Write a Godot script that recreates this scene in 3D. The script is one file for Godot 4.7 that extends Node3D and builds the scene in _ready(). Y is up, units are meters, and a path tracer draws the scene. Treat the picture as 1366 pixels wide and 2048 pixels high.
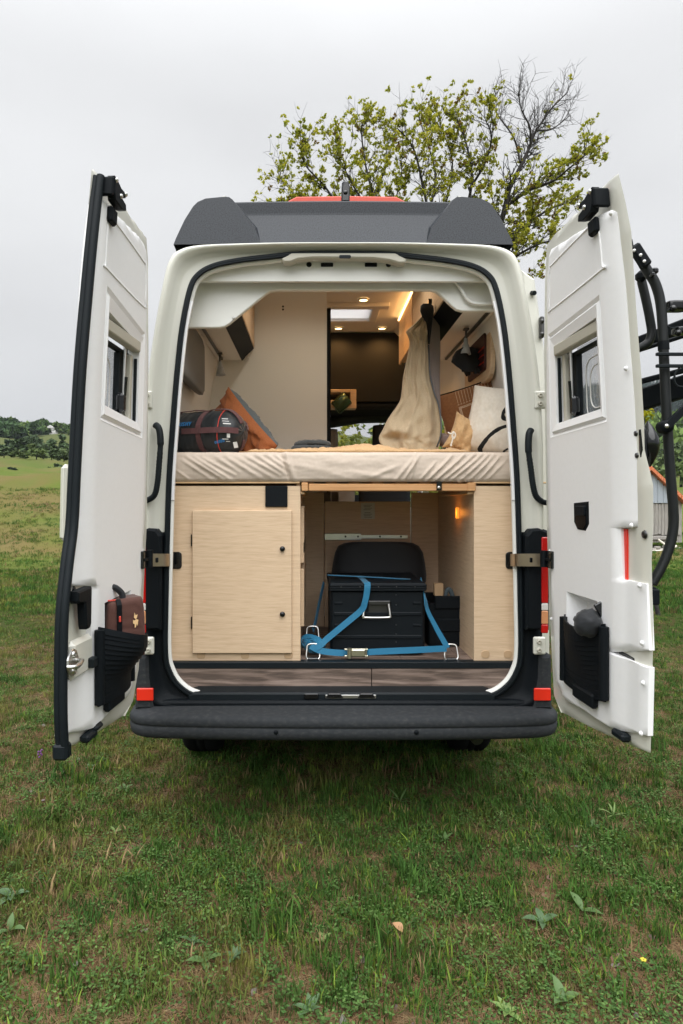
extends Node3D
# A white high-roof camper van in a meadow, seen from behind with both rear doors swung open.
# Units are metres, y is up. The rear opening of the van lies in the plane z = 0, the van stretches towards -z.

const EYE := Vector3(-0.141, 1.5, 2.93)
const FOC := 1290.0
const VPX := 625.0
const VPY := 1012.0

var van: Node3D
var M := {}
var rng := RandomNumberGenerator.new()
var nz := FastNoiseLite.new()
var used := {}


# ---------------------------------------------------------------- measuring
# A place measured on the photograph (x, y) that is known to lie in the plane z, in metres.
func at(x: float, y: float, z: float) -> Vector3:
	var d := EYE.z - z
	return Vector3(EYE.x + (x - VPX) * d / FOC, EYE.y - (y - VPY) * d / FOC, z)


# ---------------------------------------------------------------- shapes
class Geo:
	var st := SurfaceTool.new()
	var count := 0

	func _init() -> void:
		st.begin(Mesh.PRIMITIVE_TRIANGLES)
		st.set_smooth_group(0)

	func smooth(on: bool) -> Geo:
		st.set_smooth_group(0 if on else -1)
		return self

	func pt(p: Vector3, uv := Vector2.ZERO) -> void:
		st.set_uv(uv)
		st.add_vertex(p)
		count += 1

	func tri(a: Vector3, b: Vector3, c: Vector3) -> void:
		pt(a)
		pt(b)
		pt(c)

	func quad(a: Vector3, b: Vector3, c: Vector3, d: Vector3) -> void:
		tri(a, b, c)
		tri(a, c, d)

	# rows of points joined into a sheet; wrap joins the last column to the first
	func grid(rows: Array, wrap := false) -> void:
		var m := rows.size()
		for i in m - 1:
			var a: PackedVector3Array = rows[i]
			var b: PackedVector3Array = rows[i + 1]
			var n := a.size()
			var last := n if wrap else n - 1
			for j in last:
				var k := (j + 1) % n
				var u0 := float(j) / float(last)
				var u1 := float(j + 1) / float(last)
				var v0 := float(i) / float(m - 1)
				var v1 := float(i + 1) / float(m - 1)
				if a[j] != b[j] or a[k] != b[k]:
					pt(a[j], Vector2(u0, v0))
					pt(a[k], Vector2(u1, v0))
					pt(b[k], Vector2(u1, v1))
					pt(a[j], Vector2(u0, v0))
					pt(b[k], Vector2(u1, v1))
					pt(b[j], Vector2(u0, v1))

	func fan(loop: PackedVector3Array) -> void:
		var c := Vector3.ZERO
		for p in loop:
			c += p
		c /= loop.size()
		for j in loop.size():
			tri(c, loop[j], loop[(j + 1) % loop.size()])

	# a box with cut edges, turned by the basis b
	func box(c: Vector3, size: Vector3, cut := 0.0, b := Basis()) -> Geo:
		smooth(false)
		var h := size * 0.5
		var k := minf(cut, minf(h.x, minf(h.y, h.z)) * 0.9)
		if k <= 0.0:
			var p := []
			for i in 8:
				p.append(c + b * Vector3(h.x if i & 1 else -h.x, h.y if i & 2 else -h.y, h.z if i & 4 else -h.z))
			for f in [[0, 2, 3, 1], [4, 5, 7, 6], [0, 1, 5, 4], [2, 6, 7, 3], [0, 4, 6, 2], [1, 3, 7, 5]]:
				quad(p[f[0]], p[f[1]], p[f[2]], p[f[3]])
			return self
		var q := {}
		for i in 8:
			var sx := 1.0 if i & 1 else -1.0
			var sy := 1.0 if i & 2 else -1.0
			var sz := 1.0 if i & 4 else -1.0
			q[i * 3] = c + b * Vector3(sx * h.x, sy * (h.y - k), sz * (h.z - k))
			q[i * 3 + 1] = c + b * Vector3(sx * (h.x - k), sy * h.y, sz * (h.z - k))
			q[i * 3 + 2] = c + b * Vector3(sx * (h.x - k), sy * (h.y - k), sz * h.z)
			tri(q[i * 3], q[i * 3 + 1], q[i * 3 + 2])
		for f in [[0, 2, 6, 4, 0], [1, 3, 7, 5, 0], [0, 1, 5, 4, 1], [2, 3, 7, 6, 1], [0, 1, 3, 2, 2], [4, 5, 7, 6, 2]]:
			var o: int = f[4]
			quad(q[f[0] * 3 + o], q[f[1] * 3 + o], q[f[2] * 3 + o], q[f[3] * 3 + o])
		for e in [[0, 1, 1, 2], [2, 3, 1, 2], [4, 5, 1, 2], [6, 7, 1, 2], [0, 2, 0, 2], [1, 3, 0, 2], [4, 6, 0, 2], [5, 7, 0, 2], [0, 4, 0, 1], [1, 5, 0, 1], [2, 6, 0, 1], [3, 7, 0, 1]]:
			quad(q[e[0] * 3 + e[2]], q[e[1] * 3 + e[2]], q[e[1] * 3 + e[3]], q[e[0] * 3 + e[3]])
		return self

	# box from corner to corner
	func span(a: Vector3, b: Vector3, cut := 0.0) -> Geo:
		return box((a + b) * 0.5, (b - a).abs(), cut)

	# a round bar along a path; r is one radius or one for each point
	func tube(path: Array, r, n := 10, closed := false, caps := true) -> Geo:
		smooth(true)
		var rows := []
		var m := path.size()
		var side := Vector3.ZERO
		for i in m:
			var p: Vector3 = path[i]
			var before: Vector3 = path[(i - 1 + m) % m] if closed or i > 0 else p
			var after: Vector3 = path[(i + 1) % m] if closed or i < m - 1 else p
			var t := (after - before).normalized()
			if t == Vector3.ZERO:
				t = Vector3.UP
			if side == Vector3.ZERO:
				side = t.cross(Vector3.UP if absf(t.y) < 0.9 else Vector3.RIGHT).normalized()
			side = (side - t * side.dot(t)).normalized()
			var up := t.cross(side)
			var rr: float = r[i] if r is Array or r is PackedFloat32Array else r
			var row := PackedVector3Array()
			for j in n:
				var w := TAU * j / n
				row.append(p + (side * cos(w) + up * sin(w)) * rr)
			rows.append(row)
		if closed:
			rows.append(rows[0])
		grid(rows, true)
		if caps and not closed:
			smooth(false)
			fan(rows[0])
			fan(rows[m - 1])
		return self

	# a flat band of the given width and thickness along a path; normals[i] says which way its flat side looks
	func band(path: Array, normals: Array, width: float, thick: float, closed := false) -> Geo:
		smooth(false)
		var rows := []
		var m := path.size()
		for i in m:
			var p: Vector3 = path[i]
			var before: Vector3 = path[(i - 1 + m) % m] if closed or i > 0 else p
			var after: Vector3 = path[(i + 1) % m] if closed or i < m - 1 else p
			var t := (after - before).normalized()
			var nn: Vector3 = normals[i] if normals.size() > 1 else normals[0]
			var s := t.cross(nn).normalized() * width * 0.5
			var o := s.cross(t).normalized() * thick * 0.5
			rows.append(PackedVector3Array([p + s + o, p - s + o, p - s - o, p + s - o]))
		if closed:
			rows.append(rows[0])
		for i in rows.size() - 1:
			for j in 4:
				var k := (j + 1) % 4
				quad(rows[i][j], rows[i][k], rows[i + 1][k], rows[i + 1][j])
		if not closed:
			quad(rows[0][0], rows[0][1], rows[0][2], rows[0][3])
			quad(rows[m - 1][0], rows[m - 1][1], rows[m - 1][2], rows[m - 1][3])
		return self

	# turned shape: profile of (radius, height) round the y axis of x
	func lathe(profile: Array, x: Transform3D, n := 16) -> Geo:
		smooth(true)
		var rows := []
		for q in profile:
			var row := PackedVector3Array()
			for j in n:
				var w := TAU * j / n
				row.append(x * Vector3(q[0] * cos(w), q[1], q[0] * sin(w)))
			rows.append(row)
		grid(rows, true)
		return self

	# an outline in the xy plane of x, given thickness towards -z, front edge cut by k
	func prism(outline: PackedVector2Array, depth: float, x := Transform3D(), k := 0.0) -> Geo:
		smooth(false)
		var n := outline.size()
		var inner := PackedVector2Array()
		var sgn := -1.0 if Geometry2D.is_polygon_clockwise(outline) else 1.0
		for i in n:
			var a := (outline[i] - outline[(i - 1 + n) % n]).normalized()
			var b := (outline[(i + 1) % n] - outline[i]).normalized()
			var na := Vector2(-a.y, a.x) * sgn
			var nb := Vector2(-b.y, b.x) * sgn
			var mm := (na + nb)
			mm = mm / maxf(mm.length_squared() * 0.5, 0.3)
			inner.append(outline[i] + mm * k)
		var order := Geometry2D.triangulate_polygon(inner)
		for i in range(0, order.size(), 3):
			var f := [inner[order[i]], inner[order[i + 1]], inner[order[i + 2]]]
			tri(x * Vector3(f[0].x, f[0].y, 0), x * Vector3(f[1].x, f[1].y, 0), x * Vector3(f[2].x, f[2].y, 0))
			var g := [outline[order[i]], outline[order[i + 1]], outline[order[i + 2]]]
			tri(x * Vector3(g[0].x, g[0].y, -depth), x * Vector3(g[2].x, g[2].y, -depth), x * Vector3(g[1].x, g[1].y, -depth))
		for i in n:
			var j := (i + 1) % n
			var a0 := x * Vector3(inner[i].x, inner[i].y, 0)
			var b0 := x * Vector3(inner[j].x, inner[j].y, 0)
			var a1 := x * Vector3(outline[i].x, outline[i].y, -k)
			var b1 := x * Vector3(outline[j].x, outline[j].y, -k)
			if k > 0.0:
				quad(a0, b0, b1, a1)
			quad(a1, b1, x * Vector3(outline[j].x, outline[j].y, -depth), x * Vector3(outline[i].x, outline[i].y, -depth))
		return self

	func ball(c: Vector3, r: Vector3, n := 12, m := 8) -> Geo:
		smooth(true)
		var rows := []
		for i in m + 1:
			var a := PI * i / m
			var row := PackedVector3Array()
			for j in n:
				var w := TAU * j / n
				row.append(c + Vector3(r.x * sin(a) * cos(w), r.y * cos(a), r.z * sin(a) * sin(w)))
			rows.append(row)
		grid(rows, true)
		return self

	func done() -> ArrayMesh:
		st.generate_normals()
		st.index()
		return st.commit()


func geo() -> Geo:
	return Geo.new()


# smooth curve through points, `per` steps for each stretch
func curve(p: Array, per := 6, closed := false) -> Array:
	var out := []
	var n := p.size()
	var last := n if closed else n - 1
	for i in last:
		var a = p[(i - 1 + n) % n] if closed or i > 0 else p[0]
		var b = p[i]
		var c = p[(i + 1) % n]
		var d = p[(i + 2) % n] if closed or i < n - 2 else p[n - 1]
		for k in per:
			var t := float(k) / per
			out.append(0.5 * ((2.0 * b) + (c - a) * t + (2.0 * a - 5.0 * b + 4.0 * c - d) * t * t + (3.0 * b - a - 3.0 * c + d) * t * t * t))
	if not closed:
		out.append(p[n - 1])
	return out


func rounded(x0: float, y0: float, x1: float, y1: float, r: float, n := 4) -> PackedVector2Array:
	var out := PackedVector2Array()
	for c in [[x1 - r, y1 - r, 0.0], [x0 + r, y1 - r, PI / 2], [x0 + r, y0 + r, PI], [x1 - r, y0 + r, 3 * PI / 2]]:
		for i in n + 1:
			var w: float = c[2] + PI / 2 * i / n
			out.append(Vector2(c[0] + cos(w) * r, c[1] + sin(w) * r))
	return out


# value of a piecewise line: pairs [x, y] in rising x
func along(t: Array, x: float) -> float:
	if x <= t[0][0]:
		return t[0][1]
	for i in t.size() - 1:
		if x <= t[i + 1][0]:
			var w: float = t[i + 1][0] - t[i][0]
			return lerpf(t[i][1], t[i + 1][1], (x - t[i][0]) / w if w > 1e-6 else 1.0)
	return t[t.size() - 1][1]


func bell(x: float) -> float:
	return exp(-x * x)


# ---------------------------------------------------------------- nodes
func numbered(called: String) -> String:
	var n: int = used.get(called, -1) + 1
	used[called] = n
	return called if n == 0 else "%s_%03d" % [called, n]


func tag(o: Node3D, label: String, category := "", group := "", kind := "") -> Node3D:
	if label:
		o.set_meta("label", label)
	if category:
		o.set_meta("category", category)
	if group:
		o.set_meta("group", group)
	if kind:
		o.set_meta("kind", kind)
	return o


func put(called: String, g: Geo, m: Material, parent: Node3D, label := "") -> MeshInstance3D:
	return put_mesh(called, g.done(), m, parent, label)


func put_mesh(called: String, mesh: Mesh, m: Material, parent: Node3D, label := "") -> MeshInstance3D:
	var o := MeshInstance3D.new()
	o.name = numbered(called) if parent == self else called
	o.mesh = mesh
	if mesh is ArrayMesh:
		mesh.surface_set_material(0, m)
	else:
		o.material_override = m
	o.cast_shadow = GeometryInstance3D.SHADOW_CASTING_SETTING_ON
	parent.add_child(o, true)
	if label:
		o.set_meta("label", label)
	return o


func thing(called: String, label: String, category: String, where := Vector3.ZERO, group := "") -> Node3D:
	var o := Node3D.new()
	o.name = numbered(called)
	add_child(o)
	o.position = where
	tag(o, label, category, group)
	return o


# ---------------------------------------------------------------- materials
func lin(r: float, g: float, b: float, a := 1.0) -> Color:
	var c := Color(r, g, b).linear_to_srgb()
	c.a = a
	return c


func mat(called: String, c: Color, rough := 0.6, metal := 0.0) -> StandardMaterial3D:
	var m := StandardMaterial3D.new()
	m.resource_name = called
	m.albedo_color = c
	m.roughness = rough
	m.metallic = metal
	m.cull_mode = BaseMaterial3D.CULL_DISABLED
	M[called] = m
	return m


func noise(freq: float, seed_: int, octaves := 4, kind := FastNoiseLite.TYPE_SIMPLEX_SMOOTH) -> FastNoiseLite:
	var n := FastNoiseLite.new()
	n.noise_type = kind
	n.seed = seed_
	n.frequency = freq
	n.fractal_octaves = octaves
	return n


# a noise picture of w x h, stretched from a smaller one (sw x sh), coloured by stops [[at, Color], ...] (linear colours)
func noise_tex(n: FastNoiseLite, sw: int, sh: int, w: int, h: int, stops: Array) -> ImageTexture:
	var im := n.get_seamless_image(sw, sh)
	im.convert(Image.FORMAT_L8)
	if sw != w or sh != h:
		im.resize(w, h, Image.INTERPOLATE_CUBIC)
	var lut := []
	for i in 256:
		var t := i / 255.0
		var c: Color = stops[0][1]
		for k in stops.size() - 1:
			if t >= stops[k][0]:
				var f := clampf((t - stops[k][0]) / maxf(stops[k + 1][0] - stops[k][0], 1e-5), 0.0, 1.0)
				c = (stops[k][1] as Color).lerp(stops[k + 1][1], f)
		lut.append(c.linear_to_srgb())
	var src := im.get_data()
	var out := PackedByteArray()
	out.resize(src.size() * 3)
	for i in src.size():
		var c: Color = lut[src[i]]
		out[i * 3] = int(clampf(c.r, 0, 1) * 255)
		out[i * 3 + 1] = int(clampf(c.g, 0, 1) * 255)
		out[i * 3 + 2] = int(clampf(c.b, 0, 1) * 255)
	return ImageTexture.create_from_image(Image.create_from_data(w, h, false, Image.FORMAT_RGB8, out))


func skin(m: StandardMaterial3D, tex: Texture2D, scale: Vector3, world := true) -> StandardMaterial3D:
	m.albedo_texture = tex
	m.albedo_color = Color.WHITE
	m.uv1_triplanar = true
	m.uv1_world_triplanar = world
	m.uv1_scale = scale
	return m


func relief(m: StandardMaterial3D, tex: Texture2D, cm: float, scale := Vector3.ZERO) -> StandardMaterial3D:
	m.heightmap_enabled = true
	m.heightmap_texture = tex
	m.heightmap_scale = cm
	if scale != Vector3.ZERO:
		m.uv1_triplanar = true
		m.uv1_world_triplanar = true
		m.uv1_scale = scale
	return m


func grey(v: float) -> Color:
	return Color(v, v, v)


func materials() -> void:
	var fine := noise_tex(noise(0.09, 3, 4), 512, 512, 512, 512, [[0.0, grey(0.0)], [1.0, grey(1.0)]])
	var cloth := noise_tex(noise(0.2, 5, 3), 256, 256, 512, 512, [[0.0, grey(0.0)], [1.0, grey(1.0)]])
	# paint and plastics
	var m := mat("cream_paint", lin(0.64, 0.635, 0.565), 0.32)
	m.clearcoat_enabled = true
	m.clearcoat = 0.5
	m.clearcoat_roughness = 0.12
	m = mat("white_panel", lin(0.83, 0.83, 0.835), 0.5)
	skin(m, noise_tex(noise(0.012, 91, 6), 512, 512, 512, 512, [[0.0, Color(0.825, 0.825, 0.825)], [0.4, Color(0.838, 0.838, 0.842)], [1.0, Color(0.85, 0.85, 0.855)]]), Vector3(5, 5, 5))
	relief(m, fine, 0.015)
	mat("white_plastic", lin(0.86, 0.86, 0.865), 0.3)
	m = mat("lining", lin(0.76, 0.75, 0.72), 0.75)
	relief(m, cloth, 0.03, Vector3(8, 8, 8))
	mat("cream_plastic", lin(0.76, 0.76, 0.72), 0.45)
	mat("beige_plastic", lin(0.45, 0.43, 0.36), 0.5)
	m = mat("rubber", lin(0.008, 0.0115, 0.014), 0.5)
	m.metallic_specular = 0.3
	m = mat("black_plastic", lin(0.005, 0.007, 0.009), 0.55)
	m.metallic_specular = 0.25
	relief(m, fine, 0.05, Vector3(9, 9, 9))
	mat("gloss_black", lin(0.005, 0.006, 0.007), 0.15)
	m = mat("black_tube", lin(0.007, 0.009, 0.01), 0.42)
	m.metallic_specular = 0.4
	relief(m, fine, 0.06, Vector3(12, 12, 12))
	# dusty grey bumper: pale dried splashes on charcoal plastic
	m = mat("bumper_grey", Color.WHITE, 0.8)
	m.metallic_specular = 0.3
	skin(m, noise_tex(noise(0.03, 21, 7), 1024, 1024, 1024, 1024, [[0.0, lin(0.03, 0.033, 0.036).srgb_to_linear()], [0.3, Color(0.025, 0.028, 0.031)], [0.6, Color(0.031, 0.034, 0.037)], [0.8, Color(0.04, 0.042, 0.044)], [1.0, Color(0.07, 0.069, 0.066)]]), Vector3(0.9, 1.6, 1.6))
	# wet grey roof cap: darker drops
	m = mat("roof_grey", Color.WHITE, 0.5)
	m.metallic_specular = 0.35
	skin(m, noise_tex(noise(0.075, 31, 3), 1024, 1024, 1024, 1024, [[0.0, Color(0.006, 0.007, 0.009)], [0.34, Color(0.014, 0.016, 0.02)], [0.45, Color(0.027, 0.031, 0.037)], [1.0, Color(0.036, 0.041, 0.048)]]), Vector3(1.7, 1.7, 1.7))
	# light oak board, grain lying level
	var g1 := noise(0.022, 7, 5)
	g1.domain_warp_enabled = true
	g1.domain_warp_amplitude = 9.0
	g1.domain_warp_frequency = 0.012
	var oak := noise_tex(g1, 140, 1024, 1024, 1024, [[0.0, Color(0.58, 0.42, 0.275)], [0.3, Color(0.655, 0.485, 0.325)], [0.6, Color(0.68, 0.51, 0.345)], [1.0, Color(0.705, 0.535, 0.365)]])
	var pores := noise_tex(noise(0.16, 9, 3), 64, 1024, 512, 1024, [[0.0, Color(0.8, 0.76, 0.7)], [0.38, Color(0.93, 0.91, 0.88)], [0.55, Color(1, 1, 1)], [1.0, Color(1, 1, 1)]])
	m = mat("oak", Color.WHITE, 0.5)
	skin(m, oak, Vector3(0.9, 2.3, 0.9))
	m.detail_enabled = true
	m.detail_albedo = pores
	m.detail_blend_mode = BaseMaterial3D.BLEND_MODE_MUL
	m.uv2_triplanar = true
	m.uv2_world_triplanar = true
	m.uv2_scale = Vector3(1.7, 2.9, 1.7)
	mat("oak_edge", lin(0.66, 0.45, 0.25), 0.5)
	mat("oak_cap", lin(0.5, 0.34, 0.2), 0.5)
	m = mat("beech", Color.WHITE, 0.4)
	skin(m, noise_tex(noise(0.03, 17, 4), 64, 512, 512, 512, [[0.0, Color(0.44, 0.22, 0.085)], [0.5, Color(0.56, 0.3, 0.13)], [1.0, Color(0.63, 0.36, 0.17)]]), Vector3(0.8, 4, 0.8))
	# smoked-oak look of the step and the raised floor
	var g2 := noise(0.016, 11, 6)
	g2.domain_warp_enabled = true
	g2.domain_warp_amplitude = 45.0
	g2.domain_warp_frequency = 0.01
	m = mat("floor_planks", Color.WHITE, 0.55)
	skin(m, noise_tex(g2, 128, 1024, 1024, 1024, [[0.0, Color(0.06, 0.043, 0.034)], [0.38, Color(0.12, 0.086, 0.068)], [0.55, Color(0.2, 0.145, 0.117)], [0.75, Color(0.27, 0.2, 0.165)], [1.0, Color(0.34, 0.265, 0.22)]]), Vector3(1.25, 2.0, 2.0))
	# metals
	mat("steel", lin(0.62, 0.62, 0.6), 0.3, 1.0)
	mat("bronze_steel", lin(0.4, 0.33, 0.25), 0.36, 1.0)
	mat("zinc", lin(0.66, 0.63, 0.5), 0.35, 1.0)
	mat("case_black", lin(0.005, 0.0075, 0.01), 0.5).metallic_specular = 0.3
	mat("dark_steel", lin(0.09, 0.09, 0.09), 0.4, 1.0)
	# lenses and glass
	m = mat("red_lens", lin(0.5, 0.01, 0.008), 0.12)
	m = mat("red_reflector", lin(0.75, 0.03, 0.012), 0.3)
	mat("clear_lens", lin(0.7, 0.68, 0.64), 0.15)
	mat("amber_lens", lin(0.65, 0.3, 0.14), 0.2)
	m = mat("pane", lin(0.35, 0.37, 0.38, 0.28), 0.03)
	m.transparency = BaseMaterial3D.TRANSPARENCY_ALPHA
	m = mat("windscreen_glass", lin(0.6, 0.65, 0.63, 0.12), 0.02)
	m.transparency = BaseMaterial3D.TRANSPARENCY_ALPHA
	m = mat("skylight_dome", lin(0.85, 0.85, 0.83), 0.5)
	m.backlight_enabled = true
	m.backlight = Color(1, 1, 1)
	# lamps
	m = mat("lamp_glow", lin(0.9, 0.8, 0.6), 0.4)
	m.emission_enabled = true
	m.emission = Color(1.0, 0.82, 0.55)
	m.emission_energy_multiplier = 3.0
	m = mat("strip_glow", lin(0.9, 0.8, 0.6), 0.4)
	m.emission_enabled = true
	m.emission = Color(1.0, 0.78, 0.5)
	m.emission_energy_multiplier = 2.2
	m = mat("amber_glow", lin(0.8, 0.45, 0.15), 0.4)
	m.emission_enabled = true
	m.emission = Color(1.0, 0.62, 0.2)
	m.emission_energy_multiplier = 0.28
	# cloth
	var weave := func(called: String, c: Color, c2: Color, s: float, rough := 0.9) -> StandardMaterial3D:
		var k := mat(called, Color.WHITE, rough)
		skin(k, noise_tex(noise(0.05, called.hash() % 1000, 5), 512, 512, 512, 512, [[0.0, c], [0.45, c.lerp(c2, 0.4)], [1.0, c2]]), Vector3(s, s, s))
		k.rim_enabled = true
		k.rim = 0.25
		return k
	weave.call("sheet", Color(0.56, 0.465, 0.38), Color(0.62, 0.525, 0.44), 2.0)
	weave.call("tan_linen", Color(0.5, 0.3, 0.135), Color(0.68, 0.45, 0.235), 3.0)
	weave.call("vest_canvas", Color(0.4, 0.3, 0.185), Color(0.5, 0.39, 0.255), 4.0)
	m = weave.call("fleece", Color(0.33, 0.27, 0.25), Color(0.6, 0.52, 0.49), 14.0)
	relief(m, cloth, 0.6)
	weave.call("collar_black", Color(0.004, 0.004, 0.005), Color(0.008, 0.008, 0.009), 5.0)
	weave.call("rust_cotton", Color(0.22, 0.055, 0.013), Color(0.43, 0.14, 0.04), 6.0)
	weave.call("slate_cotton", Color(0.045, 0.065, 0.075), Color(0.085, 0.11, 0.12), 5.0)
	weave.call("grey_knit", Color(0.035, 0.04, 0.043), Color(0.09, 0.098, 0.1), 9.0)
	weave.call("mauve_cotton", Color(0.19, 0.13, 0.11), Color(0.27, 0.2, 0.17), 4.0)
	weave.call("bag_nylon", Color(0.006, 0.009, 0.012), Color(0.012, 0.017, 0.02), 5.0, 0.42)
	weave.call("maroon_web", Color(0.085, 0.03, 0.032), Color(0.13, 0.055, 0.055), 20.0)
	weave.call("brown_nylon", Color(0.062, 0.021, 0.014), Color(0.1, 0.037, 0.025), 7.0, 0.8)
	weave.call("blue_web", Color(0.004, 0.11, 0.22), Color(0.01, 0.175, 0.31), 16.0, 0.7)
	weave.call("pouch_black", Color(0.003, 0.005, 0.007), Color(0.009, 0.011, 0.015), 7.0, 0.7)
	weave.call("seat_grey", Color(0.2, 0.185, 0.165), Color(0.26, 0.24, 0.215), 5.0)
	weave.call("padding_grey", Color(0.13, 0.125, 0.118), Color(0.17, 0.165, 0.155), 6.0)
	mat("white_cord", lin(0.75, 0.7, 0.62), 0.9)
	mat("blue_print", lin(0.02, 0.2, 0.5), 0.6)
	mat("white_print", lin(0.7, 0.7, 0.68), 0.6)
	mat("gold_print", lin(0.75, 0.5, 0.25), 0.7)
	mat("red_trim", lin(0.5, 0.045, 0.03), 0.6)
	mat("red_pull", lin(0.6, 0.05, 0.03), 0.5)
	mat("red_tarp", lin(0.5, 0.07, 0.045), 0.6)
	mat("dark_cab", lin(0.022, 0.024, 0.026), 0.95).metallic_specular = 0.2
	mat("teal_cab", lin(0.018, 0.03, 0.03), 0.6)
	mat("fascia_black", lin(0.006, 0.0075, 0.009), 0.5).metallic_specular = 0.2
	mat("lamp_shade_grey", lin(0.34, 0.36, 0.38), 0.5)
	mat("picture_dark", lin(0.05, 0.012, 0.01), 0.5)
	mat("under_black", lin(0.006, 0.006, 0.006), 0.95).metallic_specular = 0.1
	mat("tyre_rubber", lin(0.01, 0.011, 0.012), 0.9).metallic_specular = 0.2
	mat("mug_green", lin(0.05, 0.09, 0.05), 0.25, 0.6)
	mat("paper", lin(0.6, 0.62, 0.56), 0.8)


# ---------------------------------------------------------------- van: body
# Half outline of the rear end, bottom centre to top centre, as [distance from the van's middle, height] in hundredths of the
# opening's scale (440.3 to the metre, measured from the horizon line).
func ring(half: Array, z: float, per := 5) -> PackedVector3Array:
	var pts := []
	for q in half:
		pts.append(Vector2(-q[0], q[1]))
	for i in range(half.size() - 2, 0, -1):
		pts.append(Vector2(half[i][0], half[i][1]))
	var out := PackedVector3Array()
	for p in curve(pts, per, true):
		out.append(Vector3(p.x / 440.3, 1.5 - (p.y - VPY) / 440.3, z))
	return out


func blend(a: Array, b: Array, t: float) -> Array:
	var out := []
	for i in a.size():
		out.append([lerpf(a[i][0], b[i][0], t), lerpf(a[i][1], b[i][1], t)])
	return out


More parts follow.
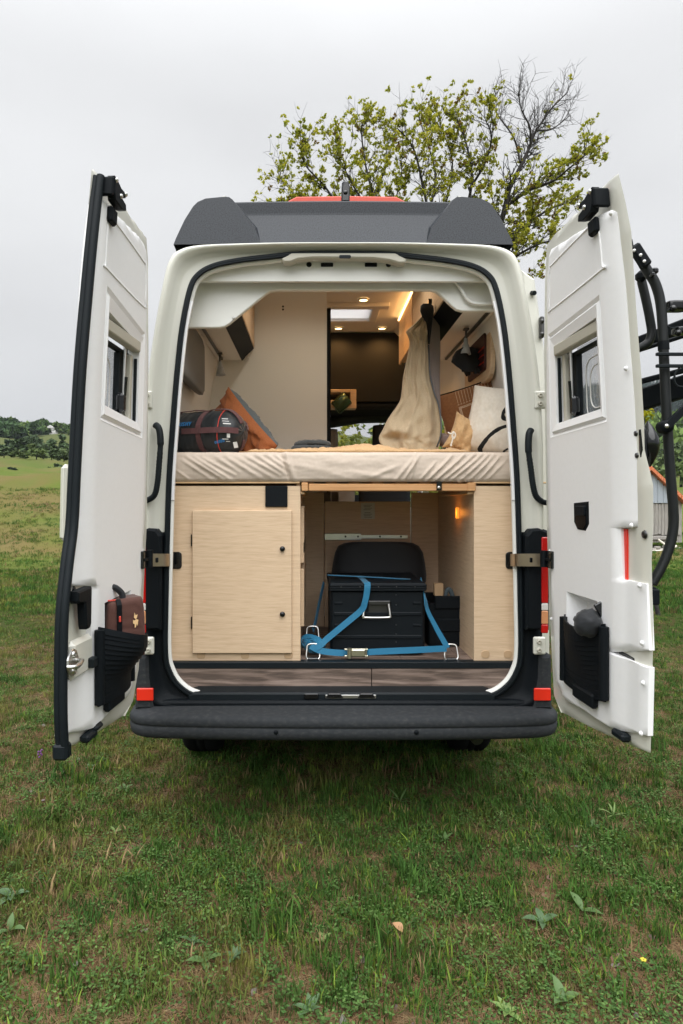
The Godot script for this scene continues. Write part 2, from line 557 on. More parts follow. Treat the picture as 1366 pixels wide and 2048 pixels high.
func build_body() -> void:
	var outer := [[0, 1418], [250, 1418], [340, 1416], [388, 1405], [395, 1360], [397, 1310], [399, 1200], [400, 1065], [400, 950], [398, 850], [391, 750], [377, 650], [360, 560], [349, 521], [332, 501], [292, 490], [200, 486], [100, 484], [0, 484]]
	var seal := [[0, 1409], [240, 1407], [300, 1398], [333, 1378], [352, 1350], [361, 1310], [360, 1200], [357, 1065], [353, 950], [346, 850], [338, 750], [327, 650], [311, 572], [294, 542], [262, 524], [210, 513], [150, 506], [90, 500], [0, 499]]
	var inner := []
	for i in seal.size():
		var a: Array = seal[maxi(i - 1, 0)]
		var b: Array = seal[mini(i + 1, seal.size() - 1)]
		var t := Vector2(b[0] - a[0], b[1] - a[1]).normalized()
		inner.append([maxf(seal[i][0] + t.y * 16.0, 0.0), seal[i][1] - t.x * 16.0])
	var side := [[0, 1452], [250, 1452], [380, 1452], [400, 1440], [402, 1380], [404, 1310], [407, 1200], [409, 1065], [409, 950], [406, 850], [398, 750], [384, 650], [366, 560], [354, 515], [335, 490], [292, 482], [200, 478], [100, 476], [0, 476]]

	# rear frame: painted flange above the lamps, black covers beside and below them
	var loops := [ring(side, -0.25), ring(blend(side, outer, 0.6), -0.06), ring(outer, -0.004), ring(blend(outer, seal, 0.12), 0.0), ring(blend(outer, seal, 0.24), -0.006), ring(blend(outer, seal, 0.36), -0.03), ring(blend(outer, seal, 0.55), -0.05), ring(blend(outer, seal, 0.62), -0.053), ring(blend(outer, seal, 0.9), -0.056)]
	var paint := geo()
	var black := geo()
	for i in loops.size() - 1:
		var a: PackedVector3Array = loops[i]
		var b: PackedVector3Array = loops[i + 1]
		var n := a.size()
		for j in n:
			var k := (j + 1) % n
			var low: bool = maxf(a[j].y, a[k].y) < 1.385
			if i == 0 and low and maxf(a[j].y, a[k].y) < 0.62:
				continue
			var g := black if (low and i > 0) else paint
			g.smooth(true)
			g.quad(a[j], a[k], b[k], b[j])
	put("body", paint, M.cream_paint, van)
	put("jamb_cover", black, M.black_plastic, van)

	# rubber seal round the opening, and the pale trim ring inside it
	var g := geo()
	var c := ring(seal, -0.046)
	g.tube(Array(c), 0.0135, 8, true)
	var lip := ring(blend(seal, inner, 0.25), -0.038)
	g.tube(Array(lip), 0.006, 6, true)
	put("door_seal", g, M.rubber, van)
	var trim := geo()
	trim.grid([ring(blend(seal, inner, 0.1), -0.05), ring(blend(seal, inner, 0.5), -0.052), ring(blend(seal, inner, 0.66), -0.058), ring(blend(seal, inner, 0.68), -0.068), ring(blend(seal, inner, 0.5), -0.08), ring(blend(seal, inner, -0.6), -0.17)], true)
	put("opening_trim", trim, M.cream_plastic, van)
	# grey-white strips that hide the lining's edge, upper half only
	for s in [-1, 1]:
		var strip := geo()
		var path := []
		for q in [[347, 1000], [345, 950], [338, 850], [330, 750], [319, 650], [308, 595]]:
			path.append(Vector3(s * q[0] / 440.3, 1.5 - (q[1] - VPY) / 440.3, -0.055))
		strip.band(curve(path, 4), [Vector3(0, 0, 1)], 0.015, 0.016)
		put("edge_strip", strip, M.white_plastic, van)

	# sides and the tall roof hump, open at the sliding door and the cab windows
	var shell := geo()
	var za := [-0.25, -0.9, -1.9, -3.0, -3.3, -4.3]
	var outl := ring(side, 0.0)
	for i in za.size() - 1:
		for j in outl.size():
			var p := outl[j]
			var q := outl[(j + 1) % outl.size()]
			var mid := (p + q) * 0.5
			if (mid.y < 0.62 and absf(mid.x) < 0.88) or (mid.y > 2.66 and absf(mid.x) < 0.77):
				continue
			if i == 2 and mid.x > 0.5 and mid.y > 0.7 and mid.y < 2.5:
				continue
			if i == 4 and absf(mid.x) > 0.6 and mid.y > 1.5 and mid.y < 2.35:
				continue
			shell.smooth(true)
			shell.quad(Vector3(p.x, p.y, za[i]), Vector3(q.x, q.y, za[i]), Vector3(q.x, q.y, za[i + 1]), Vector3(p.x, p.y, za[i + 1]))
	put("side_panel", shell, M.cream_paint, van)
	var hump := geo()
	var prof := [[0.79, 2.66], [0.77, 2.72], [0.71, 2.87], [0.63, 2.98], [0.5, 3.03], [0.3, 3.06]]
	var rows := []
	for z in [-0.45, -1.86]:
		rows.append(hump_row(prof, z, 1.0))
	hump.smooth(true)
	hump.grid(rows)
	# the roof is open above the skylight
	hump.grid([hump_row(prof, -2.28, 1.0), hump_row(prof, -3.2, 1.0), hump_row(prof, -3.9, 0.93), hump_row(prof, -4.3, 0.85)])
	for s in [-1.0, 1.0]:
		var strip_a := PackedVector3Array()
		var strip_b := PackedVector3Array()
		for q in prof:
			strip_a.append(Vector3(s * q[0], q[1], -1.86))
			strip_b.append(Vector3(s * q[0], q[1], -2.28))
		hump.grid([strip_a, strip_b])
	put("roof", hump, M.cream_paint, van)

	# grey plastic cap across the rear of the roof, with a raised wing at each side
	var cap := geo()
	cap.smooth(false)
	var foot := func(x: float) -> Vector3: return at(x, 487.0 - 2.0 * cos((x - 687.0) / 337.0 * PI / 2) + absf(x - 687.0) / 337.0 * 2.0, -0.012)
	var c0 := []
	for i in 17:
		var x := lerpf(455, 919, i / 16.0)
		var y := 402.0 + 3.0 * pow(absf(x - 687) / 232.0, 2)
		c0.append([foot.call(x), at(x, 430 + 2.0 * pow(absf(x - 687) / 232.0, 2), -0.1), at(x, 426 + 2.0 * pow(absf(x - 687) / 232.0, 2), -0.102), at(x, y + 2, -0.106), at(x, y, -0.112), Vector3(at(x, y, -0.112).x, 3.04, -0.46)])
	for i in 16:
		for k in 5:
			cap.smooth(k in [1, 3])
			cap.quad(c0[i][k], c0[i + 1][k], c0[i + 1][k + 1], c0[i][k + 1])
	for s in [-1, 1]:
		var w := func(x: float, y: float, z: float) -> Vector3:
			var p := at(687.0 - x, y, z)
			if s > 0:
				p.x = -p.x + 2.0 * 0.0
				p = Vector3(p.x, p.y, p.z)
			return p
		# outline of the wing's flat rear face, left one; the right one is its mirror image
		var lean := func(y: float) -> float: return -0.010 - 0.05 * (488.0 - y) / 95.0
		var face_px := [[340, 489], [335, 476], [318, 440], [301, 413], [292, 404], [276, 397], [240, 393.5], [229, 394], [222, 399], [177, 455], [168, 487]]
		var fp := []
		for q in face_px:
			fp.append(w.call(q[0], q[1], lean.call(q[1])))
		for i in range(1, fp.size() - 1):
			cap.tri(fp[10], fp[i - 1], fp[i])
		var a: Vector3 = fp[0]
		var a2: Vector3 = fp[1]
		var a3: Vector3 = fp[2]
		var b: Vector3 = fp[4]
		var b2: Vector3 = fp[5]
		var cc: Vector3 = fp[6]
		var c2: Vector3 = fp[7]
		# inner flank of the wing, down to the middle of the cap
		var in0: Vector3 = w.call(218, 404, -0.112)
		var in1: Vector3 = w.call(172, 456, -0.062)
		var in2: Vector3 = w.call(166, 487, -0.011)
		cap.quad(fp[8], fp[9], in1, in0)
		cap.quad(fp[9], fp[10], in2, in1)
		cap.quad(fp[7], fp[8], in0, w.call(224, 400, -0.16))
		var back := [Vector3(-s * -0.79, 2.68, -0.46), Vector3(-s * -0.76, 2.76, -0.46), Vector3(-s * -0.71, 2.9, -0.46), Vector3(-s * -0.63, 3.0, -0.46), Vector3(-s * -0.58, 3.02, -0.46), Vector3(-s * -0.5, 3.04, -0.46), Vector3(-s * -0.48, 3.03, -0.46)]
		var front := [a, a2, a3, b, b2, cc, c2]
		cap.smooth(true)
		for i in 6:
			if s < 0:
				cap.quad(front[i], front[i + 1], Vector3(-back[i + 1].x, back[i + 1].y, back[i + 1].z) if back[i + 1].x > 0 else back[i + 1], Vector3(-back[i].x, back[i].y, back[i].z) if back[i].x > 0 else back[i])
			else:
				cap.quad(front[i], front[i + 1], Vector3(absf(back[i + 1].x), back[i + 1].y, back[i + 1].z), Vector3(absf(back[i].x), back[i].y, back[i].z))
		cap.smooth(false)
	put("roof_cap", cap, M.roof_grey, van)

	# reversing camera on its stalk
	g = geo()
	var top := at(690, 372, -0.2)
	g.prism(PackedVector2Array([Vector2(-0.02, -0.098), Vector2(0.02, -0.098), Vector2(0.022, -0.03), Vector2(0.014, 0.0), Vector2(-0.008, 0.002), Vector2(-0.018, -0.03)]), 0.07, Transform3D(Basis(), top + Vector3(0, 0, 0.05)), 0.006)
	var cam := put("reversing_camera", g, M.gloss_black, van)
	g = geo()
	g.box(top + Vector3(0, -0.012, 0.012), Vector3(0.034, 0.03, 0.07), 0.008)
	put("hood", g, M.roof_grey, cam)
	g = geo()
	g.lathe([[0.0, 0.004], [0.008, 0.004], [0.011, 0.0], [0.011, -0.006]], Transform3D(Basis(Vector3.RIGHT, PI / 2), top + Vector3(0, -0.055, 0.052)), 12)
	put("lens", g, M.gloss_black, cam)
	g = geo()
	g.box(at(690, 428.5, -0.14) + Vector3(0, 0, 0.0), Vector3(0.036, 0.022, 0.02), 0.004)
	put("cable_cover", g, M.gloss_black, van)

	# upper door frame: dark gap, catch cover, holes and slots
	g = geo()
	g.span(at(576, 489, -0.03), at(808, 497, -0.06), 0.003)
	put("rain_gutter", g, M.rubber, van)
	g = geo()
	var lower := PackedVector2Array()
	var org := at(687, 512, -0.03)
	for q in [[-104, -7], [104, -7], [126, 6], [124, 13], [112, 14], [92, 8], [60, 4], [-60, 3], [-92, 6], [-106, 12], [-120, 12], [-124, 5]]:
		lower.append(Vector2(q[0] / 436.0, -q[1] / 436.0))
	g.prism(lower, 0.05, Transform3D(Basis(), org), 0.006)
	put("catch_cover", g, M.beige_plastic, van)
	g = geo()
	g.prism(rounded(-0.027, -0.007, 0.027, 0.007, 0.006), 0.006, Transform3D(Basis(), at(690, 513, -0.027)))
	put("catch_slot", g, M.rubber, van)
	var header := geo()
	header.prism(PackedVector2Array([Vector2(-0.72, -0.135), Vector2(0.72, -0.135), Vector2(0.72, 0.02), Vector2(-0.72, 0.02)]), 0.02, Transform3D(Basis(), at(687, 505, -0.1)))
	put("door_header", header, M.cream_plastic, van)
	for q in [[618, 529, 5.5, 0], [777, 529, 5.5, 0], [654, 529, 12, 1], [742, 529, 12, 1]]:
		g = geo()
		if q[3]:
			g.prism(rounded(-0.029, -0.009, 0.029, 0.009, 0.004), 0.01, Transform3D(Basis(), at(q[0], q[1], -0.094)), 0.002)
		else:
			g.lathe([[0.0, 0.004], [0.011, 0.004], [0.013, 0.0]], Transform3D(Basis(Vector3.RIGHT, PI / 2), at(q[0], q[1], -0.1)), 12)
		put("catch_socket" if q[3] else "plug", g, M.black_plastic, van)
	g = geo()
	g.tube([at(440, 556, -0.14), at(835, 556, -0.14)], 0.011, 10)
	var rod := put("blind_roller", g, M.cream_plastic, van)
	g = geo()
	g.span(at(834, 551, -0.125), at(851, 562, -0.16), 0.002)
	put("end_clip", g, M.black_plastic, rod)
	g = geo()
	var hose := curve([at(890, 557, -0.15), at(905, 560, -0.15), at(920, 575, -0.15), at(932, 596, -0.15), at(945, 606, -0.15), at(965, 608, -0.15), at(990, 608, -0.15)], 5)
	g.tube(hose, 0.008, 8)
	put("drain_hose", g, M.cream_plastic, van)

	# bumper: one moulding with a tread on top, a groove and corner pieces
	var plan := []
	for q in [[-0.975, -0.6], [-0.98, -0.25], [-0.976, -0.05], [-0.955, 0.035], [-0.885, 0.085], [-0.74, 0.104], [-0.4, 0.12], [0, 0.126], [0.4, 0.12], [0.74, 0.104], [0.885, 0.085], [0.955, 0.035], [0.976, -0.05], [0.98, -0.25], [0.975, -0.6]]:
		plan.append(Vector3(q[0], 0, q[1]))
	plan = curve(plan, 5)
	var sect := [[-0.16, 0.596], [-0.05, 0.584], [-0.02, 0.577], [-0.006, 0.57], [0.0, 0.56], [0.001, 0.54], [-0.003, 0.533], [-0.007, 0.53], [-0.004, 0.526], [0.0, 0.522], [-0.003, 0.495], [-0.01, 0.48], [-0.028, 0.47], [-0.12, 0.465]]
	rows = []
	for i in plan.size():
		var t: Vector3 = (plan[mini(i + 1, plan.size() - 1)] - plan[maxi(i - 1, 0)]).normalized()
		var nrm := Vector3(-t.z, 0, t.x)
		if nrm.dot(Vector3(plan[i].x, 0, plan[i].z + 1.0)) < 0:
			nrm = -nrm
		var row := PackedVector3Array()
		for q in sect:
			var p: Vector3 = plan[i] + nrm * q[0]
			row.append(Vector3(p.x, q[1], p.z))
		rows.append(row)
	g = geo()
	g.grid(rows)
	var bumper := put("bumper", g, M.bumper_grey, van)
	for s in [-1, 1]:
		g = geo()
		var pp := PackedVector2Array([Vector2(0, 0), Vector2(0.085, 0), Vector2(0.075, 0.05), Vector2(0.062, 0.14), Vector2(0.058, 0.245), Vector2(0.004, 0.245)])
		if s > 0:
			for i in pp.size():
				pp[i].x = -pp[i].x
		g.prism(pp, 0.3, Transform3D(Basis(), Vector3(s * 0.945, 0.578, 0.012)), 0.012)
		put("corner_moulding", g, M.bumper_grey, bumper)
		g = geo()
		g.box(Vector3(s * 0.897, 1.5 - (1383 - VPY) / 436.0, 0.016), Vector3(0.075, 0.056, 0.012), 0.003)
		put("reflector", g, M.red_reflector, bumper)
	for x in [552, 833]:
		g = geo()
		g.lathe([[0.0, 0.003], [0.008, 0.003], [0.0105, 0.0], [0.0105, -0.004]], Transform3D(Basis(Vector3.RIGHT, PI / 2), at(x, 1465, 0.123)), 12)
		put("parking_sensor", g, M.black_plastic, bumper)
	# black ledge between bumper and opening
	g = geo()
	g.span(Vector3(-0.87, 0.575, -0.055), Vector3(0.87, 0.612, -0.004), 0.01)
	put("bumper_ledge", g, M.black_plastic, van)

	# tail lamps, each in a tall black housing
	for s in [-1, 1]:
		g = geo()
		var xo: float = s * 0.895
		var hp := PackedVector2Array([Vector2(-0.04, -0.46), Vector2(0.066, -0.46), Vector2(0.068, -0.03), Vector2(0.045, 0.0), Vector2(0.0, 0.006), Vector2(-0.04, -0.01)])
		if s > 0:
			for i in hp.size():
				hp[i].x = -hp[i].x
		g.prism(hp, 0.07, Transform3D(Basis(), Vector3(xo, 1.395, 0.006)), 0.012)
		var lamp := put("tail_lamp", g, M.black_plastic, van)
		for q in [[0.985, 1.075, 1.205, "red_lens", "lens"], [0.985, 1.207, 1.22, "clear_lens", "reversing_lens"], [0.985, 1.222, 1.247, "amber_lens", "indicator_lens"], [0.985, 1.249, 1.265, "red_lens", "lens"]]:
			var y0: float = 1.5 - (q[1] * 1000 - VPY) / 440.3
			var y1: float = 1.5 - (q[2] * 1000 - VPY) / 440.3
			g = geo()
			g.box(Vector3(s * 0.912, (y0 + y1) * 0.5, -0.005), Vector3(0.03, y0 - y1 + 0.004, 0.032), 0.004)
			put(q[4], g, M[q[3]], lamp)
		# hinge plates on the body, two bolts each
		for hy in [[800, -0.012, 0.895], [1290, 0.0, 0.885]]:
			var hc := Vector3(s * hy[2], 1.5 - (hy[0] - VPY) / 440.3, hy[1] + 0.012)
			g = geo()
			g.box(hc, Vector3(0.055, 0.08, 0.02), 0.006)
			var plate := put("hinge_plate", g, M.cream_paint, van)
			for dy in [-0.019, 0.019]:
				g = geo()
				g.lathe([[0.0, 0.006], [0.004, 0.006], [0.005, 0.01], [0.0085, 0.01], [0.011, 0.004], [0.011, 0.0]], Transform3D(Basis(Vector3.RIGHT, PI / 2), hc + Vector3(-s * 0.005, dy, 0.01)), 10)
				put("bolt", g, M.beige_plastic, plate)
		# ribbed cable hose beside the opening
		var hx := 0.0
		g = geo()
		var hp2 := []
		if s < 0:
			hp2 = [at(311, 850, 0.0), at(318, 858, 0.012), at(321, 885, 0.018), at(318, 930, 0.018), at(315, 965, 0.018), at(309, 990, 0.015), at(296, 1000, 0.01), at(288, 1002, 0.01)]
		else:
			hp2 = [at(1062, 860, 0.0), at(1058, 870, 0.012), at(1057, 900, 0.018), at(1062, 940, 0.018), at(1066, 970, 0.018), at(1072, 992, 0.015), at(1084, 1003, 0.01), at(1096, 1006, 0.01)]
		var hpath := curve(hp2, 12)
		var radii := []
		for i in hpath.size():
			var rib := 0.0013 if i > 28 and i < 72 and i % 2 == 0 else 0.0
			radii.append((0.0155 if i < 26 else 0.0125) + rib)
		g.tube(hpath, radii, 10)
		put("cable_hose", g, M.rubber, van)

	# underbody and wheels
	g = geo()
	g.span(Vector3(-0.86, 0.42, -0.12), Vector3(0.86, 0.6, -4.4), 0.03)
	g.span(Vector3(-0.5, 0.25, -0.9), Vector3(0.5, 0.45, -1.3), 0.05)
	put("underbody", g, M.under_black, van)
	g = geo()
	g.lathe([[0.12, -0.09], [0.3, -0.1], [0.34, -0.07], [0.345, 0.0], [0.34, 0.07], [0.3, 0.1], [0.12, 0.09]], Transform3D(Basis(), Vector3(0, 0.44, -0.75)), 32)
	put("spare_wheel", g, M.tyre_rubber, van)
	g = geo()
	g.tube([Vector3(-0.8, 0.34, -1.02), Vector3(0.8, 0.34, -1.02)], 0.06, 12)
	g.ball(Vector3(0, 0.34, -1.02), Vector3(0.16, 0.15, 0.16), 16, 10)
	put("rear_axle", g, M.under_black, van)
	g = geo()
	g.tube([Vector3(0.62, 0.4, -1.6), Vector3(0.62, 0.4, -0.45), Vector3(0.66, 0.37, -0.2)], 0.032, 12)
	put("exhaust", g, M.dark_steel, van)
	for z in [-1.1, -4.0]:
		for s in [-1, 1]:
			var w := Node3D.new()
			w.name = "wheel"
			van.add_child(w, true)
			w.position = Vector3(s * 0.8, 0.34, z)
			g = geo()
			g.lathe([[0.2, -0.1], [0.29, -0.115], [0.325, -0.105], [0.345, -0.08], [0.348, -0.03], [0.34, -0.026], [0.34, -0.02], [0.35, -0.016], [0.35, 0.016], [0.34, 0.02], [0.34, 0.026], [0.348, 0.03], [0.345, 0.08], [0.325, 0.105], [0.29, 0.115], [0.2, 0.1], [0.2, -0.1]], Transform3D(Basis(Vector3.FORWARD, PI / 2), Vector3.ZERO), 40)
			put("tyre", g, M.tyre_rubber, w)
			g = geo()
			g.lathe([[0.0, 0.05], [0.07, 0.06], [0.09, 0.02], [0.17, 0.03], [0.2, 0.09], [0.205, 0.1], [0.2, 0.0], [0.2, -0.1]], Transform3D(Basis(Vector3.FORWARD, PI / 2 * (1 if s > 0 else -1)), Vector3.ZERO), 24)
			put("rim", g, M.dark_steel, w)

	# sliding side door, pushed back along the flank
	g = geo()
	g.prism(PackedVector2Array([Vector2(0.0, 0.58), Vector2(0.07, 0.58), Vector2(0.075, 1.6), Vector2(0.045, 2.3), Vector2(-0.005, 2.66), Vector2(-0.075, 2.71), Vector2(-0.06, 2.3), Vector2(-0.01, 1.6)]), 1.25, Transform3D(Basis(), Vector3(1.0, 0, -0.36)), 0.012)
	var slider := put("sliding_door", g, M.cream_paint, van)
	g = geo()
	g.tube([at(1064, 586, -0.36), at(1069, 586, -0.33)], 0.012, 10)
	put("buffer", g, M.rubber, slider)
	g = geo()
	g.box(at(1083, 655, -0.345), Vector3(0.022, 0.11, 0.03), 0.006)
	g.ball(at(1084, 642, -0.325), Vector3(0.012, 0.012, 0.012), 8, 6)
	g.ball(at(1084, 668, -0.325), Vector3(0.012, 0.012, 0.012), 8, 6)
	put("roller_bracket", g, M.dark_steel, slider)

	# cab: bonnet, dash, pillars, windscreen
	g = geo()
	g.prism(PackedVector2Array([Vector2(-4.3, 0.55), Vector2(-5.25, 0.5), Vector2(-5.35, 0.9), Vector2(-5.2, 1.25), Vector2(-4.75, 1.5), Vector2(-4.3, 1.56)]), 1.78, Transform3D(Basis(Vector3(0, 0, 1), Vector3.UP, Vector3(-1, 0, 0)), Vector3(-0.89, 0, 0)), 0.0)
	put("bonnet", g, M.cream_paint, van)
	for s in [-1, 1]:
		g = geo()
		g.tube([Vector3(s * 0.86, 1.55, -4.75), Vector3(s * 0.78, 2.55, -4.25)], 0.06, 8)
		put("pillar", g, M.dark_cab, van)
		g = geo()
		g.smooth(false)
		g.quad(Vector3(s * 0.905, 1.5, -3.32), Vector3(s * 0.88, 2.35, -3.32), Vector3(s * 0.87, 2.35, -4.28), Vector3(s * 0.905, 1.5, -4.28))
		put("side_window", g, M.windscreen_glass, van)
	g = geo()
	g.smooth(false)
	g.quad(Vector3(-0.82, 1.55, -4.74), Vector3(0.82, 1.55, -4.74), Vector3(0.76, 2.62, -4.3), Vector3(-0.76, 2.62, -4.3))
	put("windscreen", g, M.windscreen_glass, van)
	g = geo()
	g.span(Vector3(-0.85, 1.3, -4.0), Vector3(0.85, 1.62, -4.7), 0.08)
	put("dashboard", g, M.dark_cab, van)


func hump_row(prof: Array, z: float, k: float) -> PackedVector3Array:
	var row := PackedVector3Array()
	for q in prof:
		row.append(Vector3(-q[0], 2.6 + (q[1] - 2.6) * k, z))
	for i in range(prof.size() - 1, -1, -1):
		row.append(Vector3(prof[i][0], 2.6 + (prof[i][1] - 2.6) * k, z))
	return row


# ---------------------------------------------------------------- van: inside
func build_inside() -> void:
	var g: Geo
	# lining of walls and ceiling, floor
	# the flanks lean in towards the roof
	var flank := [[0.86, 0.72], [0.86, 1.9], [0.845, 2.1], [0.815, 2.3], [0.78, 2.46], [0.74, 2.66], [0.66, 2.9], [0.56, 3.0]]
	for s in [-1.0, 1.0]:
		g = geo()
		# [z from, z to, lowest height]; the right flank is open at the sliding door
		for r in ([[-0.19, -3.2, 0.0]] if s < 0 else [[-0.19, -1.9, 0.0], [-1.9, -3.0, 2.45], [-3.0, -3.2, 0.0]]):
			var pg := PackedVector2Array()
			for q in flank:
				if q[1] >= r[2]:
					pg.append(Vector2(s * q[0], q[1]))
			for i in range(flank.size() - 1, -1, -1):
				if flank[i][1] >= r[2]:
					pg.append(Vector2(s * (flank[i][0] + 0.014), flank[i][1]))
			g.prism(pg, r[0] - r[1], Transform3D(Basis(), Vector3(0, 0, r[0])))
		put("wall_lining", g, M.lining, van)
	g = geo()
	g.span(Vector3(-0.58, 3.0, -0.46), Vector3(0.58, 3.03, -1.9))
	g.prism(PackedVector2Array([Vector2(-0.19, 2.64), Vector2(-0.46, 3.0), Vector2(-0.46, 3.02), Vector2(-0.19, 2.66)]), 1.3, Transform3D(Basis(Vector3(0, 0, 1), Vector3.UP, Vector3(-1, 0, 0)), Vector3(-0.65, 0, 0)))
	g.span(Vector3(-0.58, 3.0, -2.24), Vector3(0.58, 3.03, -3.2))
	g.span(Vector3(-0.58, 3.0, -1.9), Vector3(-0.3, 3.03, -2.24))
	g.span(Vector3(0.31, 3.0, -1.9), Vector3(0.58, 3.03, -2.24))
	put("ceiling_lining", g, M.lining, van)
	g = geo()
	g.span(Vector3(-0.36, 2.97, -1.82), Vector3(0.43, 3.0, -1.9), 0.004)
	g.span(Vector3(-0.36, 2.98, -2.24), Vector3(0.37, 3.0, -2.3), 0.004)
	g.span(Vector3(0.31, 2.98, -1.9), Vector3(0.37, 3.0, -2.24), 0.004)
	var sky_frame := put("skylight_frame", g, M.lining, van)
	g = geo()
	g.span(Vector3(-0.3, 3.004, -1.9), Vector3(0.31, 3.012, -2.24))
	put("dome", g, M.skylight_dome, sky_frame)

	# lit ceiling spots: three over the aisle, two over the bed behind the door header
	var spots := []
	for q in [[727, 598], [677, 655], [764, 655]]:
		var d: float = 1.5 * FOC / (VPY - q[1])
		spots.append([Vector3(EYE.x + (q[0] - VPX) * d / FOC, 2.995, EYE.z - d), 0.1, Color(1.0, 0.72, 0.42)])
	for x in [-0.28, 0.28]:
		spots.append([Vector3(x, 2.995, -0.8), 0.075, Color(1.0, 0.95, 0.87)])
	for q in spots:
		var p: Vector3 = q[0]
		g = geo()
		g.lathe([[0.0, -0.004], [0.03, -0.004]], Transform3D(Basis(), p), 18)
		var spot := put("ceiling_lamp", g, M.lamp_glow, van)
		g = geo()
		g.lathe([[0.03, -0.004], [0.032, -0.008], [0.038, -0.007], [0.04, 0.004]], Transform3D(Basis(), p), 18)
		put("ring", g, M.steel, spot)
		var l := SpotLight3D.new()
		l.name = "lamp_light"
		l.light_color = q[2]
		l.light_energy = q[1]
		l.light_size = 0.03
		l.spot_angle = 78
		l.spot_angle_attenuation = 0.7
		l.spot_range = 6
		l.spot_attenuation = 2
		l.shadow_enabled = true
		spot.add_child(l)
		l.position = p + Vector3(0, -0.012, 0)
		l.rotation = Vector3(-PI / 2, 0, 0)

	# moulded white panel under the header, cut away in the middle
	var o := at(687, 600, -0.17)
	var outline := PackedVector2Array()
	for q in [[366, 655], [438, 655], [449, 653], [459, 647], [531, 588], [541, 582], [556, 580], [858, 580], [870, 582], [879, 588], [904, 612], [913, 619], [924, 622], [1010, 622], [1010, 530], [366, 530]]:
		var p := at(q[0], q[1], -0.17)
		outline.append(Vector2(p.x - o.x, p.y - o.y))
	g = geo()
	g.prism(outline, 0.025, Transform3D(Basis(), o), 0.004)
	var lintel := put("lintel_panel", g, M.cream_plastic, van)
	g = geo()
	g.lathe([[0.0, 0.003], [0.006, 0.003], [0.007, 0.0]], Transform3D(Basis(Vector3.RIGHT, PI / 2), at(467, 636, -0.169)), 10)
	put("screw", g, M.steel, lintel)

	# overhead lockers above the bed
	for s in [-1.0, 1.0]:
		g = geo()
		g.span(Vector3(s * 0.61, 2.472, -0.2), Vector3(s * 0.775, 2.49, -1.38), 0.002)
		g.span(Vector3(s * 0.56, 2.49, -1.36), Vector3(s * 0.7, 2.82, -1.38))
		var locker := put("overhead_locker", g, M.lining, van)
		g = geo()
		g.smooth(false)
		var f := [Vector3(s * 0.61, 2.468, -0.2), Vector3(s * 0.532, 2.55, -0.2), Vector3(s * 0.532, 2.55, -1.37), Vector3(s * 0.61, 2.468, -1.37)]
		g.quad(f[0], f[1], f[2], f[3])
		var f2 := []
		for p in f:
			f2.append(p + Vector3(s * 0.012, 0.012, 0))
		g.quad(f2[0], f2[1], f2[2], f2[3])
		for i in 4:
			g.quad(f[i], f[(i + 1) % 4], f2[(i + 1) % 4], f2[i])
		put("fascia", g, M.fascia_black, locker)
		for i in 2:
			g = geo()
			g.span(Vector3(s * 0.528, 2.556, -0.2 - i * 0.59), Vector3(s * 0.546, 2.97, -0.785 - i * 0.59), 0.003)
			put("locker_door", g, M.oak, locker)
		g = geo()
		g.span(Vector3(s * 0.735 - 0.008, 2.456, -0.22), Vector3(s * 0.735 + 0.008, 2.472, -1.3), 0.003)
		put("lamp_rail", g, M.dark_steel, locker)
		# reading lamp: stalk and small bell shade
		var lz := -1.12 if s < 0 else -0.56
		var lp := Vector3(s * (0.722 if s < 0 else 0.69), 2.456, lz)
		g = geo()
		g.tube([lp, lp + Vector3(0, -0.06, 0)], 0.006, 8)
		g.box(lp, Vector3(0.03, 0.012, 0.03), 0.003)
		var rl := put("reading_lamp", g, M.dark_steel, van)
		g = geo()
		var tilt := Transform3D(Basis(Vector3.FORWARD, 0.06 * s), lp + Vector3(0, -0.05, 0))
		g.lathe([[0.009, 0.0], [0.013, -0.03], [0.018, -0.035], [0.031, -0.085], [0.029, -0.086], [0.0, -0.07]], tilt, 16)
		put("shade", g, M.lamp_shade_grey, rl)
	# padded wall cushion, left flank
	g = geo()
	soft_box(g, Vector3(-0.792, 2.3, -0.5), Vector3(0.05, 0.32, 0.72), 0.09)
	put("wall_cushion", g, M.padding_grey, van)
	# oval oak pocket on the right flank with a dark print behind net
	g = geo()
	var wall := Transform3D(Basis(Vector3(0, 0, -1), Vector3.UP, Vector3(-1, 0, 0)), Vector3(0.79, 2.33, -0.72))
	g.prism(rounded(-0.28, -0.16, 0.3, 0.13, 0.09), 0.025, wall, 0.004)
	var pocket := put("wall_board", g, M.oak, van)
	g = geo()
	g.prism(rounded(-0.2, -0.1, 0.17, 0.1, 0.02), 0.02, wall.translated_local(Vector3(0, 0, 0.012)), 0.003)
	put("print", g, M.picture_dark, pocket)
	g = geo()
	for i in 3:
		g.tube([wall * Vector3(-0.2, -0.06 + i * 0.04, 0.016), wall * Vector3(0.17, -0.05 + i * 0.03, 0.016)], 0.003, 6)
	put("cord", g, M.red_trim, pocket)

	# tall partition behind the bed's foot, with its dark edge post
	var ex := at(655, 700, -1.4).x
	g = geo()
	var pw := PackedVector2Array([Vector2(ex - 0.004, 0.76), Vector2(ex - 0.004, 3.0)])
	for i in range(flank.size() - 1, -1, -1):
		pw.append(Vector2(-flank[i][0], maxf(flank[i][1], 0.76)))
	g.prism(pw, 0.03, Transform3D(Basis(), Vector3(0, 0, -1.4)))
	var wallp := put("partition", g, M.lining, van)
	g = geo()
	g.span(Vector3(ex - 0.004, 0.76, -1.395), Vector3(ex + 0.022, 2.83, -1.44), 0.004)
	put("edge_post", g, M.fascia_black, wallp)
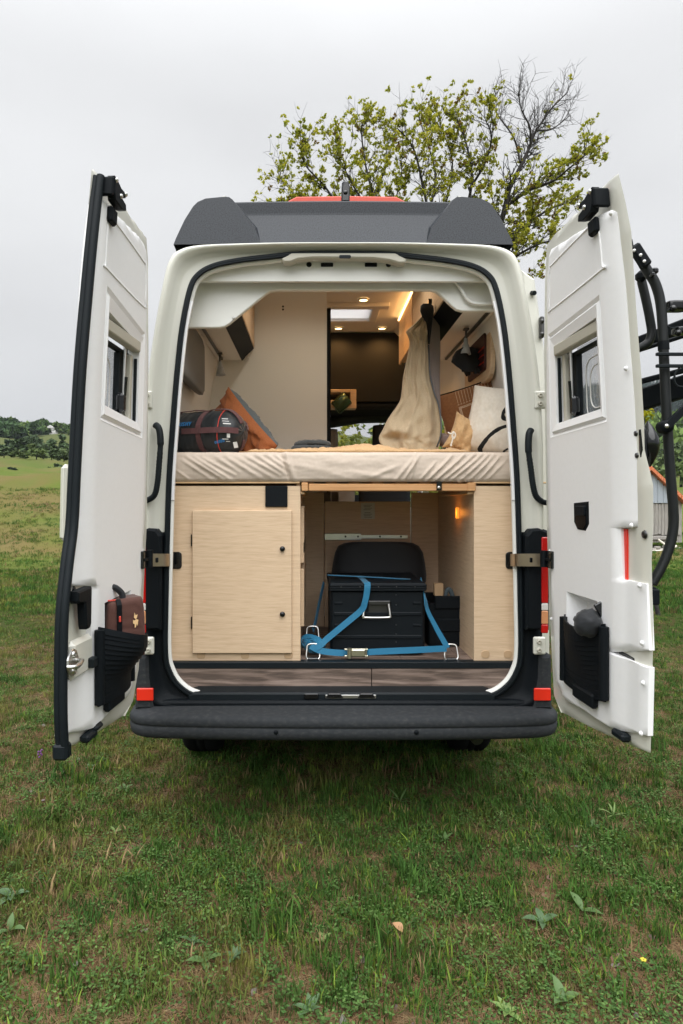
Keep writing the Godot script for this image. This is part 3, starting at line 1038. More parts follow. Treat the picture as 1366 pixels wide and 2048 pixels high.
	for q in [[566, 613], [566, 619]]:
		g = geo()
		g.lathe([[0.0, 0.002], [0.006, 0.002], [0.007, 0.0]], Transform3D(Basis(Vector3.RIGHT, PI / 2), at(q[0], q[1], -1.4)), 8)
		put("screw_hole", g, M.fascia_black, wallp)
	# kitchen wall cupboard in oak with a light strip under its top
	g = geo()
	g.span(Vector3(0.556, 2.64, -1.5), Vector3(0.62, 2.97, -1.52), 0.002)
	g.span(Vector3(0.62, 2.64, -1.5), Vector3(0.72, 2.72, -1.52), 0.002)
	var cup := put("wall_cupboard", g, M.oak, van)
	for i in 2:
		g = geo()
		g.span(Vector3(0.545, 2.62, -1.51 - i * 0.345), Vector3(0.563, 2.965, -1.85 - i * 0.345), 0.004)
		put("cupboard_door", g, M.oak, cup)
	g = geo()
	g.span(Vector3(0.563, 2.64, -1.52), Vector3(0.74, 2.655, -2.2))
	put("bottom_board", g, M.oak_edge, cup)
	g = geo()
	g.span(Vector3(0.538, 2.972, -1.52), Vector3(0.55, 2.982, -2.2))
	put("light_strip", g, M.strip_glow, cup)
	var area := AreaLight3D.new()
	area.name = "strip_light"
	area.area_size = Vector2(0.65, 0.02)
	area.light_color = Color(1.0, 0.72, 0.42)
	area.light_energy = 0.025
	area.shadow_enabled = true
	area.area_range = 5
	area.area_attenuation = 2
	cup.add_child(area)
	area.transform = Transform3D(Basis(Vector3.UP, PI / 2), Vector3(0.533, 2.977, -1.86)).rotated_local(Vector3.RIGHT, -0.6)

	# dark overcab locker, shelf nook, header, seats
	g = geo()
	g.span(Vector3(-0.77, 2.4, -2.62), Vector3(0.77, 2.62, -2.66))
	g.span(Vector3(-0.66, 2.62, -2.62), Vector3(0.66, 2.99, -2.66))
	put("overcab_panel", g, M.dark_cab, van)
	g = geo()
	g.span(Vector3(-0.78, 2.34, -2.64), Vector3(0.78, 2.4, -3.3), 0.02)
	put("overcab_floor", g, M.dark_cab, van)
	var nook0 := at(650, 783, -2.6)
	var nook1 := at(711, 820, -2.6)
	g = geo()
	g.span(Vector3(nook0.x, nook1.y, -2.5), Vector3(nook1.x, nook1.y + 0.07, -2.61), 0.003)
	g.span(Vector3(nook1.x - 0.05, nook1.y + 0.07, -2.5), Vector3(nook1.x, nook0.y, -2.61), 0.003)
	g.span(Vector3(nook0.x, nook0.y - 0.025, -2.5), Vector3(nook1.x - 0.05, nook0.y, -2.61), 0.003)
	put("cab_shelf", g, M.oak, van)
	g = geo()
	var vis := []
	for q in [[640, 832, 856], [664, 833, 856], [690, 826, 852], [720, 822, 847], [760, 822, 846], [800, 822, 846], [860, 824, 848]]:
		vis.append(PackedVector3Array([at(q[0], q[1], -3.2), at(q[0], q[1] + 4, -3.1), at(q[0], q[2] - 5, -3.1), at(q[0], q[2], -3.25), at(q[0], q[2] - 14, -3.9)]))
	g.grid(vis)
	put("sun_visor_panel", g, M.teal_cab, van)
	for q in [[745, 790, 850, "dark_cab"], [640, 676, 858, "seat_grey"]]:
		g = geo()
		var c0 := at((q[0] + q[1]) * 0.5, q[2], -2.9)
		soft_box(g, c0 + Vector3(0, -0.16, 0), Vector3((q[1] - q[0]) * 5.83 / FOC, 0.32, 0.14), 0.06)
		soft_box(g, c0 + Vector3(0, -0.62, 0.03), Vector3(0.46, 0.66, 0.18), 0.08)
		put("cab_seat", g, M[q[3]], van)

	# ---- lower furniture
	var zf := -0.17
	var fy := at(687, 1322, zf).y       # top of the raised floor
	# raised floor, its black nosing and the plank-faced step
	for r in [[333, 743], [744, 1042]]:
		g = geo()
		g.span(at(r[0], 1334, -0.14), at(r[1] - 0.5, 1390, -0.14) + Vector3(0, 0, -0.04), 0.001)
		put("step_plank", g, M.floor_planks, van)
	g = geo()
	g.span(at(332, 1324.5, -0.135), at(1043, 1337.5, -0.135) + Vector3(0, 0, -0.06), 0.003)
	put("step_nosing", g, M.rubber, van)
	for i in 6:
		g = geo()
		g.span(Vector3(-0.86 + i * 0.288, fy - 0.03, -0.2), Vector3(-0.86 + (i + 1) * 0.288 - 0.002, fy, -1.4), 0.001)
		put("floor_plank", g, M.floor_planks, van)
	g = geo()
	g.span(Vector3(-0.86, fy - 0.04, -1.4), Vector3(0.86, fy - 0.01, -4.0))
	put("cab_floor", g, M.floor_planks, van)
	# rubber threshold with latch pockets
	g = geo()
	g.prism(PackedVector2Array([Vector2(-0.715, 0.0), Vector2(0.7, 0.0), Vector2(0.7, 0.028), Vector2(0.67, 0.04), Vector2(-0.685, 0.04), Vector2(-0.715, 0.03)]), 0.13, Transform3D(Basis(), at(687, 1403, -0.03)), 0.008)
	var sill := put("threshold", g, M.rubber, van)
	g = geo()
	g.span(at(651, 1390, -0.027), at(752, 1396.5, -0.03), 0.001)
	put("latch_strip", g, M.steel, sill)
	for x in [622, 669, 733]:
		g = geo()
		var p := at(x, 1392, -0.026)
		if x == 622:
			g.span(p + Vector3(-0.032, -0.014, 0), p + Vector3(0.034, 0.012, 0.006), 0.004)
			g.tube([p + Vector3(-0.012, 0, 0.006), p + Vector3(-0.012, 0, 0.012)], 0.009, 10)
		else:
			g.prism(PackedVector2Array([Vector2(-0.04, -0.008), Vector2(0.04, -0.008), Vector2(0.028, 0.012), Vector2(-0.028, 0.012)]), 0.02, Transform3D(Basis(), p + Vector3(0, 0, 0.006)), 0.003)
		put("latch_pocket", g, M.gloss_black, sill)
	# left base cabinet: face board, door with knobs, hinges, caps, socket
	g = geo()
	g.prism(face([[338, 972], [601, 972], [601, 1322], [336, 1322]], zf), 0.018, Transform3D(Basis(), at(687, 1012, zf)), 0.001)
	var left := put("base_cabinet", g, M.oak, van)
	g = geo()
	g.span(at(338, 963.5, -0.163), at(603, 972.5, -0.6), 0.002)
	put("top_edge", g, M.oak_edge, left)
	g = geo()
	g.span(at(384.5, 1021, zf + 0.02), at(583.5, 1305, zf + 0.001), 0.0025)
	put("cabinet_door", g, M.oak, left)
	for y in [1097.5, 1228]:
		g = geo()
		g.lathe([[0.0, 0.016], [0.008, 0.016], [0.0125, 0.012], [0.013, 0.008], [0.007, 0.004], [0.007, 0.0]], Transform3D(Basis(Vector3.RIGHT, PI / 2), at(565, y, zf + 0.02)), 16)
		put("knob", g, M.gloss_black, left)
	for y in [1080, 1245]:
		g = geo()
		g.span(at(381.5, y - 11, zf + 0.016), at(384.5, y + 12, zf), 0.001)
		put("hinge", g, M.gloss_black, left)
	for x in [402, 490, 577]:
		g = geo()
		g.prism(rounded(-0.02, -0.016, 0.02, 0.02, 0.012), 0.004, Transform3D(Basis(), at(x, 1311, zf + 0.003)), 0.001)
		put("screw_cap", g, M.oak_cap, left)
	g = geo()
	g.span(at(530.5, 971.5, zf + 0.012), at(575, 1014, zf), 0.003)
	put("socket_box", g, M.black_plastic, left)
	# its inner side: drawer fronts seen edge on
	var lx := at(601, 1100, zf).x
	g = geo()
	g.span(Vector3(lx - 0.02, fy, zf - 0.02), Vector3(lx - 0.002, at(0, 965, zf).y, -1.06))
	put("side_board", g, M.oak, left)
	for r in [[1012, 1126], [1138, 1253]]:
		g = geo()
		g.span(Vector3(lx - 0.001, at(0, r[1], -0.25).y, -0.25), Vector3(lx + 0.016, at(0, r[0], -0.25).y, -0.98), 0.002)
		put("drawer_front", g, M.oak, left)
	g = geo()
	g.span(Vector3(lx + 0.014, at(0, 1105, -0.25).y, -0.248), Vector3(lx + 0.018, at(0, 1085, -0.25).y, -0.9))
	put("drawer_grip", g, M.gloss_black, left)
	# right base cabinet
	g = geo()
	g.prism(face([[948, 972], [1036, 972], [1040, 1322], [948, 1322]], zf), 0.018, Transform3D(Basis(), at(687, 1012, zf)), 0.001)
	var right := put("base_cabinet", g, M.oak, van)
	g = geo()
	g.span(at(947, 963.5, -0.163), at(1036, 972.5, -0.6), 0.002)
	put("top_edge", g, M.oak_edge, right)
	var rx := at(948, 1100, zf).x
	g = geo()
	g.span(Vector3(rx + 0.001, fy, zf - 0.02), Vector3(rx + 0.018, at(0, 965, zf).y, -1.06))
	put("side_board", g, M.oak, right)
	for x in [971, 1016]:
		g = geo()
		g.prism(rounded(-0.019, -0.018, 0.019, 0.018, 0.012), 0.004, Transform3D(Basis(), at(x, 1309, zf + 0.003)), 0.001)
		put("screw_cap", g, M.oak_cap, right)
	g = geo()
	var lz2 := -0.5
	var lp2 := Vector3(rx, at(0, 1026, lz2).y, lz2)
	g.span(lp2 + Vector3(-0.012, -0.03, -0.02), lp2 + Vector3(0.0, 0.03, 0.02), 0.003)
	var amb := put("orientation_lamp", g, M.amber_glow, right)
	var al := OmniLight3D.new()
	al.name = "amber_light"
	al.light_color = Color(1, 0.6, 0.22)
	al.light_energy = 0.0015
	al.light_size = 0.02
	al.omni_range = 3
	al.omni_attenuation = 2
	al.shadow_enabled = true
	amb.add_child(al)
	al.position = lp2 + Vector3(-0.03, 0, 0)
	# back of the garage: three boards, runner, notice, gap above
	var zb := -1.06
	for r in [[600, 648, 985], [649.5, 821, 1003], [823, 880, 985]]:
		g = geo()
		g.span(at(r[0], r[2], zb), Vector3(at(r[1], 0, zb).x, fy, zb - 0.018), 0.002)
		put("back_board", g, M.oak, van)
	g = geo()
	g.span(at(649, 1067, zb + 0.014), at(722, 1080, zb), 0.002)
	g.span(at(722, 1070, zb + 0.01), at(815, 1077, zb), 0.001)
	var runner := put("drawer_runner", g, M.steel, van)
	for x in [691, 716, 760, 802]:
		g = geo()
		g.lathe([[0.0, 0.003], [0.006, 0.003], [0.006, 0.0]], Transform3D(Basis(Vector3.RIGHT, PI / 2), at(x, 1073, zb + 0.014)), 10)
		put("rivet", g, M.dark_steel, runner)
	g = geo()
	g.span(at(722, 1006, zb + 0.002), at(749.5, 1038, zb + 0.0005))
	var notice := put("notice", g, M.paper, van)
	g = geo()
	for i in 9:
		if i != 4:
			var a := at(727 + (i % 3), 1010 + i * 3.0, zb + 0.0025)
			g.span(a, at(744 - (i % 2) * 3, 1010.8 + i * 3.0, zb + 0.0022))
	put("lettering", g, M.dark_steel, notice)
	g = geo()
	g.span(at(648, 984, zb - 0.25), at(660, 1006, zb - 0.27))
	g.span(at(663, 984, zb - 0.25), at(677, 1006, zb - 0.27))
	put("battery_box", g, M.seat_grey, van)
	# slatted bed base: front rail with end blocks and strap clip, slats across
	g = geo()
	g.span(at(617, 967.5, -0.16), at(934, 982.5, -0.185), 0.004)
	var rail := put("bed_rail", g, M.beech, van)
	for r in [[603, 616], [935, 947]]:
		g = geo()
		g.span(at(r[0], 965, -0.155), at(r[1], 982.5, -0.2), 0.003)
		put("rail_end", g, M.beech, rail)
	for r in [[601, 612, 993], [935, 946, 993]]:
		g = geo()
		g.span(at(r[0], 983, -0.18), at(r[1], r[2], -0.9), 0.002)
		put("support_batten", g, M.oak_edge, rail)
	for i in 8:
		g = geo()
		var x0 := lerpf(-0.19, 0.6, i / 7.0)
		g.span(Vector3(x0, at(0, 968, -0.2).y, -0.19), Vector3(x0 + 0.055, at(0, 963.5, -0.2).y, -1.35), 0.002)
		put("slat", g, M.beech, rail)
	g = geo()
	g.span(at(873.5, 963, -0.15), at(883, 981, -0.16), 0.002)
	var clip := put("strap_clip", g, M.gloss_black, rail)
	g = geo()
	g.lathe([[0.0, 0.004], [0.006, 0.003], [0.008, 0.0]], Transform3D(Basis(Vector3.RIGHT, PI / 2), at(878, 975, -0.149)), 10)
	put("screw", g, M.steel, clip)
	# lashing rings in the floor
	for q in [[626, 1302, -0.22], [902, 1303, -0.22], [625, 1266, -0.42]]:
		var p := at(q[0], q[1], q[2])
		g = geo()
		var loop := []
		for v in [[-0.028, -0.035], [0.028, -0.035], [0.03, 0.005], [0.022, 0.03], [-0.022, 0.03], [-0.03, 0.005]]:
			loop.append(p + Vector3(v[0], v[1], v[1] * -0.3))
		g.tube(curve(loop, 4, true), 0.005, 8, true)
		var rg := put("lashing_ring", g, M.steel, van)
		g = geo()
		g.box(p + Vector3(0, -0.04, 0.005), Vector3(0.05, 0.02, 0.03), 0.004)
		put("ring_base", g, M.dark_steel, rg)

	# check straps of the doors: black pocket, bronze arm
	for s in [-1, 1]:
		g = geo()
		var pc := at(349 if s < 0 else 1026, 1121, zf + 0.006)
		g.prism(rounded(-0.034, -0.041, 0.034, 0.041, 0.016), 0.012, Transform3D(Basis(), pc), 0.002)
		var pk := put("strap_pocket", g, M.gloss_black, van)
		g = geo()
		var arm: Array
		if s < 0:
			arm = [at(343, 1120, -0.12), at(336, 1120, -0.02), at(318, 1120, 0.02), at(298, 1120, 0.035)]
		else:
			arm = [at(1022, 1120, -0.12), at(1031, 1120, -0.02), at(1055, 1120, 0.02), at(1080, 1120, 0.035)]
		var path := curve(arm, 6)
		var nn := []
		for i in path.size():
			var t: Vector3 = (path[mini(i + 1, path.size() - 1)] - path[maxi(i - 1, 0)]).normalized()
			nn.append(t.cross(Vector3.UP))
		g.band(path, nn, 0.057, 0.006)
		put("check_arm", g, M.bronze_steel, pk)
		g = geo()
		g.box(at(314 if s < 0 else 1062, 1120, 0.028), Vector3(0.012, 0.022, 0.012), 0.002)
		put("arm_catch", g, M.gloss_black, pk)


func face(px: Array, z: float) -> PackedVector2Array:
	var out := PackedVector2Array()
	var o := at(687, 1012, z)
	for q in px:
		var p := at(q[0], q[1], z)
		out.append(Vector2(p.x - o.x, p.y - o.y))
	return out


# a box with rounded, padded sides
func soft_box(g: Geo, c: Vector3, size: Vector3, r: float, n := 6) -> void:
	g.smooth(true)
	var h := size * 0.5
	var rows := []
	var steps := 2 * n
	for i in steps + 1:
		var a := PI * i / steps
		var row := PackedVector3Array()
		for j in 4 * n:
			var w := TAU * (j + 0.5) / (4 * n)
			var d := Vector3(sin(a) * cos(w), cos(a), sin(a) * sin(w))
			var q := Vector3(signf(d.x) * pow(absf(d.x), 0.55), signf(d.y) * pow(absf(d.y), 0.55), signf(d.z) * pow(absf(d.z), 0.55))
			q = q / maxf(absf(q.x), maxf(absf(q.y), absf(q.z))) * 0.7 + q * 0.3
			row.append(c + q * h)
		rows.append(row)
	g.grid(rows, true)


# ---------------------------------------------------------------- van: rear doors
# A door's own axes: u from the hinge to the free edge, v height above the ground, w from the inner skin towards the van's middle.
class Leaf:
	var s := 1.0
	var hinge := Vector3.ZERO
	var U := Vector3.BACK
	var W := Vector3.LEFT
	var L := 0.82
	var eye := Vector3.ZERO
	var foc := 1.0
	var vp := Vector2.ZERO
	var k := 0.0            # how much the pressings spread towards the free edge

	# the skin leans in towards the roof, more so at the free edge
	func lean(u: float, v: float) -> float:
		var t := clampf((v - 1.35) / 1.3, 0.0, 1.2)
		return 0.085 * pow(t, 1.6) * (0.2 + 0.8 * clampf(u / L, 0.0, 1.1))

	func p(u: float, v: float, w := 0.0) -> Vector3:
		return Vector3(hinge.x, 0, hinge.z) + U * u + Vector3(0, 1.5 + (v - 1.5) * (1.0 + k * u), 0) + W * (w + lean(u, v))

	# where a point measured on the photograph lies on the skin
	func uv(x: float, y: float, w := 0.0) -> Vector2:
		var dir := Vector3((x - vp.x) / foc, -(y - vp.y) / foc, -1.0)
		var u := 0.4
		var v := 1.5
		for i in 12:
			var q := Vector3(hinge.x, 0, hinge.z) + W * (w + lean(u, v))
			var far := (q - eye).dot(W) / dir.dot(W)
			var hit := eye + dir * far
			u = (hit - q).dot(U)
			v = 1.5 + (hit.y - 1.5) / (1.0 + k * u)
		return Vector2(u, v)

	func frame(u: float, v: float, w: float) -> Transform3D:
		var o := p(u, v, w)
		var up := (p(u, v + 0.02, w) - o).normalized()
		return Transform3D(Basis(U, up, W), o)


func limits(leaf: Leaf, px: Array, w: float) -> Array:
	var out := []
	var last := -10.0
	for q in px:
		var r := leaf.uv(q[0], q[1], w)
		var v := maxf(r.y, last + 0.0005)
		last = v
		out.append([v, r.x])
	return out


# a sheet between two edges, with rectangular holes left open; returns nothing, adds to g
func sheet(g: Geo, leaf: Leaf, inner: Array, outer: Array, w: Callable, holes: Array, thick: float) -> void:
	var v0: float = maxf(inner[0][0], outer[0][0])
	var v1: float = minf(inner[inner.size() - 1][0], outer[outer.size() - 1][0])
	var vs := []
	for i in 61:
		vs.append(lerpf(v0, v1, i / 60.0))
	for q in inner + outer:
		if q[0] > v0 and q[0] < v1:
			vs.append(q[0])
	var us := []
	for i in 25:
		us.append(lerpf(-0.02, leaf.L + 0.02, i / 24.0))
	for h in holes:
		vs.append(h[1])
		vs.append(h[3])
		us.append(h[0])
		us.append(h[2])
	vs.sort()
	us.sort()
	var rows := []
	var uu := []
	for v in vs:
		var a := along(inner, v)
		var b := maxf(along(outer, v), a)
		var row := PackedVector3Array()
		var ur := []
		for u in us:
			var c := clampf(u, a, b)
			ur.append(c)
			row.append(leaf.p(c, v, w.call(c, v, a, b)))
		rows.append(row)
		uu.append(ur)
	g.smooth(true)
	for i in rows.size() - 1:
		if vs[i + 1] - vs[i] < 1e-5:
			continue
		var vm: float = (vs[i] + vs[i + 1]) * 0.5
		for j in us.size() - 1:
			var um: float = (us[j] + us[j + 1]) * 0.5
			var open := false
			for h in holes:
				if um > h[0] and um < h[2] and vm > h[1] and vm < h[3]:
					open = true
			if open or (uu[i][j] == uu[i][j + 1] and uu[i + 1][j] == uu[i + 1][j + 1]):
				continue
			g.quad(rows[i][j], rows[i][j + 1], rows[i + 1][j + 1], rows[i + 1][j])
	# rim walls of the sheet
	if thick == 0.0:
		return
	var n := us.size() - 1
	g.smooth(false)
	for i in rows.size() - 1:
		for k in [0, n]:
			var d := leaf.W * thick
			g.quad(rows[i][k], rows[i + 1][k], rows[i + 1][k] - d, rows[i][k] - d)
	for i in [0, rows.size() - 1]:
		for j in n:
			var d := leaf.W * thick
			g.quad(rows[i][j], rows[i][j + 1], rows[i][j + 1] - d, rows[i][j] - d)


func rect_of(leaf: Leaf, px: Array, w: float) -> Array:
	# corners in the order hinge-top, free-top, free-bottom, hinge-bottom
	var a := leaf.uv(px[0][0], px[0][1], w)
	var b := leaf.uv(px[1][0], px[1][1], w)
	var c := leaf.uv(px[2][0], px[2][1], w)
	var d := leaf.uv(px[3][0], px[3][1], w)
	return [(a.x + d.x) * 0.5, (c.y + d.y) * 0.5, (b.x + c.x) * 0.5, (a.y + b.y) * 0.5]


# box on the door: rectangle u0 v0 u1 v1, from w0 to w1
func on_door(g: Geo, leaf: Leaf, r: Array, w0: float, w1: float, cut := 0.002) -> Geo:
	var f := leaf.frame((r[0] + r[2]) * 0.5, (r[1] + r[3]) * 0.5, (w0 + w1) * 0.5)
	return g.box(f.origin, Vector3(absf(r[2] - r[0]), absf(r[3] - r[1]), absf(w1 - w0)), cut, f.basis)


# strip frame of four mitred bars round a rectangle, sloping from w_in at the inner edge to w_out at the outer one
func ring_frame(g: Geo, leaf: Leaf, i: Array, o: Array, wi: float, wo: float, depth: float) -> void:
	g.smooth(false)
	var a := [[i[0], i[1]], [i[2], i[1]], [i[2], i[3]], [i[0], i[3]]]
	var b := [[o[0], o[1]], [o[2], o[1]], [o[2], o[3]], [o[0], o[3]]]
	for k in 4:
		var n := (k + 1) % 4
		var p0 := leaf.p(a[k][0], a[k][1], wi)
		var p1 := leaf.p(a[n][0], a[n][1], wi)
		var q0 := leaf.p(b[k][0], b[k][1], wo)
		var q1 := leaf.p(b[n][0], b[n][1], wo)
		g.quad(p0, p1, q1, q0)
		g.quad(p0, p1, p1 - leaf.W * depth, p0 - leaf.W * depth)
		g.quad(q0, q1, q1 - leaf.W * depth, q0 - leaf.W * depth)


func build_door(s: int) -> void:
	var leaf := Leaf.new()
	leaf.s = s
	leaf.eye = EYE
	leaf.foc = FOC
	leaf.vp = Vector2(VPX, VPY)
	if s < 0:
		leaf.hinge = at(297, 1000, 0.03)
		leaf.U = Vector3(-0.075, 0, 1).normalized()
		leaf.W = Vector3(1, 0, 0.075).normalized()
		leaf.L = 0.85
		leaf.k = 0.15
	else:
		leaf.hinge = at(1093, 1000, 0.03)
		leaf.U = Vector3(0.035, 0, 1).normalized()
		leaf.W = Vector3(-1, 0, 0.035).normalized()
		leaf.L = 0.83
		leaf.k = 0.02
	var root := Node3D.new()
	root.name = "rear_door"
	van.add_child(root, true)
	root.set_meta("label", "open rear door carrying the brown bag in its black net pocket" if s < 0 else "open rear door with red strip and folded bicycle rack outside")
	var g: Geo

	# metal skin: inner face, outer face, rim
	var hin: Array
	var hout: Array
	var pin: Array
	var pout: Array
	if s < 0:
		hin = [[250, 1432], [266, 1402], [277, 1340], [284, 1250], [289, 1140], [293, 1060], [296, 900], [297, 700], [296, 520], [293, 476]]
		hout = [[250, 1433], [190, 1471], [130, 1503], [122, 1500], [120, 1420], [120, 1320], [122, 1220], [131, 1130], [141, 1050], [146, 950], [151, 850], [157, 730], [168, 600], [179, 480], [190, 340], [193, 338], [215, 365], [250, 412], [280, 453], [293, 472]]
		pin = [[260, 1388], [271, 1340], [279, 1250], [284, 1140], [288, 1060], [292, 900], [294, 700], [293, 540], [290, 492]]
		pout = [[260, 1389], [225, 1412], [206, 1440], [182, 1467], [132, 1473], [132, 1369], [182, 1366.5], [184, 1172], [141, 1170], [147, 1120], [156, 1040], [159, 950], [164, 850], [171, 730], [179, 600], [189, 480], [197, 408], [206, 400], [240, 437], [265, 462], [290, 490]]
	else:
		hin = [[1122, 1425], [1108, 1390], [1103, 1300], [1098, 1200], [1094, 1060], [1091, 900], [1088, 700], [1090, 560], [1094, 490]]
		hout = [[1122, 1426], [1200, 1466], [1260, 1493], [1294, 1506], [1297, 1400], [1299, 1250], [1296, 1120], [1299, 1060], [1299, 970], [1292, 940], [1282, 900], [1281, 850], [1276, 760], [1270, 680], [1264, 600], [1255, 460], [1243, 400], [1230, 347], [1200, 373], [1150, 425], [1110, 466], [1094, 487]]
		pin = [[1129, 1399], [1112, 1360], [1108, 1290], [1103, 1180], [1098, 1060], [1095, 900], [1093, 700], [1096, 540], [1101, 500]]
		pout = [[1129, 1400], [1180, 1425], [1205, 1442], [1228, 1462], [1283, 1472], [1286, 1335], [1223, 1333.5], [1222, 1304], [1286, 1301], [1281, 1168], [1242, 1165], [1239, 1056], [1264, 1054], [1261, 900], [1256, 800], [1248, 700], [1238, 560], [1228, 470], [1222, 424], [1214, 420], [1170, 457], [1130, 482], [1101, 499]]
	var wi := rect_of(leaf, [[279, 690], [218, 632], [203, 806], [269, 847]] if s < 0 else [[1108, 692], [1194, 641], [1207, 812], [1122, 850]], 0.02)
	var wo := rect_of(leaf, [[288, 668], [209, 592], [200, 836], [272, 866]] if s < 0 else [[1101, 673], [1203, 602], [1214, 838], [1111, 868]], 0.02)
	var bay := rect_of(leaf, [[252, 1190], [204, 1197], [204, 1290], [262, 1290]] if s < 0 else [[1140, 1188], [1197, 1196], [1202, 1300], [1136, 1290]], 0.02)
	var li := limits(leaf, hin, 0.0)
	var lo := limits(leaf, hout, 0.0)
	g = geo()
	var flat_in := func(u: float, v: float, a: float, b: float) -> float: return -0.012 * clampf(1.0 - (b - u) / 0.03, 0.0, 1.0)
	sheet(g, leaf, li, lo, flat_in, [wi, bay], 0.0)
	# outer face, drawn in from the edge, and the rim between the two
	var lo2 := []
	for q in lo:
		lo2.append([q[0], maxf(q[1] - 0.055, -0.01)])
	var flat_out := func(u: float, v: float, a: float, b: float) -> float: return -0.03 - 0.012 * sin(PI * clampf((u - a) / maxf(b - a, 0.01), 0.0, 1.0))
	sheet(g, leaf, li, lo2, flat_out, [wi], 0.0)
	var vs := []
	for i in 81:
		vs.append(lerpf(maxf(li[0][0], lo[0][0]), minf(li[li.size() - 1][0], lo[lo.size() - 1][0]), i / 80.0))
	g.smooth(false)
	for i in 80:
		var e0 := maxf(along(lo, vs[i]), along(li, vs[i]))
		var e1 := maxf(along(lo, vs[i + 1]), along(li, vs[i + 1]))
		var f0 := maxf(along(lo2, vs[i]), along(li, vs[i]))
		var f1 := maxf(along(lo2, vs[i + 1]), along(li, vs[i + 1]))
		g.quad(leaf.p(e0, vs[i], -0.012), leaf.p(e1, vs[i + 1], -0.012), leaf.p(f1, vs[i + 1], -0.03), leaf.p(f0, vs[i], -0.03))
		var h0 := along(li, vs[i])
		var h1 := along(li, vs[i + 1])
		g.quad(leaf.p(h0, vs[i], 0.0), leaf.p(h1, vs[i + 1], 0.0), leaf.p(h1, vs[i + 1], -0.03), leaf.p(h0, vs[i], -0.03))
	put("door_skin", g, M.cream_paint, root)
	# pressed swellings of the outer skin: number-plate recess and top edge
	var swell := [[[0.14, 1.38, 0.755, 1.64], -0.056, 0.03]] if s < 0 else []
	for r in swell:
		g = geo()
		on_door(g, leaf, r[0], -0.025, r[1], r[2])
		put("outer_swelling", g, M.cream_paint, root)

	# white inner panel; it falls away towards the free edge
	li = limits(leaf, pin, 0.02)
	lo = limits(leaf, pout, 0.02)
	var step_u: float = leaf.L - 0.15
	var pw := func(u: float, v: float, a: float, b: float) -> float:
		var k := smoothstep(step_u - 0.012, step_u + 0.05, u)
		var e := minf(minf(u - a, b - u), minf(v - li[0][0], li[li.size() - 1][0] - v))
		return 0.03 - 0.018 * k - 0.012 * (1.0 - smoothstep(0.0, 0.02, e))
	g = geo()
	sheet(g, leaf, li, lo, pw, [[wo[0] - 0.012, wo[1] - 0.012, wo[2] + 0.012, wo[3] + 0.012], bay], 0.018)
	# recess walls round the bay, sloped at the top
	g.smooth(false)
	var back := -0.035
	var f := func(u: float, v: float, w: float) -> Vector3: return leaf.p(u, v, w)
	var bt: float = bay[3] - 0.035
	g.quad(f.call(bay[0], bay[3], 0.03), f.call(bay[2], bay[3], 0.028), f.call(bay[2], bt, back), f.call(bay[0] + 0.04, bt, back))
	g.quad(f.call(bay[0], bay[3], 0.03), f.call(bay[0] + 0.04, bt, back), f.call(bay[0] + 0.04, bay[1], back), f.call(bay[0], bay[1], 0.03))
	g.quad(f.call(bay[2], bay[3], 0.028), f.call(bay[2], bt, back), f.call(bay[2], bay[1], back), f.call(bay[2], bay[1], 0.028))
	g.quad(f.call(bay[0] + 0.04, bt, back), f.call(bay[2], bt, back), f.call(bay[2], bay[1], back), f.call(bay[0] + 0.04, bay[1], back))
	g.quad(f.call(bay[0], bay[1], 0.03), f.call(bay[0] + 0.04, bay[1], back), f.call(bay[2], bay[1], back), f.call(bay[2], bay[1], 0.028))
	put("inner_panel", g, M.white_panel, root)
	# raised bead on the upper field
	var bead: Array
	if s < 0:
		bead = [[217, 436], [222, 433], [285, 520], [291, 535], [291, 600], [286, 612], [214, 537], [211, 527]]
	else:
		bead = [[1100, 540], [1106, 528], [1186, 447], [1196, 448], [1204, 528], [1201, 541], [1106, 617], [1099, 617]]
	var bp := []
	for q in bead:
		var r := leaf.uv(q[0], q[1], 0.03)
		bp.append(leaf.p(r.x, r.y, 0.03))
	g = geo()
	g.tube(curve(bp, 6, true), 0.004, 6, true)
	put("panel_bead", g, M.white_panel, root)
	# push rivets
	for q in ([[193, 446], [165, 805], [139, 1173], [133, 1372], [132, 1470], [278, 1243], [286, 1100]] if s < 0 else [[1219, 427], [1249, 737], [1260, 1051], [1276, 1171], [1281, 1286], [1283, 1366], [1279, 1467], [1101, 1238], [1098, 1102]]):
		var r := leaf.uv(q[0], q[1], 0.02)
		var fr := leaf.frame(r.x, r.y, 0.014)
		g = geo()
		g.lathe([[0.0, 0.008], [0.006, 0.006], [0.009, 0.0]], fr * Transform3D(Basis(Vector3.RIGHT, PI / 2), Vector3.ZERO), 10)
		put("push_rivet", g, M.white_panel, root)

	# window: moulded surround, frame, blind cassette, acrylic pane, stay
	g = geo()
	var rec := [wo[0] - 0.012, wo[1] - 0.05, wo[2] + 0.012, wo[3] + 0.03]
	ring_frame(g, leaf, [wo[0], wo[1], wo[2], wo[3]], [wo[0] - 0.013, wo[1] - 0.013, wo[2] + 0.013, wo[3] + 0.013], 0.022, 0.031, 0.02)
	var win := put("window", g, M.white_panel, root)
	g = geo()
	ring_frame(g, leaf, [wi[0], wi[1], wi[2], wi[3]], [lerpf(wi[0], wo[0], 0.75), lerpf(wi[1], wo[1], 0.75), lerpf(wi[2], wo[2], 0.75), lerpf(wi[3], wo[3], 0.75)], 0.027, 0.034, 0.05)
	ring_frame(g, leaf, [lerpf(wi[0], wo[0], 0.75), lerpf(wi[1], wo[1], 0.75), lerpf(wi[2], wo[2], 0.75), lerpf(wi[3], wo[3], 0.75)], wo, 0.034, 0.022, 0.0)
	put("window_frame", g, M.white_plastic, win)
	g = geo()
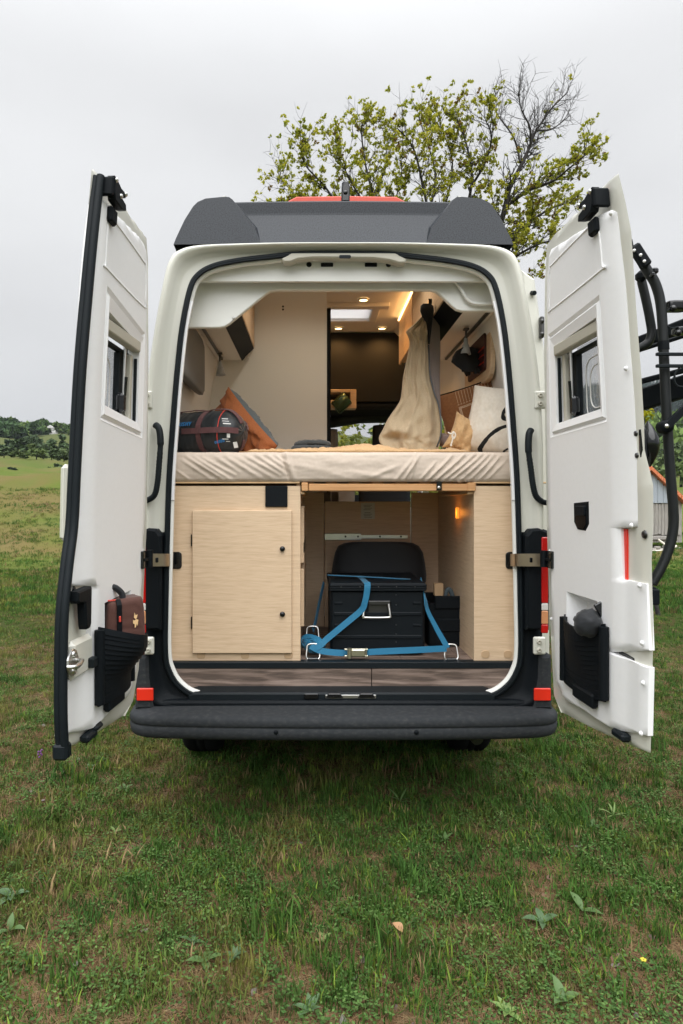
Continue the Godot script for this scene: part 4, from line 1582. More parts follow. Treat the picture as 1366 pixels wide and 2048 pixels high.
	on_door(g, leaf, [wi[0] + 0.004, wi[3] - 0.045, wi[2] - 0.002, wi[3] - 0.002], 0.028, -0.01, 0.004)
	on_door(g, leaf, [wi[0] + 0.03, wi[1], wi[0] + 0.055, wi[3] - 0.045], 0.01, -0.01, 0.003)
	put("blind_cassette", g, M.beige_plastic, win)
	g = geo()
	on_door(g, leaf, [wi[0] + 0.004, wi[1], wi[0] + 0.012, wi[3] - 0.05], 0.02, 0.008, 0.001)
	on_door(g, leaf, [wi[0] + 0.056, wi[1], wi[0] + 0.1, wi[3] - 0.046], -0.02, -0.045, 0.003)
	on_door(g, leaf, [wi[0], wi[3] - 0.06, wi[2], wi[3] - 0.046], -0.02, -0.045, 0.003)
	on_door(g, leaf, [wi[0], wi[1], wi[2], wi[1] + 0.012], -0.02, -0.045, 0.003)
	put("window_gasket", g, M.rubber, win)
	g = geo()
	var sx: float = wi[0] + 0.085
	g.tube([leaf.p(sx, wi[1] + 0.09, -0.005), leaf.p(sx, wi[1] + 0.32, -0.005)], 0.007, 8)
	put("stay", g, M.steel, win)
	g = geo()
	on_door(g, leaf, [sx - 0.016, wi[1] + 0.02, sx + 0.03, wi[1] + 0.1], 0.004, -0.03, 0.012)
	g.tube([leaf.p(sx, wi[1] + 0.09, 0.0), leaf.p(sx + 0.004, wi[1] + 0.16, 0.006)], 0.006, 8)
	put("window_catch", g, M.gloss_black, win)
	g = geo()
	on_door(g, leaf, [wi[0] + 0.05, wi[1] - 0.02, wi[2] + 0.02, wi[3] - 0.02], -0.052, -0.058, 0.002)
	put("pane", g, M.pane, win)
	g = geo()
	var fin := [wi[0] + 0.12, wi[1] + 0.03, wi[2] - 0.03, wi[3] - 0.09]
	for k in 2:
		var e := 0.0 if k == 0 else 0.035
		var lp := []
		for q in rounded(fin[0] + e, fin[1] + e - 0.03, fin[2] - e + 0.05, fin[3] - e, 0.05):
			lp.append(leaf.p(q.x, q.y, -0.05))
		g.tube(lp, 0.0025, 5, true)
	put("pane_bead", g, M.clear_lens, win)

	# ribbed net pocket
	var bask: Array = [[1121, 1232], [1208, 1255], [1209, 1402], [1123, 1359]] if s > 0 else [[270, 1262], [199, 1262], [199, 1412], [264, 1362]]
	var q0 := leaf.uv(bask[0][0], bask[0][1], 0.05)
	var q1 := leaf.uv(bask[1][0], bask[1][1], 0.05)
	var q2 := leaf.uv(bask[2][0], bask[2][1], 0.05)
	var q3 := leaf.uv(bask[3][0], bask[3][1], 0.05)
	var u0 := (q0.x + q3.x) * 0.5
	var u1 := (q1.x + q2.x) * 0.5
	var top0 := q0.y
	var top1 := q1.y
	var bot0 := q3.y
	var bot1 := q2.y
	g = geo()
	g.tube([leaf.p(u1 - 0.012, bot1, 0.045), leaf.p(u1 - 0.012, top1, 0.045)], 0.017, 10)
	g.tube([leaf.p(u0 + 0.012, bot0, 0.045), leaf.p(u0 + 0.012, top0, 0.045)], 0.015, 10)
	var uc := lerpf(u0, u1, 0.5)
	var vb := lerpf(bot0, bot1, 0.5)
	on_door(g, leaf, [lerpf(u0, u1, 0.32), vb - 0.045, lerpf(u0, u1, 0.78), vb + 0.01], 0.03, 0.058, 0.008)
	var pocket := put("net_pocket", g, M.black_plastic, root)
	var bulge := 0.11 if s < 0 else 0.035
	for i in 15:
		var t := i / 14.0
		var path := []
		for k in 13:
			var x := k / 12.0
			var v := lerpf(lerpf(bot0, bot1, x), lerpf(top0, top1, x), t) - (0.03 * sin(PI * x) * (0.4 + 0.6 * t) if s > 0 else 0.02 * sin(PI * x) * t)
			path.append(leaf.p(lerpf(u0 + 0.012, u1 - 0.012, x), v, 0.04 + bulge * sin(PI * pow(x, 0.85)) * (0.25 + 0.75 * smoothstep(0.2, 0.9, t))))
		g = geo()
		g.band(path, [leaf.W], 0.016 if i < 14 else 0.022, 0.007)
		put("slat", g, M.black_plastic, pocket)
	g = geo()
	var rowsb := []
	for i in 5:
		var row := PackedVector3Array()
		for k in 13:
			var x := k / 12.0
			var t := i / 4.0
			var v := lerpf(lerpf(bot0, bot1, x), lerpf(top0, top1, x), t) - 0.03 * sin(PI * x) * t
			row.append(leaf.p(lerpf(u0 + 0.012, u1 - 0.012, x), v, 0.034 + bulge * sin(PI * pow(x, 0.85)) * (0.25 + 0.75 * smoothstep(0.2, 0.9, t))))
		rowsb.append(row)
	g.grid(rowsb)
	put("backing", g, M.rubber, pocket)

	# catch at the top
	var lc := leaf.uv(233 if s < 0 else 1178, 393 if s < 0 else 415, 0.05)
	var lf := leaf.frame(lc.x, lc.y, 0.05)
	lf.basis = lf.basis * 0.8
	g = geo()
	var jaw := PackedVector2Array([Vector2(-0.075, -0.03), Vector2(-0.03, -0.045), Vector2(0.05, -0.04), Vector2(0.065, -0.015), Vector2(0.07, 0.055), Vector2(0.04, 0.05), Vector2(0.0, 0.038), Vector2(-0.055, 0.04), Vector2(-0.06, 0.02), Vector2(-0.025, 0.015), Vector2(-0.02, 0.002), Vector2(-0.065, -0.005)])
	g.prism(jaw, 0.035, lf.translated_local(Vector3(0, 0.0, 0.02)), 0.004)
	g.box(lf * Vector3(0.07, 0.01, -0.02), Vector3(0.02, 0.08, 0.07), 0.006, lf.basis)
	g.box(lf * Vector3(0.0, -0.085, -0.015), Vector3(0.07, 0.07, 0.03), 0.01, lf.basis)
	var latch := put("top_catch", g, M.black_plastic, root)
	for q in [[0.0, 0.0], [-0.05, 0.032], [0.06, 0.04]]:
		g = geo()
		g.lathe([[0.0, 0.008], [0.008, 0.006], [0.011, 0.0]], lf * Transform3D(Basis(Vector3.RIGHT, PI / 2), Vector3(q[0], q[1], 0.021)), 10)
		put("rivet", g, M.steel, latch)

	# bracket of the check strap
	var hc := leaf.uv(287 if s < 0 else 1101, 1119, 0.03)
	g = geo()
	on_door(g, leaf, [hc.x - 0.02, hc.y - 0.037, hc.x + 0.035, hc.y + 0.037], 0.02, 0.042, 0.004)
	var hb := put("strap_bracket", g, M.gloss_black, root)
	g = geo()
	g.tube([leaf.p(hc.x - 0.035, hc.y - 0.036, 0.045), leaf.p(hc.x - 0.035, hc.y + 0.036, 0.045)], 0.014, 10)
	on_door(g, leaf, [hc.x - 0.03, hc.y - 0.006, hc.x + 0.03, hc.y + 0.006], 0.042, 0.047, 0.002)
	put("pin", g, M.black_plastic, hb)

	# lower rubber stop
	var st := leaf.uv(182 if s < 0 else 1238, 1473 if s < 0 else 1471, 0.03)
	g = geo()
	on_door(g, leaf, [st.x - 0.05, st.y - 0.016, st.x + 0.03, st.y + 0.012], 0.0, 0.035, 0.008)
	if s < 0:
		on_door(g, leaf, [st.x - 0.09, st.y - 0.006, st.x - 0.03, st.y + 0.02], 0.012, 0.04, 0.01)
	put("rubber_stop", g, M.rubber, root)

	if s < 0:
		left_door_extras(leaf, root)
	else:
		right_door_extras(leaf, root)


func left_door_extras(leaf: Leaf, root: Node3D) -> void:
	var g := geo()
	# thick double-ribbed seal along the free edge
	var sp := []
	for q in [[122, 1512], [118, 1440], [118, 1320], [121, 1220], [130, 1130], [140, 1050], [145, 950], [150, 850], [157, 730], [168, 600], [179, 480], [193, 352]]:
		var r := leaf.uv(q[0], q[1], 0.0)
		sp.append(r)
	var smoothed := curve(sp, 5)
	for o in [-0.016, 0.003]:
		var path := []
		for r in smoothed:
			path.append(leaf.p(r.x + o * 0.25, r.y, o + 0.012))
		g.tube(path, 0.0132, 10)
	var lowest: Vector2 = sp[0]
	on_door(g, leaf, [lowest.x - 0.025, lowest.y - 0.012, lowest.x + 0.02, lowest.y + 0.04], -0.022, 0.026, 0.008)
	put("edge_seal", g, M.rubber, root)
	# bare metal field with pull lever and striker
	g = geo()
	var a := rect_of(leaf, [[184, 1252], [131, 1252], [131, 1366], [182, 1366]], 0.02)
	on_door(g, leaf, [a[0] + 0.004, a[1] + 0.01, a[2] - 0.035, a[3] - 0.03], -0.002, 0.03, 0.02)
	put("striker_housing", g, M.cream_paint, root)
	var hu := leaf.uv(158, 1200, 0.02)
	g = geo()
	var hf := leaf.frame(hu.x, hu.y, 0.045)
	g.prism(PackedVector2Array([Vector2(-0.05, 0.04), Vector2(0.06, 0.035), Vector2(0.06, 0.005), Vector2(0.05, -0.005), Vector2(0.005, -0.01), Vector2(-0.005, -0.085), Vector2(-0.012, -0.1), Vector2(-0.035, -0.1), Vector2(-0.045, -0.085)]), 0.03, hf, 0.006)
	put("pull_lever", g, M.black_plastic, root)
	g = geo()
	var ku := leaf.uv(149, 1179, 0.004)
	g.lathe([[0.0, 0.003], [0.01, 0.003], [0.012, 0.0]], leaf.frame(ku.x, ku.y, 0.001) * Transform3D(Basis(Vector3.RIGHT, PI / 2), Vector3.ZERO), 12)
	put("plug", g, M.gloss_black, root)
	var su := leaf.uv(145, 1325, 0.03)
	g = geo()
	var sf := leaf.frame(su.x, su.y, 0.034)
	var oval := PackedVector2Array()
	for i in 20:
		oval.append(Vector2(cos(TAU * i / 20) * 0.038, sin(TAU * i / 20) * 0.044))
	g.prism(oval, 0.006, sf, 0.002)
	var striker := put("striker", g, M.steel, root)
	g = geo()
	g.tube(curve([sf * Vector3(-0.03, 0, 0), sf * Vector3(-0.02, 0.002, 0.018), sf * Vector3(0.02, -0.004, 0.024), sf * Vector3(0.04, -0.004, 0.018), sf * Vector3(0.045, -0.004, 0.0)], 4), 0.0075, 8)
	put("loop", g, M.steel, striker)
	for dy in [-0.026, 0.026]:
		g = geo()
		g.lathe([[0.0, 0.004], [0.004, 0.004], [0.006, 0.007], [0.01, 0.006], [0.012, 0.0]], sf * Transform3D(Basis(Vector3.RIGHT, PI / 2), Vector3(0, dy, 0)), 12)
		put("bolt", g, M.steel, striker)
	g = geo()
	var bu := leaf.uv(181, 1324, 0.03)
	on_door(g, leaf, [bu.x - 0.016, bu.y - 0.017, bu.x + 0.02, bu.y + 0.017], 0.012, 0.05, 0.004)
	put("rubber_buffer", g, M.rubber, root)


func right_door_extras(leaf: Leaf, root: Node3D) -> void:
	# red reflecting strip on bare metal
	var r := rect_of(leaf, [[1244.5, 1057], [1254, 1057], [1255.5, 1163], [1246, 1163]], 0.004)
	var g := geo()
	on_door(g, leaf, r, -0.004, 0.006, 0.0005)
	put("reflective_strip", g, M.red_reflector, root)
	# grip recess in the panel
	var c := leaf.uv(1163, 1032, 0.03)
	g = geo()
	var fr := leaf.frame(c.x, c.y, 0.032)
	var o := PackedVector2Array([Vector2(-0.065, 0.052), Vector2(0.065, 0.058), Vector2(0.065, -0.03), Vector2(0.035, -0.058), Vector2(-0.035, -0.055), Vector2(-0.065, -0.025)])
	g.prism(o, 0.01, fr, 0.004)
	var grip := put("grip_recess", g, M.black_plastic, root)
	g = geo()
	var o2 := PackedVector2Array()
	for p in o:
		o2.append(Vector2(p.x * 0.68, p.y * 0.62 - 0.012))
	g.prism(o2, 0.004, fr.translated_local(Vector3(0, 0, 0.003)))
	put("hollow", g, M.gloss_black, grip)
	g = geo()
	g.box(fr * Vector3(0.0, 0.02, 0.002), Vector3(0.085, 0.04, 0.012), 0.004, fr.basis)
	put("flap", g, M.black_plastic, grip)
	# lock slot and plug on bare metal
	c = leaf.uv(1252, 1317, 0.004)
	g = geo()
	fr = leaf.frame(c.x, c.y, 0.004)
	g.prism(PackedVector2Array([Vector2(-0.05, 0.016), Vector2(0.0, 0.016), Vector2(0.045, 0.012), Vector2(0.052, 0.0), Vector2(0.045, -0.012), Vector2(0.0, -0.01), Vector2(-0.035, -0.016), Vector2(-0.05, -0.012)]), 0.01, fr, 0.003)
	put("lock_slot", g, M.gloss_black, root)
	for q in [[1251, 1329, 0.01], [1286, 1069, 0.012], [1269, 867, 0.008], [1271, 911, 0.008]]:
		c = leaf.uv(q[0], q[1], 0.004)
		g = geo()
		g.lathe([[0.0, 0.003], [q[2], 0.003], [q[2] * 1.2, -0.002]], leaf.frame(c.x, c.y, 0.0) * Transform3D(Basis(Vector3.RIGHT, PI / 2), Vector3.ZERO), 12)
		put("plug", g, M.dark_steel, root)
	# outside handle, seen past the free edge
	c = leaf.uv(1281, 886, 0.0)
	g = geo()
	g.smooth(true)
	var rows := []
	for i in 9:
		var t := i / 8.0
		var row := PackedVector3Array()
		for k in 12:
			var w := TAU * k / 12
			var rad := sin(PI * clampf(t * 0.96 + 0.02, 0, 1))
			row.append(leaf.p(c.x - 0.03 + cos(w) * 0.04 * rad, c.y - 0.075 + 0.15 * t, -0.045 + sin(w) * 0.03 * rad))
		rows.append(row)
	g.grid(rows, true)
	on_door(g, leaf, [c.x - 0.03, c.y - 0.055, c.x + 0.0, c.y + 0.055], -0.03, -0.004, 0.01)
	put("outside_handle", g, M.gloss_black, root)


# ---------------------------------------------------------------- bicycle rack on the right-hand door
func build_rack() -> void:
	var r := thing("bicycle_rack", "folded black tubular bicycle rack bolted outside the open rear door", "bicycle rack", Vector3.ZERO)
	var g := geo()
	var main := []
	for q in [[1286, 527, 0.70], [1297, 545, 0.70], [1310, 566, 0.70], [1320, 600, 0.70], [1325, 650, 0.70], [1329, 740, 0.70], [1334, 840, 0.70], [1341, 950, 0.70], [1346, 1010, 0.70], [1347, 1050, 0.70], [1340, 1090, 0.70], [1325, 1130, 0.70], [1304, 1168, 0.70]]:
		main.append(at(q[0], q[1], q[2]))
	g.tube(curve(main, 6), 0.0165, 14)
	put("main_tube", g, M.black_tube, r)
	g = geo()
	g.tube(curve([at(1283, 562, 0.62), at(1292, 600, 0.62), at(1300, 640, 0.62), at(1303, 665, 0.62), at(1297, 684, 0.62), at(1283, 694, 0.62), at(1270, 699, 0.62)], 6), 0.0155, 14)
	put("inner_tube", g, M.black_tube, r)
	g = geo()
	g.box(at(1282, 553, 0.63), Vector3(0.035, 0.04, 0.04), 0.012)
	g.tube([at(1258, 481, 0.72), at(1262, 503, 0.72)], 0.011, 10)
	put("end_cap", g, M.black_plastic, r)
	g = geo()
	var br := Transform3D(Basis(Vector3.FORWARD, -0.95), at(1280, 512, 0.72))
	g.box(br.origin, Vector3(0.085, 0.036, 0.03), 0.006, Basis(Vector3(0.54, -0.84, 0), Vector3(0.84, 0.54, 0), Vector3(0, 0, 1)))
	var hinge := put("hinge_bracket", g, M.black_plastic, r)
	for q in [[1281, 510], [1288.5, 522.5], [1268, 501]]:
		g = geo()
		g.lathe([[0.0, 0.006], [0.004, 0.005], [0.0055, 0.0]], Transform3D(Basis(Vector3.RIGHT, PI / 2), at(q[0], q[1], 0.738)), 10)
		put("bolt", g, M.white_plastic, hinge)
	g = geo()
	g.box(at(1308, 543, 0.70), Vector3(0.022, 0.02, 0.03), 0.005)
	g.box(at(1304, 550, 0.72), Vector3(0.014, 0.014, 0.02), 0.003)
	put("wing_screw", g, M.gloss_black, r)
	# wheel rails running out towards the road side
	for q in [[1268, 690, 0.35, 1420, 632, 0.62, 0.05, 0.03], [1262, 806, 0.35, 1420, 757, 0.62, 0.085, 0.03], [1262, 768, 0.45, 1420, 727, 0.66, 0.022, 0.012], [1268, 704, 0.45, 1420, 655, 0.66, 0.016, 0.012]]:
		g = geo()
		var a := at(q[0], q[1], q[2])
		var b := at(q[3], q[4], q[5])
		var dir := (b - a).normalized()
		g.box((a + b) * 0.5, Vector3((b - a).length(), q[6], q[7]), 0.006, Basis(dir, Vector3.UP, dir.cross(Vector3.UP)).orthonormalized())
		put("rail", g, M.black_plastic, r)
	# rubber straps, clamps
	for y in [708.5, 732]:
		g = geo()
		g.span(at(1314, y - 4, 0.74), at(1420, y + 4, 0.728), 0.002)
		put("strap", g, M.rubber, r)
	g = geo()
	g.tube([at(1326.5, 683, 0.70), at(1327.5, 700, 0.70)], 0.0185, 14)
	put("collar", g, M.black_plastic, r)
	g = geo()
	var ar := [at(1333, 852, 0.74), at(1348, 838, 0.74), at(1375, 812, 0.74), at(1400, 788, 0.74)]
	g.band(curve(ar, 3), [Vector3(0, 0, 1)], 0.022, 0.02)
	g.lathe([[0.0, 0.012], [0.02, 0.012], [0.022, 0.0], [0.022, -0.03]], Transform3D(Basis(Vector3.RIGHT, PI / 2), at(1333, 853, 0.735)), 16)
	var arm := put("support_arm", g, M.black_plastic, r)
	g = geo()
	g.lathe([[0.0, 0.004], [0.006, 0.003], [0.008, 0.0]], Transform3D(Basis(Vector3.RIGHT, PI / 2), at(1334, 852, 0.748)), 10)
	put("bolt", g, M.steel, arm)
	for q in [[1352, 613, 0.045, 0.032], [1362, 662, 0.03, 0.022]]:
		g = geo()
		soft_box(g, at(q[0], q[1], 0.68), Vector3(q[2] * 1.6, q[3], 0.05), 0.01)
		g.ball(at(q[0] - 6, q[1] + 4, 0.71), Vector3(0.012, 0.012, 0.012), 10, 6)
		put("clamp_head", g, M.gloss_black, r)
	g = geo()
	g.tube(curve([at(1330, 626, 0.71), at(1338, 618, 0.71), at(1346, 615, 0.7)], 5), 0.002, 6)
	g.tube(curve([at(1332, 650, 0.71), at(1342, 656, 0.71), at(1356, 654, 0.7)], 5), 0.003, 6)
	g.tube(curve([at(1359, 735, 0.73), at(1350, 748, 0.73), at(1349, 762, 0.73), at(1356, 772, 0.73), at(1372, 774, 0.73)], 6), 0.003, 6)
	put("cable", g, M.rubber, r)
	g = geo()
	g.span(at(1294, 1179, 0.73), at(1299, 1204, 0.66), 0.003)
	soft_box(g, at(1303, 1182, 0.70), Vector3(0.022, 0.03, 0.035), 0.008)
	soft_box(g, at(1303, 1198, 0.70), Vector3(0.022, 0.024, 0.035), 0.008)
	put("foot_bracket", g, M.black_plastic, r)


# ---------------------------------------------------------------- things inside the van
# A stuffed cushion lying in the xy plane of x: front towards +z, back towards -z.
func cushion(front: Geo, back: Geo, x: Transform3D, w: float, h: float, t: float, pinch := 0.09, wrinkle := 0.01, seed_ := 1, n := 26) -> void:
	var no := noise(1.0, seed_, 3)
	for side in [1.0, -1.0]:
		var g: Geo = front if side > 0 else back
		var rows := []
		for i in n + 1:
			var b := -1.0 + 2.0 * i / n
			var row := PackedVector3Array()
			for j in n + 1:
				var a := -1.0 + 2.0 * j / n
				var px := a * (1.0 - pinch * (1.0 - b * b)) * w * 0.5
				var py := b * (1.0 - pinch * (1.0 - a * a)) * h * 0.5
				var e := (1.0 - a * a) * (1.0 - b * b)
				var z: float = side * t * 0.5 * pow(maxf(e, 0.0), 0.42)
				var m := pow(maxf(e, 0.0), 0.25)
				z += wrinkle * m * no.get_noise_3d(px * 14.0, py * 7.0, side * 3.0)
				z += wrinkle * 0.7 * m * (absf(no.get_noise_3d(px * 24.0 + py * 9.0, py * 11.0 + 5.0, side * 7.0)) - 0.25)
				# gathers radiating from the edges
				z += wrinkle * 0.6 * (1.0 - m) * sin(a * 17.0 + b * 5.0 + seed_) * (1.0 if absf(b) > absf(a) else 0.3) * pow(maxf(e, 0.0), 0.12)
				row.append(x * Vector3(px, py, z))
			rows.append(row)
		g.smooth(true)
		g.grid(rows)


func looking(o: Vector3, normal: Vector3, up: Vector3) -> Transform3D:
	var z := normal.normalized()
	var x := up.cross(z).normalized()
	return Transform3D(Basis(x, z.cross(x), z), o)


func line_on(im: Image, a: Vector2, b: Vector2, r: float, c: Color) -> void:
	var n := int((b - a).length() * 1.5) + 1
	for i in n + 1:
		var p := a.lerp(b, float(i) / n)
		im.fill_rect(Rect2i(int(p.x - r), int(p.y - r), maxi(1, int(2 * r)), maxi(1, int(2 * r))), c)


func plain_weave(size: int, a: Color, b: Color, seed_: int) -> Image:
	var t := noise_tex(noise(0.03, seed_, 5), size, size, size, size, [[0.0, a], [1.0, b]])
	return t.get_image()


func build_bedding() -> void:
	# mattress in a pulled-tight beige sheet; folds drawn out along the front edge
	var zf := -0.155
	var x0 := at(340, 900, zf).x
	var x1 := at(1033, 900, zf).x
	var yt := at(0, 904, zf).y
	var yb := at(0, 963, zf).y
	var folds := []
	for q in [[350, 938, 384, 963, 5, 3], [366, 921, 428, 962, 6, 4], [373, 913, 455, 963, 9, 4], [388, 913, 467, 963, 8, 4], [405, 915, 470, 950, 6, 4], [433, 914, 480, 945, 6, 5], [452, 913, 520, 955, 7, 6], [470, 912, 545, 955, 6, 6], [492, 912, 560, 950, 8, 5], [512, 910, 572, 948, 9, 5], [530, 908, 575, 938, 8, 5], [546, 908, 577, 930, 7, 4], [560, 906, 580, 962, -10, 4], [572, 905, 588, 960, 9, 6], [590, 930, 700, 955, 3, 8], [640, 915, 690, 925, 2, 8], [700, 945, 790, 958, 4, 8], [742, 955, 800, 930, 4, 6], [790, 962, 825, 918, 6, 5], [806, 962, 838, 912, 7, 4], [822, 960, 832, 905, 5, 4], [840, 960, 870, 925, 6, 4], [852, 963, 905, 910, 9, 4], [868, 963, 930, 908, 9, 4], [885, 962, 950, 908, 8, 4], [900, 962, 965, 908, 8, 4], [918, 963, 978, 908, 7, 4], [936, 963, 988, 910, 6, 3.5], [955, 963, 1000, 912, 6, 3.5], [970, 963, 1012, 920, 4, 4]]:
		folds.append([at(q[0], q[1], zf), at(q[2], q[3], zf), q[4] * 0.00125, q[5] * 0.75 * 3.08 / FOC])
	var no := noise(3.0, 4, 3)
	var g := geo()
	var rows := []
	var prof := []
	for i in 29:
		prof.append([0.0, lerpf(yb + 0.012, yt - 0.016, i / 28.0)])
	prof.insert(0, [-0.012, yb])
	prof.append([-0.005, yt - 0.005])
	prof.append([-0.016, yt])
	for z in [-0.08, -0.2, -0.5, -0.9, -1.2]:
		prof.append([z, yt + 0.002])
	prof.append([-1.21, yb])
	var n := 300
	for q in prof:
		var row := PackedVector3Array()
		for j in n + 1:
			var x := lerpf(x0, x1, j / float(n))
			var corner := 0.03 * (pow(maxf(0.0, 1.0 - (x - x0) / 0.03), 2) + pow(maxf(0.0, 1.0 - (x1 - x) / 0.03), 2))
			var p := Vector3(x, q[1] - corner * 0.3 * (1.0 if q[1] > yt - 0.02 else 0.0), zf + q[0] - corner)
			if q[0] > -0.02:
				var d := 0.0
				for f in folds:
					var a: Vector3 = f[0]
					var b: Vector3 = f[1]
					var ab := Vector2(b.x - a.x, b.y - a.y)
					var ap := Vector2(x - a.x, q[1] - a.y)
					var t := clampf(ap.dot(ab) / ab.length_squared(), 0.0, 1.0)
					var dist: float = (ap - ab * t).length() / f[3]
					if dist < 3.0:
						d += f[2] * bell(dist) * (0.35 + 0.65 * sin(PI * clampf(t * 0.9 + 0.05, 0, 1)))
				d += 0.004 * no.get_noise_2d(x * 1.5, q[1] * 4.0)
				p.z += d + 0.01 * sin(PI * clampf((q[1] - yb) / (yt - yb), 0, 1))
				p.y += d * 0.35 if q[1] > yt - 0.03 else 0.0
			row.append(p)
		rows.append(row)
	g.grid(rows)
	put_tagged("mattress", g, M.sheet, "mattress in a creased beige fitted sheet on the bed base", "mattress")

	# crumpled tan blanket spread over the bed
	g = geo()
	rows = []
	var nb := noise(2.2, 12, 4)
	for i in 20:
		var z := lerpf(-0.19, -1.0, i / 19.0)
		var row := PackedVector3Array()
		for j in 121:
			var px := lerpf(478, 952, j / 120.0)
			var p := at(px, 900, z)
			var edge := minf(1.0, minf(j, 120 - j) / 6.0) * minf(1.0, (i + 0.2) / 2.0)
			var lump := along([[478, 0.004], [540, 0.014], [600, 0.016], [680, 0.024], [720, 0.036], [770, 0.03], [800, 0.018], [850, 0.01], [900, 0.016], [952, 0.004]], px)
			var h := 1.5 * lump * (0.5 + 0.5 * minf(1.0, i / 6.0)) + 0.022 * absf(nb.get_noise_2d(p.x * 3.2, z * 3.0)) + 0.008 * nb.get_noise_2d(p.x * 11.0, z * 5.0 + 40.0)
			row.append(Vector3(p.x, yt + 0.006 + maxf(h, 0.002) * edge, z + 0.012 * nb.get_noise_2d(p.x * 6.0, 70.0)))
		rows.append(row)
	# turned-down hem gives the blanket its thickness along the front
	var hem := PackedVector3Array()
	for p in rows[0]:
		hem.append(Vector3(p.x, yt + 0.003, p.z - 0.006))
	rows.push_front(hem)
	g.grid(rows)
	put_tagged("blanket", g, M.tan_linen, "crumpled tan linen blanket spread across the mattress", "blanket")

	# folded grey knit
	g = geo()
	rows = []
	var kc := at(621, 880, -0.62)
	for layer in 3:
		rows = []
		var yc := yt + 0.026 + layer * 0.027
		var wide := 0.235 - layer * 0.018
		for i in 25:
			var t := i / 24.0
			var row := PackedVector3Array()
			var x := kc.x + (t - 0.5) * wide + layer * 0.006
			var e := pow(maxf(0.0, 1.0 - pow(absf(2 * t - 1), 8)), 0.5)
			for j in 22:
				var w := TAU * j / 22
				var q := Vector2(signf(cos(w)) * pow(absf(cos(w)), 0.35) * (0.15 - layer * 0.01), signf(sin(w)) * pow(absf(sin(w)), 0.5) * 0.0155)
				row.append(Vector3(x, yc + q.y * (0.5 + 0.5 * e) + 0.006 * nb.get_noise_2d(x * 8 + layer * 9, w) - 0.012 * pow(absf(2 * t - 1), 3) * layer * 0.5, kc.z + q.x * (0.8 + 0.2 * e) + 0.004 * nb.get_noise_2d(x * 12, layer * 7.0)))
			rows.append(row)
		g.grid(rows, true)
		g.fan(rows[0])
		g.fan(rows[24])
	put_tagged("folded_sweater", g, M.grey_knit, "folded dark grey knitwear lying on the bed by the partition", "sweater")

	# sleeping bag in its compression sack
	var bag := thing("sleeping_bag", "black packed sleeping bag with maroon compression straps and blue lettering", "sleeping bag")
	var ca := at(352, 862, -0.5)
	var cb := at(462, 864, -0.33)
	ca.y = yt + 0.117
	cb.y = yt + 0.113
	var ax := (cb - ca).normalized()
	var len := (cb - ca).length()
	var bx := Transform3D(Basis(ax.cross(Vector3.UP).normalized(), ax, Vector3.UP.cross(ax).cross(ax).normalized()).orthonormalized(), ca)
	# local axes of the sack: y along it, towards the eye is `front`, up is `up`
	var front := ax.cross(Vector3.UP).normalized()
	if front.z < 0:
		front = -front
	var up := front.cross(ax).normalized()
	if up.y < 0:
		up = -up
	var ns := noise(1.0, 77, 3)
	var radius := func(t: float, w: float) -> float:
		# t along the sack from -0.3 to 1.25 of its length
		var r := 0.114
		if t > 0.86:
			r = 0.114 * sqrt(maxf(0.0, 1.0 - pow((t - 0.86) / 0.36, 2.4)))
		elif t < 0.05:
			r = 0.114 * sqrt(maxf(0.0, 1.0 - pow((0.05 - t) / 0.35, 2.4)))
		for q in [0.12, 0.66]:
			r -= 0.005 * bell((t - q) / 0.06)
		return r + 0.0035 * ns.get_noise_2d(t * 9.0, w * 2.5) + 0.002 * ns.get_noise_2d(t * 30.0, w * 1.5)
	var spot := func(t: float, w: float, off: float) -> Vector3:
		return ca + ax * (t * len) + (front * cos(w) + up * sin(w)) * (radius.call(t, w) + off)
	g = geo()
	rows = []
	for i in 57:
		var t := lerpf(-0.3, 1.22, i / 56.0)
		var row := PackedVector3Array()
		for j in 40:
			row.append(spot.call(t, TAU * j / 40, 0.0))
		rows.append(row)
	g.grid(rows, true)
	put("sack", g, M.bag_nylon, bag)
	for t in [0.12, 0.66]:
		var path := []
		var nn := []
		for j in 48:
			var w := TAU * j / 48
			path.append(spot.call(t, w, 0.004))
			nn.append(front * cos(w) + up * sin(w))
		g = geo()
		g.band(path, nn, 0.03, 0.004, true)
		put("strap", g, M.maroon_web, bag)
	for w in [0.02, 1.35, 2.6, -1.9]:
		var path := []
		var nn := []
		for j in 40:
			var t := lerpf(-0.28, 1.205, j / 39.0)
			path.append(spot.call(t, w, 0.0065))
			var slope := 0.0 if t < 0.86 else (t - 0.86) / 0.36
			nn.append(((front * cos(w) + up * sin(w)) * (1.0 - slope * slope) + ax * slope).normalized())
		g = geo()
		g.band(path, nn, 0.028, 0.004)
		put("strap", g, M.maroon_web, bag)
	g = geo()
	var bk: Vector3 = spot.call(0.34, 0.02, 0.012)
	g.box(bk, Vector3(0.035, 0.036, 0.012), 0.003, Basis(ax, up, front))
	put("buckle", g, M.gloss_black, bag)
	g = geo()
	var red := []
	for j in 40:
		var w := TAU * j / 40
		red.append(spot.call(0.93 + 0.06 * cos(w - 0.3), w, 0.002))
	g.tube(red, 0.0028, 6, true)
	put("piping", g, M.red_trim, bag)
	var lw := 0.33
	letters(bag, "IUSHY", spot.call(0.42, lw, 0.006), ax.lerp(Vector3(1, 0, 0), 0.0).normalized(), (front * cos(lw) + up * sin(lw)).normalized(), 0.022, M.blue_print, 0.088)
